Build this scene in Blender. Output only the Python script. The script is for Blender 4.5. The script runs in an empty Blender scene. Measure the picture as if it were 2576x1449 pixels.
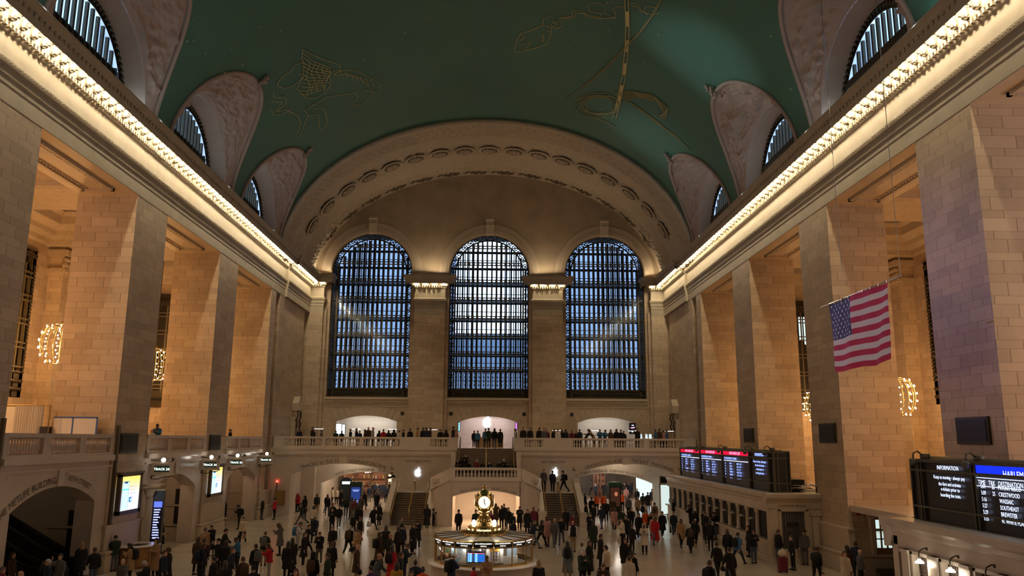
import bpy, bmesh, math, random
from mathutils import Vector, Matrix, noise
from mathutils.geometry import delaunay_2d_cdt
SC = bpy.context.scene
COL = SC.collection
PI = math.pi
sin, cos, sqrt = math.sin, math.cos, math.sqrt
random.seed(11)

# ---------------------------------------------------------------- camera numbers (2576 x 1449 frame)
F = 1979.258
CAM = Vector((0.38, 0.0, 6.4))
RR = Vector((0.9996150164, -0.0270233112, 0.0062896440))
RD = Vector((0.0113014178, 0.1895340344, -0.9818091096))
RF = Vector((0.0253396315, 0.9815022111, 0.1897664687))
def ray(u, v):
    return RR * ((u - 1288) / F) + RD * ((v - 724.5) / F) + RF
def at(u, v, x=None, y=None, z=None):
    d = ray(u, v)
    if x is not None: t = (x - CAM.x) / d.x
    elif y is not None: t = (y - CAM.y) / d.y
    else: t = (z - CAM.z) / d.z
    return CAM + d * t
def pix(p):
    q = Vector(p) - CAM
    w = q.dot(RF)
    return 1288 + F * q.dot(RR) / w, 724.5 + F * q.dot(RD) / w

# ---------------------------------------------------------------- mesh builder
def lerp(a, b, t): return a + (b - a) * t
class MB:
    def __init__(s):
        s.v = []; s.f = []; s.mi = []; s.sm = []; s.cur = 0; s.smooth = False
    def add(s, vs, fs):
        b = len(s.v); s.v += [tuple(p) for p in vs]
        for f in fs:
            s.f.append([b + i for i in f]); s.mi.append(s.cur); s.sm.append(s.smooth)
    def box(s, x0, y0, z0, x1, y1, z1):
        s.add([(x0,y0,z0),(x1,y0,z0),(x1,y1,z0),(x0,y1,z0),(x0,y0,z1),(x1,y0,z1),(x1,y1,z1),(x0,y1,z1)],
              [(3,2,1,0),(4,5,6,7),(0,1,5,4),(1,2,6,5),(2,3,7,6),(3,0,4,7)])
    def quad(s, a, b, c, d): s.add([a,b,c,d], [(0,1,2,3)])
    def prism(s, poly, fn, a, b, caps=True):
        n = len(poly)
        s.add([fn(u,w,a) for u,w in poly] + [fn(u,w,b) for u,w in poly],
              [(i,(i+1)%n,n+(i+1)%n,n+i) for i in range(n)] + ([tuple(range(n))[::-1], tuple(range(n,2*n))] if caps else []))
    def grid(s, rows, close=False):
        m = len(rows[0]); fs = []
        for i in range(len(rows)-1):
            for j in range(m - (0 if close else 1)):
                k = (j+1) % m
                fs.append((i*m+j, i*m+k, (i+1)*m+k, (i+1)*m+j))
        s.add([p for r in rows for p in r], fs)
    def tube(s, pts, r, n=8, cap=True, flat=1.0):
        pts = [Vector(p) for p in pts]; rs = r if isinstance(r, (list, tuple)) else [r]*len(pts)
        rows = []; side = None
        for i, p in enumerate(pts):
            t = (pts[min(i+1,len(pts)-1)] - pts[max(i-1,0)]).normalized()
            if side is None:
                side = t.cross(Vector((0,0,1)))
                if side.length < .1: side = t.cross(Vector((0,1,0)))
            side = (side - t*side.dot(t)).normalized(); up = side.cross(t)
            rows.append([p + (side*cos(2*PI*k/n) + up*sin(2*PI*k/n)*flat)*rs[i] for k in range(n)])
        s.grid(rows, True)
        if cap:
            b = len(s.v) - n*len(pts)
            s.f += [list(range(b, b+n))[::-1], list(range(len(s.v)-n, len(s.v)))]; s.mi += [s.cur]*2; s.sm += [False]*2
    def lathe(s, prof, n=16, o=(0,0,0), a0=0.0, a1=2*PI, cap=True):
        full = abs(a1-a0-2*PI) < 1e-6; m = n if full else n+1
        rows = [[(o[0]+r*cos(a0+(a1-a0)*k/n), o[1]+r*sin(a0+(a1-a0)*k/n), o[2]+z) for k in range(m)] for r, z in prof]
        s.grid(rows, full)
        if cap and full:
            b = len(s.v) - m*len(prof)
            for k, r in ((b, prof[0][0]), (len(s.v)-m, prof[-1][0])):
                if r > 1e-4: s.f.append(list(range(k, k+m))); s.mi.append(s.cur); s.sm.append(False)
    def ball(s, c, r, n=8, m=6, sx=1, sy=1, sz=1):
        rows = []
        for i in range(m+1):
            t = PI*i/m; rr = max(sin(t), 1e-3)
            rows.append([(c[0]+r*sx*rr*cos(2*PI*k/n), c[1]+r*sy*rr*sin(2*PI*k/n), c[2]+r*sz*cos(t)) for k in range(n)])
        s.grid(rows, True)
    def merge(s, o, fn=None):
        b = len(s.v); s.v += [tuple(fn(Vector(p))) if fn else p for p in o.v]
        s.f += [[b+i for i in f] for f in o.f]; s.mi += o.mi; s.sm += o.sm
    def build(s, name, mats, parent=None, recalc=True, origin=None, kind=None):
        if not isinstance(mats, (list, tuple)): mats = [mats]
        if parent is not None: o = wloc(parent)
        elif origin is not None: o = Vector(origin)
        else:
            xs = [p[0] for p in s.v]; ys = [p[1] for p in s.v]; zs = [p[2] for p in s.v]
            o = Vector(((min(xs)+max(xs))/2, (min(ys)+max(ys))/2, min(zs)))
        me = bpy.data.meshes.new(name)
        me.from_pydata([(p[0]-o.x, p[1]-o.y, p[2]-o.z) for p in s.v], [], s.f)
        for m in mats: me.materials.append(m)
        me.polygons.foreach_set('material_index', s.mi)
        me.polygons.foreach_set('use_smooth', s.sm)
        if recalc:
            bm = bmesh.new(); bm.from_mesh(me); bmesh.ops.recalc_face_normals(bm, faces=bm.faces); bm.to_mesh(me); bm.free()
        me.update()
        ob = bpy.data.objects.new(name, me); COL.objects.link(ob)
        if parent is not None: ob.parent = parent
        else: ob.location = o
        if kind: ob['kind'] = kind
        return ob
def wloc(o):
    v = Vector((0,0,0))
    while o is not None: v = v + o.location; o = o.parent
    return v
def XZ(y): return lambda u, w, d: (u, y + d, w)          # polygon in the x-z plane, pushed along y
def YZ(x): return lambda u, w, d: (x + d, u, w)
def XY(z): return lambda u, w, d: (u, w, z + d)

# ---------------------------------------------------------------- things
def tag(o, label, cat, group=None):
    o['label'] = label; o['category'] = cat
    if group: o['group'] = group
    return o
def thing(name, label, cat, loc=(0,0,0), group=None):
    o = bpy.data.objects.new(name, None); COL.objects.link(o)
    o.location = loc; o.empty_display_size = .2
    return tag(o, label, cat, group)
def struct(name, loc=(0,0,0)):
    o = bpy.data.objects.new(name, None); COL.objects.link(o); o.location = loc; o['kind'] = 'structure'
    return o
def copy_obj(o, parent=None):
    c = o.copy(); COL.objects.link(c)
    if parent is not None: c.parent = parent
    return c
def dup(root, loc, label=None, group=None, rotz=None):
    r = copy_obj(root); r.location = loc
    if rotz is not None: r.rotation_euler = (0,0,rotz)
    if label: r['label'] = label
    if group: r['group'] = group
    for ch in list(root.children):
        c = copy_obj(ch, r)
        for g in list(ch.children): copy_obj(g, c)
    return r

# ---------------------------------------------------------------- materials
def new_mat(name):
    m = bpy.data.materials.new(name); m.use_nodes = True; nt = m.node_tree
    b = nt.nodes['Principled BSDF']
    return m, nt, b
def N(nt, typ, **kw):
    n = nt.nodes.new(typ)
    for k, v in kw.items():
        if k in n.inputs: n.inputs[k].default_value = v
        else: setattr(n, k, v)
    return n
def math_(nt, op, a, b=None, c=None):
    n = nt.nodes.new('ShaderNodeMath'); n.operation = op
    for i, x in enumerate((a, b, c)):
        if x is None: continue
        if isinstance(x, (int, float)): n.inputs[i].default_value = x
        else: nt.links.new(x, n.inputs[i])
    return n.outputs[0]
def mixc(nt, f, a, b, mode='MIX'):
    n = nt.nodes.new('ShaderNodeMix'); n.data_type = 'RGBA'; n.blend_type = mode
    for s, x in ((n.inputs['Factor'], f), (n.inputs['A'], a), (n.inputs['B'], b)):
        if isinstance(x, (int, float)): s.default_value = x
        elif isinstance(x, tuple): s.default_value = (*x[:3], 1)
        else: nt.links.new(x, s)
    return n.outputs['Result']
def plain(name, c, rough=.5, metal=0.0, spec=.5, noise_s=0, noise_a=.12, bump=0, coat=0):
    m, nt, b = new_mat(name)
    b.inputs['Base Color'].default_value = (*c, 1); b.inputs['Roughness'].default_value = rough
    b.inputs['Metallic'].default_value = metal; b.inputs['Specular IOR Level'].default_value = spec
    if coat: b.inputs['Coat Weight'].default_value = coat
    if noise_s:
        tc = N(nt, 'ShaderNodeTexCoord'); n = N(nt, 'ShaderNodeTexNoise', Scale=noise_s, Detail=4.0)
        nt.links.new(tc.outputs['Object'], n.inputs['Vector'])
        k = tuple(x*(1-noise_a*1.6) for x in c); k2 = tuple(min(1, x*(1+noise_a)) for x in c)
        nt.links.new(mixc(nt, n.outputs['Fac'], k, k2), b.inputs['Base Color'])
        if bump:
            bp = N(nt, 'ShaderNodeBump', Strength=bump, Distance=.02); nt.links.new(n.outputs['Fac'], bp.inputs['Height'])
            nt.links.new(bp.outputs['Normal'], b.inputs['Normal'])
    return m
def emit(name, c, s, sample=False):
    m = bpy.data.materials.new(name); m.use_nodes = True; nt = m.node_tree; nt.nodes.clear()
    e = N(nt, 'ShaderNodeEmission'); e.inputs['Color'].default_value = (*c, 1); e.inputs['Strength'].default_value = s
    o = N(nt, 'ShaderNodeOutputMaterial'); nt.links.new(e.outputs[0], o.inputs[0])
    if not sample:
        try: m.cycles.emission_sampling = 'NONE'
        except Exception: pass
    return m
def stone_blocks(name, c1, c2, mortar, rough=.55, P=.80, bw=1.35, stain=.3):
    m, nt, b = new_mat(name)
    g = N(nt, 'ShaderNodeNewGeometry'); sx = N(nt, 'ShaderNodeSeparateXYZ'); sn = N(nt, 'ShaderNodeSeparateXYZ')
    nt.links.new(g.outputs['Position'], sx.inputs[0]); nt.links.new(g.outputs['True Normal'], sn.inputs[0])
    isx = math_(nt, 'GREATER_THAN', math_(nt, 'ABSOLUTE', sn.outputs['X']), .7)
    u = math_(nt, 'ADD', math_(nt, 'MULTIPLY', sx.outputs['Y'], isx), math_(nt, 'MULTIPLY', sx.outputs['X'], math_(nt, 'SUBTRACT', 1.0, isx)))
    z = math_(nt, 'DIVIDE', math_(nt, 'ADD', sx.outputs['Z'], 50.0), P)
    fl = math_(nt, 'FLOOR', z); t = math_(nt, 'FRACT', z)
    lo = math_(nt, 'MINIMUM', math_(nt, 'DIVIDE', t, .62), .99999); hi = math_(nt, 'MAXIMUM', math_(nt, 'DIVIDE', math_(nt, 'SUBTRACT', t, .62), .38), 0.0)
    row = math_(nt, 'ADD', math_(nt, 'MULTIPLY', fl, 2.0), math_(nt, 'ADD', lo, hi))
    jit = math_(nt, 'MULTIPLY', math_(nt, 'SINE', math_(nt, 'MULTIPLY', math_(nt, 'FLOOR', row), 12.9)), 0.7)
    cv = N(nt, 'ShaderNodeCombineXYZ')
    nt.links.new(math_(nt, 'ADD', u, jit), cv.inputs[0]); nt.links.new(row, cv.inputs[1])
    br = N(nt, 'ShaderNodeTexBrick'); br.offset = .5
    for k, v in (('Scale', 1.0), ('Mortar Size', .016), ('Mortar Smooth', .2), ('Bias', 0.0), ('Brick Width', bw), ('Row Height', 1.0)): br.inputs[k].default_value = v
    br.inputs['Color1'].default_value = (*c1, 1); br.inputs['Color2'].default_value = (*c2, 1); br.inputs['Mortar'].default_value = (*mortar, 1)
    nt.links.new(cv.outputs[0], br.inputs['Vector'])
    n = N(nt, 'ShaderNodeTexNoise', Scale=.35, Detail=5.0); nt.links.new(g.outputs['Position'], n.inputs['Vector'])
    n2 = N(nt, 'ShaderNodeTexNoise', Scale=3.0, Detail=3.0); nt.links.new(g.outputs['Position'], n2.inputs['Vector'])
    v = math_(nt, 'ADD', math_(nt, 'MULTIPLY', n.outputs['Fac'], stain*2), math_(nt, 'MULTIPLY', n2.outputs['Fac'], stain*.6))
    v = math_(nt, 'ADD', v, 1.0 - stain*1.3)
    vc = N(nt, 'ShaderNodeCombineXYZ')
    for i in range(3): nt.links.new(v, vc.inputs[i])
    nt.links.new(mixc(nt, 1.0, br.outputs['Color'], vc.outputs[0], 'MULTIPLY'), b.inputs['Base Color'])
    b.inputs['Roughness'].default_value = rough; b.inputs['Specular IOR Level'].default_value = .3
    bp = N(nt, 'ShaderNodeBump', Strength=.35, Distance=.03); bp.invert = True
    nt.links.new(br.outputs['Fac'], bp.inputs['Height']); nt.links.new(bp.outputs['Normal'], b.inputs['Normal'])
    return m
M = {}
M['blocks'] = stone_blocks('limestone_blocks', (.58,.46,.33), (.455,.35,.245), (.26,.185,.12))
M['stone'] = plain('limestone_smooth', (.56,.46,.345), .5, noise_s=.8, noise_a=.12)
M['carved'] = plain('limestone_carved', (.50,.405,.30), .6, noise_s=3, noise_a=.18)
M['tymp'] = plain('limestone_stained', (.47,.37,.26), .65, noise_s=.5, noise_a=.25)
M['marble'] = plain('marble_wall', (.60,.51,.43), .22, noise_s=1.2, noise_a=.14)
M['marble_light'] = plain('marble_light', (.66,.57,.48), .25, noise_s=1.2, noise_a=.1)
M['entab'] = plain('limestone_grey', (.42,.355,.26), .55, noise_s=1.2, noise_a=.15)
M['pink'] = plain('plaster_pink', (.40,.285,.235), .7, noise_s=1.5, noise_a=.1)
M['bronze'] = plain('dark_bronze', (.075,.062,.04), .45, .6, noise_s=6, noise_a=.3)
M['iron'] = plain('window_iron', (.16,.135,.085), .5, .35, noise_s=5, noise_a=.2)
M['frame_brown'] = plain('frame_brown', (.13,.098,.065), .45, .2)
M['black'] = plain('black_panel', (.012,.011,.011), .5)
M['brass'] = plain('polished_brass', (.72,.50,.20), .22, 1.0)
M['brass_dull'] = plain('brushed_brass', (.50,.36,.16), .38, 1.0, noise_s=4)
M['gold'] = plain('gilded_line', (.55,.45,.20), .5)
M['gold_faint'] = plain('gilded_wash', (.26,.26,.13), .6)
M['wood'] = plain('oak_wood', (.33,.165,.055), .35, noise_s=2.5, noise_a=.25)
M['steel'] = plain('steel', (.55,.55,.56), .3, 1.0)
M['grey'] = plain('board_grey', (.115,.105,.08), .5, .4)
M['white'] = plain('white_cloth', (.75,.72,.68), .8)
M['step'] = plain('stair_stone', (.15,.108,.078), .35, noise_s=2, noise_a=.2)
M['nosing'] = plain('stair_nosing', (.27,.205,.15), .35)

# ---------------------------------------------------------------- lettering
def text_mb(txt, size, mapfn, align='CENTER', extr=0.0, squeeze=1.0):
    cu = bpy.data.curves.new('lettering', 'FONT'); cu.body = txt; cu.size = size; cu.align_x = align; cu.resolution_u = 2; cu.space_line = 1.15
    ob = bpy.data.objects.new('lettering', cu); COL.objects.link(ob)
    bpy.context.view_layer.update()
    me = ob.evaluated_get(bpy.context.evaluated_depsgraph_get()).to_mesh()
    q = MB(); q.add([mapfn(v.co.x*squeeze, v.co.y) for v in me.vertices], [tuple(p.vertices) for p in me.polygons])
    bpy.data.objects.remove(ob); bpy.data.curves.remove(cu)
    return q
def flat(o, ux, uy): 
    o, ux, uy = Vector(o), Vector(ux), Vector(uy)
    return lambda a, b: o + ux*a + uy*b
def arc_text(o, ux, cx_off, R, zc):
    """letters standing on a circle of radius R in the vertical plane through o along ux; x=0 is the crown"""
    o, ux = Vector(o), Vector(ux)
    def fn(a, b):
        t = (a+cx_off)/R; r = R + b
        return o + ux*(r*sin(t)) + Vector((0,0,zc + r*cos(t)))
    return fn
# ================================================================= SHELL
XW = 18.3                     # hall face of the piers
ZL = 18.96                    # underside of the lintels
BAYS = [(5.36,14.39),(18.29,27.32),(31.22,40.25),(44.14,53.15),(57.07,66.10)]
PIERS = [(14.39,18.29),(27.32,31.22),(40.25,44.14),(53.15,57.07)]
LUN = [22.54, 35.47, 48.40, 61.33]
YE = 80.0; YV = 67.0; YW = -6.0
VZ, VA, VB = 22.0, 18.3, 12.9
# ceiling green
m, nt, b = new_mat('ceiling_green')
g = N(nt, 'ShaderNodeNewGeometry'); n = N(nt, 'ShaderNodeTexNoise', Scale=.12, Detail=4.0); nt.links.new(g.outputs['Position'], n.inputs['Vector'])
nt.links.new(mixc(nt, n.outputs['Fac'], (.055,.125,.092), (.085,.20,.155)), b.inputs['Base Color'])
b.inputs['Roughness'].default_value = .55; b.inputs['Specular IOR Level'].default_value = .3
M['green'] = m
# marble floor
m, nt, b = new_mat('floor_marble')
g = N(nt, 'ShaderNodeNewGeometry'); mp = N(nt, 'ShaderNodeMapping'); nt.links.new(g.outputs['Position'], mp.inputs['Vector'])
br = N(nt, 'ShaderNodeTexBrick'); nt.links.new(mp.outputs[0], br.inputs['Vector'])
for k, v in (('Scale', 1.0), ('Mortar Size', .008), ('Brick Width', 2.4), ('Row Height', 1.2)): br.inputs[k].default_value = v
br.inputs['Color1'].default_value = (.60,.52,.42,1); br.inputs['Color2'].default_value = (.52,.44,.35,1); br.inputs['Mortar'].default_value = (.45,.37,.28,1)
n = N(nt, 'ShaderNodeTexNoise', Scale=.9, Detail=6.0); mp2 = N(nt, 'ShaderNodeMapping'); mp2.inputs['Scale'].default_value = (.5, 2.0, 1)
nt.links.new(g.outputs['Position'], mp2.inputs['Vector']); nt.links.new(mp2.outputs[0], n.inputs['Vector'])
nt.links.new(mixc(nt, math_(nt, 'MULTIPLY', n.outputs['Fac'], .5), br.outputs['Color'], (.34,.26,.19)), b.inputs['Base Color'])
b.inputs['Roughness'].default_value = .17; b.inputs['Specular IOR Level'].default_value = .5
nt.links.new(math_(nt, 'MULTIPLY_ADD', n.outputs['Fac'], .16, .12), b.inputs['Roughness'])
M['floor'] = m

q = MB(); q.quad((-31,YW,0),(31,YW,0),(31,112,0),(-31,112,0)); q.build('floor', M['floor'], kind='structure')
q = MB(); q.box(-31, YW-.5, 0, 31, YW, 40); q.build('wall_west', M['blocks'], kind='structure')

# ---- green vault with the eight lunette openings cut out
def vpt(phi, y, off=0.0): return Vector(((VA+off)*cos(phi), y, VZ + (VB+off)*sin(phi)))
PH0 = 0.12                                      # vault starts behind the cornice
def panel_outer(t):                             # t in [-1,1] along y -> (dy, height above z 22)
    a = t*PI/2
    return 5.45*abs(sin(a))**.93*(1 if t > 0 else -1), 7.25*max(cos(a), 0)**.72
def outline(side, yc, k=1.0, n=28):
    pts = []
    for i in range(n+1):
        dy, h = panel_outer(-1 + 2*i/n)
        s = min(.999, max(h*k, VB*sin(PH0)*.5)/VB)
        ph = math.asin(s)
        pts.append((PI - ph if side < 0 else ph, yc + dy*k))
    return pts
verts = []; edges = []; holes = []
nphi, ny = 56, 40
for i in range(nphi+1):
    for j in range(ny+1):
        ph = lerp(PH0*.5, PI-PH0*.5, i/nphi); y = lerp(YW, YV+.2, j/ny)
        verts.append((ph*16, y))
def inside(poly, x, y):
    c = False; n = len(poly)
    for i in range(n):
        x1,y1 = poly[i]; x2,y2 = poly[i-1]
        if (y1 > y) != (y2 > y) and x < (x2-x1)*(y-y1)/(y2-y1)+x1: c = not c
    return c
for side in (-1, 1):
    for yc in LUN:
        o = [(p*16, y) for p, y in outline(side, yc)]
        o[0] = ((PI if side < 0 else 0)*16, o[0][1]); o[-1] = ((PI if side < 0 else 0)*16, o[-1][1])
        holes.append(o)
verts = [v for v in verts if not any(inside(h, *v) for h in holes)]
for h in holes:
    b0 = len(verts); verts += h; edges += [(b0+i, b0+i+1) for i in range(len(h)-1)]
cv, ce, cf, _, _, _ = delaunay_2d_cdt([Vector(v) for v in verts], edges, [], 0, 1e-4)
q = MB(); q.smooth = True; fs = []
for f in cf:
    cx = sum(cv[i].x for i in f)/len(f); cy = sum(cv[i].y for i in f)/len(f)
    if not any(inside(h, cx, cy) for h in holes): fs.append(tuple(f))
q.add([vpt(v.x/16, v.y) for v in cv], fs)
ceil = q.build('ceiling', M['green'], kind='structure', recalc=False)

# ---- lunettes: pink relief hood, arched window with bars
def lunette(side, yc, idx):
    X = side*XW; xg = side*(XW+1.05)
    root = struct('window_%d' % idx, (X, yc, 22))
    r_in, zs = 4.55, 23.35
    def inner(t, r=r_in, x=X):
        a = t*PI/2; return Vector((x, yc + r*sin(a), zs + r*cos(a)))
    def outer(t, off=0.0):
        dy, h = panel_outer(t); s = min(.999, h/VB)
        p = vpt(math.asin(s), yc+dy, off); return Vector((side*p.x, p.y, p.z))
    q = MB(); q.smooth = True
    nt_, nr = 120, 46; rows = []
    nrm = Vector((-side*.75, 0, -.65))
    for i in range(nt_+1):
        t = -1 + 2*i/nt_; a = inner(t); o = outer(t); row = []
        if i in (0, nt_): a.z = 22.3; o.z = 22.3
        for j in range(nr+1):
            s = j/nr; p = a.lerp(o, s)
            ed = min(s, 1-s); d = 0
            if ed < .13: d = .0
            elif i > 6 and i < nt_-6 and (a-o).length > 1.0:
                n1 = noise.noise(Vector((p.y*.9+idx*9, p.z*.9, p.x*.9+5))); n2 = noise.noise(Vector((p.y*2.3, p.z*2.3+idx*5, p.x*2.3))); n3 = noise.noise(Vector((p.y*5, p.z*5, p.x*5+idx)))
                d = -.16 + .5*max(0.0, n1) + .42*max(0.0, n2) + .3*max(0.0, n3) + .25*max(0.0, .22-abs(n2))
            row.append(p + nrm*d)
        rows.append(row)
    q.grid(rows); q.build('relief_panel', M['pink'], root, recalc=False)
    # moulded rim on the outer edge
    q = MB(); q.smooth = True
    q.tube([outer(-1+2*i/44, -.06) for i in range(45)], .13, 6); q.build('rim', M['pink'], root)
    # leafy finial at the tip
    q = MB(); q.smooth = True; tip = outer(0, -.1)
    for k in range(9):
        a = random.uniform(-1,1); p = tip + Vector((-side*.12*k*.6, random.uniform(-.25,.25), .09*k-.3))
        q.ball(p, .13, 6, 4, 1.0, 1.0+.5*a, 1.3)
    q.build('finial', M['pink'], root)
    # reveal between wall face and glazing
    q = MB(); q.smooth = True; n = 32
    q.grid([[inner(-1+2*i/n) for i in range(n+1)], [inner(-1+2*i/n, 4.3, xg) for i in range(n+1)]])
    q.smooth = False
    for e in (-1, 1): q.quad((X,yc+e*r_in,zs),(xg,yc+e*4.3,zs),(xg,yc+e*4.3,22.2),(X,yc+e*r_in,22.2))
    q.build('reveal', M['pink'], root)
    # ornate iron rim
    q = MB(); rows = []
    for r in (4.3, 3.78):
        rows.append([Vector((xg-side*.05, yc + r*sin(-PI/2+PI*i/n), zs + r*cos(-PI/2+PI*i/n))) for i in range(n+1)])
    q.grid(rows)
    for e in (-1,1): q.quad((xg-side*.05,yc+e*4.3,zs),(xg-side*.05,yc+e*3.78,zs),(xg-side*.05,yc+e*3.78,22.2),(xg-side*.05,yc+e*4.3,22.2))
    for k in range(40):
        a = -PI/2 + PI*(k+.5)/40; rr = 4.05
        q.ball((xg-side*.12, yc+rr*sin(a), zs+rr*cos(a)), .15, 6, 4, .7, 1, 1)
    q.build('iron_border', M['bronze'], root)
    # bars: deep dark mullions that leave bright slits, one heavy transom
    q = MB(); R = 3.8; nb = 14
    for k in range(nb+1):
        y = -R + 2*R*k/nb; h = sqrt(max(0, R*R - y*y)); w = .075
        q.box(min(xg, xg+side*.16), yc+y-w, 22.2, max(xg, xg+side*.16), yc+y+w, zs+h+.02)
    q.box(xg-.12, yc-R, zs+1.55, xg+.12+side*.3, yc+R, zs+1.95)
    q.build('mullions', M['bronze'], root)
    q = MB(); pts = [(yc+R*1.1*sin(-PI/2+PI*i/24), zs+R*1.1*cos(-PI/2+PI*i/24)) for i in range(25)]
    q.add([(xg+side*.3, u, w) for u, w in pts]+[(xg+side*.3, yc+R*1.1, 22), (xg+side*.3, yc-R*1.1, 22)], [tuple(range(27))])
    q.build('glass', M['glass'], root)
# window glass: mostly clear, slight blue reflection
m = bpy.data.materials.new('window_glass'); m.use_nodes = True; nt = m.node_tree; nt.nodes.clear()
tr = N(nt, 'ShaderNodeBsdfTransparent'); tr.inputs[0].default_value = (.82,.9,.97,1)
gl = N(nt, 'ShaderNodeBsdfGlossy'); gl.inputs['Roughness'].default_value = .08
mx = N(nt, 'ShaderNodeMixShader'); mx.inputs[0].default_value = .03
o = N(nt, 'ShaderNodeOutputMaterial'); nt.links.new(tr.outputs[0], mx.inputs[1]); nt.links.new(gl.outputs[0], mx.inputs[2]); nt.links.new(mx.outputs[0], o.inputs[0])
M['glass'] = m
k = 4
for side in (-1, 1):
    for yc in LUN: lunette(side, yc, k); k += 1

# ---- side walls: lintel wall above the bays, piers, corner blocks, corridors
def side_name(s): return 'left' if s < 0 else 'right'
for side in (-1, 1):
    root = struct('wall_' + side_name(side), (side*XW, 40, 0))
    X0, X1 = sorted((side*XW, side*21.4))
    q = MB(); q.box(*((X0, YW, ZL, X1-.02, 66.1, 22.35) if side < 0 else (X0+.02, YW, ZL, X1, 66.1, 22.35))); q.build('lintel', M['stone'], root)
    q = MB()
    for a, b_ in [(YW, 5.36)] + PIERS: q.box(X0, a, 0, X1, b_, ZL)
    # corner mass between last bay and east wall, with a shallow recessed strip
    q.box(min(side*XW, side*26), 66.1, 0, max(side*XW, side*26), 67.6, 22.3)
    q.box(min(side*(XW+.35), side*26), 67.6, 0, max(side*(XW+.35), side*26), 68.9, 22.3)
    q.box(min(side*XW, side*26), 68.9, 0, max(side*XW, side*26), 78.2, 22.3)
    q.box(min(side*(XW+.3), side*26), 78.2, 0, max(side*(XW+.3), side*26), 79.2, 22.3)
    q.box(min(side*(XW-.0), side*26), 79.2, 0, max(side*XW, side*26), 80.4, 22.3)
    for a, b_ in ((67.5, 69.0), (78.1, 79.3)): q.box(min(side*XW, side*26), a, ZL, max(side*XW, side*26), b_, 22.3)
    q.build('piers', M['blocks'], root)
    # back wall of the corridor with its tall windows
    q = MB()
    ys = [YW]
    for a, b_ in BAYS: ys += [(a+b_)/2-3.3, (a+b_)/2+3.3]
    ys.append(66.1)
    xb = side*30
    for i in range(0, len(ys), 2): q.box(min(xb, xb+side*.6), ys[i], 0, max(xb, xb+side*.6), ys[i+1], 24)
    for i in range(1, len(ys)-1, 2):
        q.box(min(xb, xb+side*.6), ys[i], 0, max(xb, xb+side*.6), ys[i+1], 8.9); q.box(min(xb, xb+side*.6), ys[i], 18.6, max(xb, xb+side*.6), ys[i+1], 24)
    # pilasters on the back wall opposite each pier
    for a, b_ in PIERS: q.box(min(xb, xb-side*1.0), a+.4, 0, max(xb, xb-side*1.0), b_-.4, 19.2)
    q.box(min(xb, side*21.4), 66.1, 0, max(xb, side*21.4), 66.7, 24)
    q.build('corridor_wall', M['blocks'], root)
    q = MB()
    for a, b_ in PIERS:
        q.box(min(xb, xb-side*1.25), a+.15, 17.5, max(xb, xb-side*1.25), b_-.15, 17.75)
        for k in range(14):
            y = lerp(a+.3, b_-.3, k/13)
            q.ball((xb-side*1.1, y, 17.95), .22, 6, 4, 1, .8, 1.1); q.ball((xb-side*1.15, y+.1, 18.35), .2, 6, 4)
        q.box(min(xb, xb-side*1.4), a, 18.6, max(xb, xb-side*1.4), b_, 19.0)
    # corridor cornice
    prof = [(0,19.2),(.3,19.3),(.35,19.6),(.8,19.8),(.9,20.1),(1.5,20.4),(1.6,20.9),(2.0,21.1),(2.0,21.4)]
    q.grid([[(xb-side*d, YW, z) for d, z in prof], [(xb-side*d, 66.1, z) for d, z in prof]])
    q.grid([[(side*(21.4+d), YW, z) for d, z in prof], [(side*(21.4+d), 66.1, z) for d, z in prof]])
    for (a, b_) in PIERS:
        for y, s in ((a, -1), (b_, 1)):
            pass
    for y0 in [p for ab in PIERS for p in ab] + [66.1]:
        s = -1 if any(abs(y0-a) < .01 for a, _ in PIERS) or y0 == 66.1 else 1
        q.grid([[(side*21.4, y0+s*d, z) for d, z in prof], [(xb, y0+s*d, z) for d, z in prof]])
    for a, b_ in PIERS: q.box(min(side*21.4, xb), a, 19.2, max(side*21.4, xb), b_, 23)
    q.build('corridor_cornice', M['carved'], root)
    q = MB()
    for a, b_ in BAYS:
        q.box(min(side*21, xb), a-.2, 21.5, max(side*21, xb), b_+.2, 21.8)
    q.build('skylight', M['black'], root)
    q = MB()
    for a, b_ in BAYS:
        for i in range(3):
            for j in range(2): 
                xx = side*(23.8 + j*2.3); yy = lerp(a+2, b_-2, i/2)
                q.box(min(xx, xx+side*1.6), yy-.9, 21.42, max(xx, xx+side*1.6), yy+.9, 21.48)
    q.build('skylight_panes', emit('skylight_dusk', (.25,.38,.6), .12), root)
    # corridor floor
    q = MB(); zf = 5.45 if side < 0 else 3.3
    q.box(min(side*18.45, side*30), YW, zf-.3, max(side*18.45, side*30), 66.1, zf); q.build('corridor_floor', M['marble'], root)
    # lintel soffit coffers
    q = MB()
    for a, b_ in BAYS:
        xi, xo = side*19.1, side*20.75; fr = .16
        for (ya, yb, xa, xc) in ((a+.9, a+.9+fr, xi, xo), (b_-.9-fr, b_-.9, xi, xo), (a+.9, b_-.9, xi, xi+side*fr), (a+.9, b_-.9, xo-side*fr, xo)):
            q.box(min(xa,xc), ya, ZL-.14, max(xa,xc), yb, ZL+.02)
        for k in range(26):
            y = lerp(a+1.1, b_-1.1, k/25)
            for x in (xi+side*.28, xo-side*.28): q.ball((x, y, ZL-.03), .09, 5, 3)
    q.build('soffit_moulding', M['carved'], root)
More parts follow.
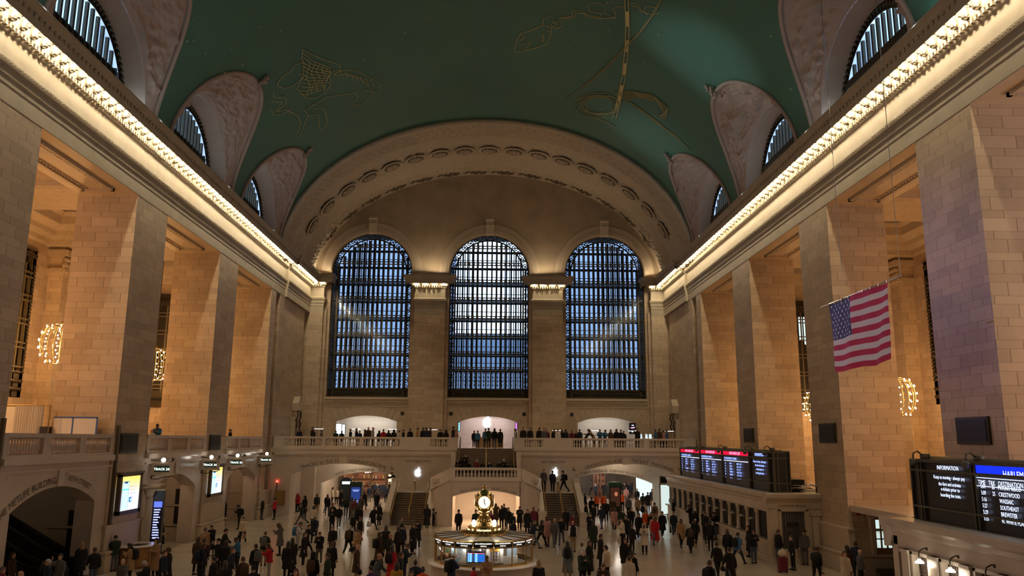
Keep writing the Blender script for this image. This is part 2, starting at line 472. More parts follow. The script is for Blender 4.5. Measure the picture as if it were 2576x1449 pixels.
    # back windows of the corridor
    for bi, (a, b_) in enumerate(BAYS):
        if bi < 2: continue
        yc = (a+b_)/2; w = struct('window_%d' % (20+bi+(0 if side < 0 else 5)), (xb, yc, 8.9)); xx = xb - side*.05
        q = MB()
        for k in range(9):
            y = yc-3.0+6.0*k/8; q.box(min(xx, xx+side*.25), y-.07, 8.9, max(xx, xx+side*.25), y+.07, 18.6)
        for k in range(6):
            z = 10.5 + k*1.55
            for dz in (0, .32): q.box(min(xx-side*.06, xx+side*.2), yc-3.3, z+dz-.05, max(xx-side*.06, xx+side*.2), yc+3.3, z+dz+.05)
        q.build('window_bars', M['iron'], w)
        q = MB(); 
        for ya in (yc-3.3, yc+2.95): q.box(min(xx, xx+side*.2), ya, 8.9, max(xx, xx+side*.2), ya+.35, 18.6)
        q.box(min(xx, xx+side*.2), yc-3.3, 17.6, max(xx, xx+side*.2), yc+3.3, 18.6); q.box(min(xx, xx+side*.2), yc-3.3, 8.9, max(xx, xx+side*.2), yc+3.3, 10.4)
        for k in range(24):
            for zz in (18.1, 9.4, 9.9): q.ball((xx-side*.04, yc-3.1+6.2*k/23, zz), .14, 5, 4)
        for k in range(30):
            for ya in (-3.12, 3.12): q.ball((xx-side*.04, yc+ya, 10.5+k*.24), .12, 5, 4)
        q.build('iron_border', M['bronze'], w)
        q = MB(); xp = xx+side*.45; q.box(min(xp, xp+side*.05), yc-3.3, 8.9, max(xp, xp+side*.05), yc+3.3, 18.6)
        q.build('pane', M['darkglass'] if 'darkglass' in M else M.setdefault('darkglass', plain('tan_shade_glass', (.30,.235,.13), .25)), w)

# end windows of the two corridors
for side in (-1, 1):
    w = struct('window_%d' % (40 if side < 0 else 41), (side*25.7, 66.05, 8.9)); q = MB(); yy = 65.95
    for k in range(8): x = side*25.7-2.6+5.2*k/7; q.box(x-.06, yy, 8.9, x+.06, yy+.12, 18.2)
    for k in range(6):
        for dz in (0, .3): q.box(side*25.7-2.6, yy-.02, 10.4+k*1.5+dz-.04, side*25.7+2.6, yy+.1, 10.4+k*1.5+dz+.04)
    q.build('window_bars', M['iron'], w)
    q = MB(); q.box(side*25.7-2.6, yy+.06, 10, side*25.7+2.6, yy+.1, 17.4); q.build('pane', plain('dark_pane', (.035,.03,.025), .2) if side < 0 else bpy.data.materials['dark_pane'], w)
    q = MB()
    for z0, z1 in ((17.3,18.3),(8.9,10.2)):
        q.box(side*25.7-2.7, yy-.03, z0, side*25.7+2.7, yy+.1, z1)
        for k in range(20): q.ball((side*25.7-2.6+5.2*k/19, yy-.05, (z0+z1)/2), .16, 5, 4)
    q.build('iron_border', M['bronze'], w)
    if side > 0:
        q = MB(); q.box(26.63, yy+.03, 14.9, 26.93, yy+.05, 16.9); q.box(27.05, yy+.03, 14.55, 27.4, yy+.05, 16.9); q.build('lit_pane', emit('office_light', (.75,.9,.85), .9), w)
# ---- entablature: profile (inward offset, z)
PROF = [(.015,18.96),(.015,19.62),(.04,19.66),(.04,19.92),(.09,19.97),(.09,20.26),(.17,20.32),(.19,20.52),(.06,20.58),(.03,20.66),(.03,21.52),(.10,21.6),(.16,21.72),(.27,21.84),(.29,21.94)]
PROF2 = [(.29,21.94),(.29,22.3),(.86,22.3),(.9,22.22),(.9,21.96),(.93,21.96),(.95,22.5),(1.02,22.58),(1.15,22.7),(1.15,22.82),(.2,22.95),(-.6,22.95)]
def bracket_mesh():
    # scroll bracket hanging under the soffit; local x = outward from wall, z down from soffit
    q = MB(); prof = [(.28,0),(.84,0),(.84,-.07),(.79,-.15),(.70,-.17),(.62,-.13),(.56,-.17),(.52,-.26),(.44,-.34),(.34,-.36),(.28,-.33)]
    q.prism(prof, lambda u, w, d: (u, d, w), -.13, .13)
    q.smooth = True
    for y in (-.14, .14): q.ball((.40, y*.8, -.27), .09, 6, 4, 1, .6, 1)
    for k in range(4): q.ball((.36+.12*k, 0, -.36+.055*k+(.02 if k%2 else 0)), .075, 6, 4, 1, 1.5, .8)
    return q
BR = None
bulb_me = None
M['bulb'] = emit('bulb_glow', (1.0,.78,.42), 30)
CORN = []
def cornice_run(path, nxt_in, name, side, n_br, root):
    pass
LAMPS = []
def bracket_at(root, pos, ang):
    global BR
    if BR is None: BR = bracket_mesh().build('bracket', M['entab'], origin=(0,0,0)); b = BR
    else: b = copy_obj(BR, root)
    b.parent = root; b.location = Vector(pos) - root.location; b.rotation_euler = (0,0,ang)
def bulb_at(root, pos):
    global bulb_me
    if bulb_me is None:
        q = MB(); q.smooth = True; q.ball((0,0,0), .05, 8, 6); o = q.build('light_bulb', M['bulb'], origin=(0,0,0)); o.parent = root; bulb_me = o
    else: o = copy_obj(bulb_me, root)
    o.location = Vector(pos) - root.location; LAMPS.append(Vector(pos))
for side in (-1, 1):
    sgn = -side
    root = struct('trim_%d' % (1 if side < 0 else 2), (side*XW, 40, ZL))
    def X(d, e=0): return side*(XW - d)
    segs = [(YW, 70.3, 0.0), (70.3, 79.9, .22)]
    q = MB()
    for a, b_, e in segs:
        q.grid([[(X(d+e), a, z) for d, z in PROF], [(X(d+e), b_, z) for d, z in PROF]])
        q.grid([[(X(d+e), a, z) for d, z in PROF2], [(X(d+e), b_, z) for d, z in PROF2]])
    for P_ in (PROF, PROF2):      # the return where the cornice breaks forward
        q.grid([[(X(d), 70.3, z) for d, z in P_], [(X(d+.22), 70.3, z) for d, z in P_]])
    # bead row
    q.smooth = True
    for k in range(int((80-24)/.22)):
        y = 24 + k*.22; q.ball((X(.185+(.22 if y > 70.3 else 0)), y, 20.43), .05, 5, 3)
    q.smooth = False
    # egg and dart teeth under the soffit
    for k in range(int((80-20)/.24)):
        y = 20 + k*.24; e = .22 if y > 70.3 else 0
        xa, xb_ = sorted((X(.14+e), X(.285+e))); q.box(xa, y, 21.68, xb_, y+.12, 21.88)
    # palmettes on the crown
    q.smooth = True
    for k in range(int((80-20)/.36)):
        y = 20 + k*.36; e = .22 if y > 70.3 else 0
        q.ball((X(.97+e), y, 22.38), .09, 5, 4, .6, 1.3, 1.2)
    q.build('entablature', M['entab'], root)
    k = 0
    y = 27.53 - .715*16
    while y < 79.4:
        e = .22 if y > 70.3 else 0
        bracket_at(root, (X(e), y-.36, 22.3), 0 if side < 0 else PI)
        if y > 12: bulb_at(root, (X(.66+e), y, 22.12))
        y += .715
# ================================================================= EAST END
M['carved_dark'] = plain('limestone_dark', (.15,.11,.07), .7, noise_s=4, noise_a=.3)  # darker stone tone for the rosette back discs and the cartouches
TA, TB = 18.1, 11.95
# ---- archivolt: coffered soffit that steps back to the tympanum
root = struct('trim_3', (0, YV, VZ))
def orn(a, y, s):
    u = a*s; return max(-.3, .6*sin(u*PI*2)*cos(y*5+sin(u*PI)*2) + .8*noise.noise(Vector((u*2.2, y*3.1, 1.7))))
prof = [(66.95,0,12.95,'p'),(66.95,.12,12.85,'p'),(66.8,.18,12.72,'p'),(66.85,.4,12.5,'p'),(67.0,.45,12.42,'p'),(67.25,.45,12.42,'p')]
for i in range(16): prof.append((67.3+2.0*i/15, .47, 12.4-.15*i/15, 'o'))
prof += [(69.35,.42,12.2,'p'),(69.45,.36,12.22,'p'),(71.0,.36,12.2,'p'),(71.1,.42,12.14,'p')]
for i in range(14): prof.append((71.2+2.4*i/13, .40, 12.14, 'r'))
prof += [(73.7,.44,12.1,'p'),(73.8,.38,12.14,'p'),(74.6,.38,12.14,'p'),(74.65,.42,12.08,'p'),(75.5,.42,12.08,'p'),(75.55,.46,12.02,'p'),(76.4,.46,12.02,'p'),(76.5,.52,11.95,'p'),(76.8,.52,11.95,'p')]
for i in range(10): prof.append((76.9+1.2*i/9, .56, 11.9, 'q'))
prof += [(78.15,.5,11.96,'p'),(78.2,.34,12.1,'p'),(80.05,.34,12.1,'p')]
na = 520; rows = []
for i in range(na+1):
    a = PI*i/na; r = []
    for y, da, b_, kd in prof:
        d = 0
        if kd == 'o': d = .26*orn(a, y, 48)
        elif kd == 'q': d = .2*orn(a, y, 60)
        elif kd == 'r': d = .22*max(0, noise.noise(Vector((a*40, y*2.2, 4.0))))
        aa = VA - da - d; bb = b_ - d
        r.append((aa*cos(a), y, VZ + bb*sin(a)))
    rows.append(r)
q = MB(); q.smooth = True; q.grid(rows); q.build('archivolt', M['carved'], root, recalc=False)
# rosettes in the soffit
def rosette():
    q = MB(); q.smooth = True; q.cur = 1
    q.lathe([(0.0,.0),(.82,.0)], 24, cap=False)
    q.cur = 0
    q.lathe([(.80,0),(.82,.08),(.88,.10),(.93,.05),(.97,.09),(1.02,.0)], 24, cap=False)
    for k in range(16):
        a = 2*PI*k/16; c = Vector((cos(a), sin(a), 0)); t = Vector((-sin(a), cos(a), 0))
        q.tube([c*.18+Vector((0,0,.05)), c*.45+Vector((0,0,.10)), c*.70+Vector((0,0,.02))], [.03,.075,.02], 5)
    q.ball((0,0,.06), .2, 10, 5, 1, 1, .8)
    return q
arc = [0.0]; A_, B_ = VA-.40, 12.14
for i in range(1, 2001):
    a0, a1 = PI*(i-1)/2000, PI*i/2000
    arc.append(arc[-1] + sqrt((A_*(cos(a1)-cos(a0)))**2 + (B_*(sin(a1)-sin(a0)))**2))
def arc_angle(s):
    import bisect
    return PI*bisect.bisect(arc, s)/2000
rs = None
for k in range(-8, 9):
    a = arc_angle(arc[-1]/2 + k*2.42)
    p = Vector((A_*cos(a), 72.4, VZ + B_*sin(a))); nn = -Vector((cos(a)/A_, 0, sin(a)/B_)).normalized()
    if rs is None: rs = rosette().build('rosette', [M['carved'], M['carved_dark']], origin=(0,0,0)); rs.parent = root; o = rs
    else: o = copy_obj(rs, root)
    o.matrix_local = Matrix.Translation(p + nn*.2 - root.location) @ Vector((0,0,1)).rotation_difference(nn).to_matrix().to_4x4()
def cartouche():
    q = MB(); q.smooth = True
    q.ball((0,0,.05), .34, 8, 5, 1, .8, .6)
    for k in range(22):
        a = random.uniform(0, 2*PI); r = random.uniform(.3, .95)
        q.ball((r*cos(a)*1.25, r*sin(a)*.62, .03), random.uniform(.08,.17), 6, 4, 1.5, .8, .7)
    return q
ct = None
for k in range(-7, 7):
    a = arc_angle(arc[-1]/2 + (k+.5)*2.85)
    p = Vector(((VA-.34)*cos(a), 79.1, VZ + 12.1*sin(a))); nn = -Vector((cos(a)/A_, 0, sin(a)/B_)).normalized()
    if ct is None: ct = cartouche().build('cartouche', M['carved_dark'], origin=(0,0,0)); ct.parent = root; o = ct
    else: o = copy_obj(ct, root)
    x = Vector((-sin(a)*A_, 0, cos(a)*B_)).normalized(); yy = nn.cross(x)
    mt = Matrix((x, yy, nn)).transposed().to_4x4()
    o.matrix_local = Matrix.Translation(p - root.location) @ mt

# ---- east wall with three tall arched openings and three low arches
def cdt_wall(outer, holes, y0, y1):
    V = []; E = []
    for loop in [outer] + holes:
        b0 = len(V); V += loop; n = len(loop); E += [(b0+i, b0+(i+1)%n) for i in range(n)]
    cv, ce, cf, _, _, _ = delaunay_2d_cdt([Vector(v) for v in V], E, [], 0, 1e-4)
    q = MB(); fs = []
    for f in cf:
        cx = sum(cv[i].x for i in f)/len(f); cy = sum(cv[i].y for i in f)/len(f)
        if inside(outer, cx, cy) and not any(inside(h, cx, cy) for h in holes): fs.append(tuple(f))
    q.add([(p.x, y0, p.y) for p in cv], fs)
    for h in holes:
        n = len(h)
        for i in range(n):
            a, b_ = h[i], h[(i+1)%n]; q.quad((a[0],y0,a[1]),(b_[0],y0,b_[1]),(b_[0],y1,b_[1]),(a[0],y1,a[1]))
    return q
def seg_arch(xa, xb, z0, zs, zc, n=20):
    w = (xb-xa)/2; h = zc-zs; R = (w*w+h*h)/(2*h); cx = (xa+xb)/2; cz = zc-R
    pts = [(xa, z0), (xb, z0)]
    for i in range(n+1):
        x = xb - (xb-xa)*i/n; pts.append((x, cz+sqrt(max(0, R*R-(x-cx)**2))))
    return pts
WC = [-12.07, .09, 12.1]; WR = 4.1; WS = 23.45; SILL = 10.55
def round_arch(c, r, z0, zs, n=32): return [(c-r, z0), (c+r, z0)] + [(c+r*cos(PI*i/n), zs+r*sin(PI*i/n)) for i in range(n+1)]
STORE = [(-15.04,-8.99),(-2.84,3.09),(9.13,15.03)]
root = struct('wall_east', (0, YE, 5.4))
outer = [(-18.4,5.4),(18.4,5.4),(18.4,22)] + [(18.4*cos(PI*i/60), VZ+12.1*sin(PI*i/60)) for i in range(61)] + [(-18.4,22)]
holes = [round_arch(c, WR, SILL, WS) for c in WC] + [seg_arch(a, b_, 5.45, 8.15, 8.73) for a, b_ in STORE]
w = cdt_wall(outer, holes, YE, YE+.9)
low = MB(); up = MB()
for f, mi, sm in zip(w.f, w.mi, w.sm):
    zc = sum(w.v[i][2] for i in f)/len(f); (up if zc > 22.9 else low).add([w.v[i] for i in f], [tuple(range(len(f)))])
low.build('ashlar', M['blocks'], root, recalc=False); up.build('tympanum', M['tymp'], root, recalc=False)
q = MB(); ow = MB()
for c in WC:
    q.grid([[(c+r*cos(PI*i/32), y, WS+r*sin(PI*i/32)) for i in range(33)] for r, y in ((4.12,YE-.02),(4.2,YE-.1),(4.6,YE-.1),(4.65,YE-.06),(5.15,YE-.06),(5.2,YE))])
    # keystone console
    q.prism([(YE,WS+3.95),(YE-.35,WS+4.1),(YE-.55,WS+4.9),(YE-.6,WS+5.4),(YE-.75,WS+5.5),(YE-.75,WS+5.7),(YE,WS+5.7)], YZ(c), -.42, .42)
    q.smooth = True
    for k in range(5): q.ball((c-.3+.15*k, YE-.55, WS+5.0), .12, 6, 4)
    q.smooth = False
    # sill and carved band
    q.box(c-4.2, YE-.18, 10.3, c+4.2, YE+.4, 10.56)
    q.box(c-4.2, YE-.1, 9.62, c+4.2, YE+.02, 9.72); q.box(c-4.2, YE-.1, 10.1, c+4.2, YE+.02, 10.2)
    for k in range(30): q.tube([(c-4+.275*k, YE-.03, 9.8), (c-3.9+.275*k, YE-.06, 10.0), (c-3.8+.275*k, YE-.03, 9.8)], .05, 5)
q.build('window_surround', M['stone'], root)
# voussoir lines of the low arches are drawn as thin projecting blocks
q = MB()
for a, b_ in STORE:
    c = (a+b_)/2
    for k in range(-5, 6):
        x = c + k*.55; hw = .26
        zc = 8.73 - .58*((x-c)/3.05)**2
        dx = k*.10
        q.prism([(x-hw, zc+.02),(x+hw, zc+.02),(x+hw+dx, zc+.9),(x-hw+dx, zc+.9)], XZ(YE), -.03, .01)
q.build('voussoirs', M['stone'], root)
q = MB()
for x in (-8.45,-3.6,3.75,8.55): q.box(x-.17, YE-.05, 8.78, x+.17, YE+.02, 9.12)
q.build('vent_grille', M['black'], root)
# ---- pilasters with the lit entablature
YP = 79.35
root = struct('trim_4', (0, YP, 10))
q = MB()
PIL = [(-7.5,-4.4),(4.55,7.62)]
for x0, x1 in PIL:
    q.box(x0, YP, 5.5, x1, YE+.1, 19.0); q.box(x0-.35, YP+.35, 5.5, x1+.35, YE+.1, 19.4)
for s in (-1, 1):
    q.box(min(s*18.4, s*16.75), YP, 5.5, max(s*18.4, s*16.75), YE+.1, 19.0); q.box(min(s*18.4, s*16.45), YP+.35, 5.5, max(s*18.4, s*16.45), YE+.1, 19.4)
q.build('shaft', M['blocks'], root)
q = MB(); q2 = MB()
def cap(x0, x1, left=True, right=True):
    for P_ in (PROF, PROF2):
        rows = []
        for d, z in P_:
            r = []
            r += [(x0-d, YE+.3, z), (x0-d, YP-d, z)] if left else [(x0, YP-d, z)]
            r += [(x1+d, YP-d, z), (x1+d, YE+.3, z)] if right else [(x1, YP-d, z)]
            rows.append(r)
        q.grid(rows)
    n = int((x1-x0)/.715+.4)
    for k in range(n+1):
        x = lerp(x0-(.3 if left else -.3), x1+(.3 if right else -.3), k/n) if n else x0
        bracket_at(root, (x, YP, 22.3), -PI/2)
    for k in range(n):
        x = lerp(x0-(.3 if left else -.3), x1+(.3 if right else -.3), (k+.5)/n); bulb_at(root, (x, YP-.56, 22.13))
    for k in range(int((x1-x0)/.24)):
        q2.box(x0+k*.24, YP-.33, 21.66, x0+k*.24+.12, YP-.14, 21.93); q2.ball((x0+k*.24+.06, YP-.2, 20.43), .07, 5, 3)
for x0, x1 in PIL: cap(x0, x1)
cap(-18.3, -16.75, False, True); cap(16.75, 18.3, True, False)
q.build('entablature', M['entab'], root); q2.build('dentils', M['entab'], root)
# ---- the three great windows
ZT = [at(1232, v, y=80.6).z for v in (623, 665, 708.5, 753, 799.5, 843.7, 889, 928, 980)]
def hw(z, r):                       # half width of an arch of radius r at height z
    return r if z < WS else sqrt(max(0, r*r-(z-WS)**2))
for wi, c in enumerate(WC):
    root = struct('window_%d' % (wi+1), (c, YE+.6, SILL))
    y = YE+.55; R = 3.5
    q = MB(); n = 15
    for k in range(n+1):
        x = -R + 2*R*k/n; top = WS + sqrt(max(0, R*R-x*x)); q.box(c+x-.045, y-.06, SILL+.8, c+x+.045, y+.08, top)
    for z in ZT[:-1]:
        h = hw(z, R)
        for dz in (-.13, .13): q.box(c-h, y-.07, z+dz-.04, c+h, y+.08, z+dz+.04)
        for k in range(n+1):
            x = -R+2*R*k/n
            if abs(x) < h: q.box(c+x-.08, y-.11, z-.2, c+x+.08, y+.1, z+.2)
    q.build('mullions', M['iron'], root)
    # ornamental border
    q = MB()
    for r0, r1 in ((4.12,4.0),(3.62,3.46)):
        q.grid([[(c+r*cos(PI*i/40), y-.08, WS+r*sin(PI*i/40)) for i in range(41)] for r in (r0, r1)])
        for s in (-1, 1): q.box(min(c+s*r0,c+s*r1), y-.1, SILL, max(c+s*r0,c+s*r1), y+.08, WS)
    q.box(c-4.1, y-.1, SILL, c+4.1, y+.1, SILL+.1); q.box(c-3.6, y-.1, ZT[8]-.08, c+3.6, y+.1, ZT[8]+.08)
    q.smooth = True
    def scroll(px, pz, r, s, wd=.035, ux=1, uz=1):
        q.tube([(c+px+r*(1-.6*k/7)*cos(s*k*.9), y-.04, pz+r*(1-.6*k/7)*sin(s*k*.9)) for k in range(8)], wd, 4, False)
    for k in range(33):
        z = SILL + .4 + k*.4
        for s in (-1, 1):
            if z < WS: scroll(s*3.82, z, .19, s*(1 if k % 2 else -1), .05)
    for k in range(31):
        a = PI*(k+.5)/31; scroll(3.82*cos(a), WS+3.82*sin(a), .19, 1 if k % 2 else -1, .055)
    for k in range(15):
        x = -3.27+6.53*k/14
        for dx in (-.11, .11): scroll(x+dx, SILL+.46, .16, 1 if dx > 0 else -1, .045)
        scroll(x, ZT[7]-.45, .15, 1, .035); scroll(x, ZT[7]-.85, .12, -1, .03); q.ball((c+x, y-.03, ZT[8]+.8), .07, 5, 4, 1, .6, 1.6); q.tube([(c+x, y-.03, ZT[8]+.1), (c+x, y-.03, ZT[7]-.2)], .025, 4, False)
        scroll(x, ZT[8]+.4, .1, 1, .03)
    q.build('iron_scrollwork', M['bronze'], root)
    q = MB(); q.box(c-4.1, y+.16, SILL, c+4.1, y+.2, SILL+.95); q.build('spandrel', M['bronze'], root)
    # glass walkways and the outer sash behind
    q = MB(); yo = y+2.3
    for z in ZT[2:8]: q.box(c-4.3, y+.35, z-.05, c+4.3, yo-.1, z+.02)
    q.build('glass_walkway', plain('walkway_slab', (.10,.13,.16), .3), root)
    q = MB(); n2 = 15
    for k in range(n2+1):
        x = -3.9 + 7.8*k/n2; wd = .085 if wi == 1 else .115
        q.box(c+x-wd, yo, SILL-.5, c+x+wd, yo+.3, WS+sqrt(max(0, 16.5-x*x)))
    for z in ZT: q.box(c-4.2, yo-.05, z-.16, c+4.2, yo+.1, z+.08)
    for i in range(len(ZT)-1):
        zm = (ZT[i]+ZT[i+1])/2; q.box(c-4, yo, zm-.03, c+4, yo+.1, zm+.03)
    q.build('outer_sash', plain('sash_blue_grey', (.045,.06,.085), .4) if wi == 0 else bpy.data.materials['sash_blue_grey'], root)
    q = MB(); pts = round_arch(c, 4.15, SILL-.3, WS); q.add([(u, y+.14, w_) for u, w_ in pts], [tuple(range(len(pts)))]); q.build('glass', M['glass'], root)
    q = MB()
    for s in (-1, 1): q.box(min(c+s*4.1,c+s*4.6), y+.1, SILL-.6, max(c+s*4.1,c+s*4.6), yo+.4, 28)
    q.box(c-4.6, y+.1, 27.6, c+4.6, yo+.4, 28.1); q.box(c-4.6, y+.1, SILL-.6, c+4.6, yo+.4, SILL-.3)
    q.build('shaft_wall', M['black'], root)
# ---- buildings across the avenue
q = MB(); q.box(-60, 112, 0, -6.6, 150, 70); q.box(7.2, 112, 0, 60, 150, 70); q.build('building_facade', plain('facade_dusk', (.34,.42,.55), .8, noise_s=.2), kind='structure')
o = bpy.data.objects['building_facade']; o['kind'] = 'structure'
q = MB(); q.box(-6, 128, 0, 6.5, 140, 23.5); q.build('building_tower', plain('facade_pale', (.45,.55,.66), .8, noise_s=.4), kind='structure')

# ---- balcony, front wall with the two passage arches
ZB = 5.68; YB = 69.3
root = struct('wall_balcony', (0, YB, 0))
ARL = seg_arch(-16.55, -7.75, -.01, 3.45, 4.33, 28); ARR = seg_arch(7.75, 16.55, -.01, 3.5, 4.45, 28)
w = cdt_wall([(-18.4,-.02),(18.4,-.02),(18.4,5.25),(-18.4,5.25)], [ARL, ARR, [(-2.35,2.2),(2.35,2.2),(2.35,5.2),(-2.35,5.2)]], YB, YB+1.2)
w.build('marble_face', M['marble'], root, recalc=False)
q = MB()
for a, b_ in ((-18.3,-2.42),(2.42,18.3)):
    q.box(a, YB-.12, 5.0, b_, YB+.3, 5.12); q.box(a, YB-.3, 5.5, b_, YB+.4, 5.68); q.box(a, YB-.2, 5.12, b_, YB+.35, 5.5)
for s in (-1, 1):
    c = s*12.15
    q.box(c-.32, YB-.08, 4.36, c+.32, YB+.1, 5.05)
    for xa, xb in ((c-3.3,c-.5),(c+.5,c+3.3)): q.box(xa, YB-.05, 4.92, xb, YB+.02, 5.0)
q.build('ledge', M['marble_light'], root)
q = MB()
q.box(-18.3, YB+.0, 5.42, -2.42, 85, ZB); q.box(2.42, YB, 5.42, 18.3, 85, ZB); q.box(-2.42, YB+.05, 5.42, 2.42, 85, ZB)
q.build('balcony_floor', M['marble_light'], root)

# ---- balusters and balustrades
def baluster_mb(h):
    q = MB(); q.smooth = True
    q.lathe([(.075,0),(.075,.08*h),(.05,.1*h),(.05,.14*h),(.085,.3*h),(.09,.38*h),(.06,.55*h),(.04,.72*h),(.05,.84*h),(.07,.88*h),(.07,h)], 8)
    return q
BALU = {}
def balustrade(label, segs, z0, z1, p, dirv, mat=None, group=None):
    """segs: list of ('b', t0, t1, n) baluster runs and ('s', t0, t1) solid panels along dirv from p"""
    mat = mat or M['marble_light']; d = Vector(dirv); nrm = Vector((-d.y, d.x, 0)); P0 = Vector(p)
    t_lo = min(s[1] for s in segs); t_hi = max(s[2] for s in segs)
    th = thing('balustrade', label, 'balustrade', P0 + d*(t_lo+t_hi)/2 + Vector((0,0,z0)), group)
    def slab(q, ta, tb, wd, za, zb):
        a = P0+d*ta; b_ = P0+d*tb
        c = [a-nrm*wd, b_-nrm*wd, b_+nrm*wd, a+nrm*wd]
        q.add([(k.x,k.y,za) for k in c]+[(k.x,k.y,zb) for k in c], [(3,2,1,0),(4,5,6,7),(0,1,5,4),(1,2,6,5),(2,3,7,6),(3,0,4,7)])
    q = MB(); slab(q, t_lo, t_hi, .2, z1-.13, z1); slab(q, t_lo, t_hi, .16, z1-.18, z1-.13); q.build('rail', mat, th)
    q = MB(); slab(q, t_lo, t_hi, .2, z0, z0+.16); q.build('base', mat, th)
    hb = z1-.18-z0-.16
    for s in segs:
        if s[0] == 's':
            q = MB(); slab(q, s[1], s[2], .19 if s[2]-s[1] < 2 else .26, z0, z1 + (.0 if s[2]-s[1] < 2 else .12)); q.build('pedestal', mat, th)
        else:
            for k in range(s[3]):
                t = lerp(s[1], s[2], (k+.5)/s[3]); pos = P0+d*t
                key = (round(hb,3), mat.name)
                if key not in BALU: BALU[key] = baluster_mb(hb).build('baluster', mat, origin=(0,0,0)); o = BALU[key]
                else: o = copy_obj(BALU[key])
                o.parent = th; o.location = Vector((pos.x, pos.y, z0+.16)) - th.location
    return th
def pxx(us, y, v=1110): return [at(u, v, y=y).x for u in us]
x = pxx((690,716,810,820,905,915,1005,1018,1073,1083,1128,1150), YB)
balustrade('pale marble balustrade along the balcony left of the central stairs',
  [('s',x[0],x[1]),('b',x[1],x[2],14),('s',x[2],x[3]),('b',x[3],x[4],13),('s',x[4],x[5]),('b',x[5],x[6],12),('s',x[6],x[7]),('s',x[7],x[8]),('s',x[8],x[9]),('b',x[9],x[10],7),('s',x[10],-2.42)], ZB-.02, 6.6, (0,YB,0), (1,0,0))
x = pxx((1300,1320,1365,1377,1430,1441,1528,1540,1620,1632,1720,1735), YB)
balustrade('pale marble balustrade along the balcony right of the central stairs',
  [('s',2.42,x[1]),('b',x[1],x[2],7),('s',x[2],x[3]),('s',x[3],x[4]),('s',x[4],x[5]),('b',x[5],x[6],13),('s',x[6],x[7]),('b',x[7],x[8],12),('s',x[8],x[9]),('b',x[9],x[10],12),('s',x[10],18.2)], ZB-.02, 6.6, (0,YB,0), (1,0,0))

# ---- central stair block
def flight(q, xa, xb, y_bot, y_top, z_bot, z_top, n):
    for k in range(n):
        z1 = z_bot + (z_top-z_bot)*(k+1)/n; ya = lerp(y_bot, y_top, k/n); yb = lerp(y_bot, y_top, (k+1)/n)
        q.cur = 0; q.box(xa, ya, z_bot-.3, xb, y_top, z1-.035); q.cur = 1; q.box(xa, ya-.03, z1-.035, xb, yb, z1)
    q.cur = 0
LZ = 3.45; SZ = 2.15
cs = thing('central_staircase', 'marble central stair block with arched opening under its landing', 'staircase', (0.1, 63, 0))
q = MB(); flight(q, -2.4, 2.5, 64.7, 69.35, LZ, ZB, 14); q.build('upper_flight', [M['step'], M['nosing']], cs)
q = MB(); q.box(-4.0, 61.6, LZ-.25, 4.1, 64.75, LZ); q.build('landing', M['marble'], cs)
# curved front: outline from the left flight round to the right flight
def front_pts():
    pts = [(-4.2,66.6),(-4.2,64.2),(-4.12,63.2),(-3.9,62.4),(-3.55,61.8),(-3.05,61.48),(-2.5,61.4)]
    return pts + [(-2.48+.0,61.4),(2.7,61.4)] + [(-p+.15, y) for p, y in pts[::-1]]
fp = front_pts()
def ztop(x, y):
    ax = abs(x-.1)
    if y <= 61.45: return 3.45
    return lerp(3.38, 2.75, (ax-2.6)/1.5) if y < 62.3 else lerp(2.72, 2.08, min(1, (y-62.4)/4.2))
q = MB(); rows = [[(x_, y_, 0) for x_, y_ in fp], [(x_, y_, ztop(x_, y_)) for x_, y_ in fp]]
# side parts only (front straight run has the arch)
i0 = 7
for part in ([r[:i0+1] for r in rows], [r[i0+1:] for r in rows]):
    q = MB(); q.grid(part); q.build('curved_wall', M['marble'], cs)
AR2 = seg_arch(-2.42, 2.66, -.01, 2.18, 2.62, 20)
w = cdt_wall([(-2.6,-.02),(2.8,-.02),(2.8,3.45),(-2.6,3.45)], [AR2], 61.4, 62.2); w.build('arched_front', M['marble'], cs, recalc=False)
q = MB(); q.box(-2.6,61.33,3.33,2.8,61.45,3.47); q.box(-2.6,61.36,2.95,2.8,61.42,3.0); q.build('string_course', M['marble_light'], cs)
q = MB()   # passage under the landing
q.quad((-3.2,62.2,-.02),(-3.2,68.6,-.02),(-3.2,68.6,3.2),(-3.2,62.2,3.2)); q.quad((3.4,62.2,0),(3.4,68.6,0),(3.4,68.6,3.2),(3.4,62.2,3.2))
q.quad((-3.2,68.6,0),(3.4,68.6,0),(3.4,68.6,3.2),(-3.2,68.6,3.2)); q.quad((-3.2,62.2,3.2),(3.4,62.2,3.2),(3.4,68.6,3.2),(-3.2,68.6,3.2))
q.build('passage_wall', M['marble_light'], cs)
# landing balustrade
lb = balustrade('marble balustrade on the middle landing above the clock', [('s',-2.6,-2.25),('b',-2.25,2.45,17),('s',2.45,2.8)], 3.47, 4.32, (0,61.55,0), (1,0,0))
for s in (-1, 1):
    q = MB(); pts = fp[:i0+1] if s < 0 else fp[i0+1:]
    rows = []
    for x_, y_ in pts:
        zt = ztop(x_, y_); cx = .1; dx = .17*(1 if x_ < cx else -1)
        rows.append([(x_+dx, y_+.1, zt-.02), (x_-dx*.6, y_-.05, zt-.02), (x_-dx*.6, y_-.05, zt+.87), (x_+dx, y_+.1, zt+.87)])
    q.grid(rows, True); q.build('curved_parapet', M['marble_light'], lb)
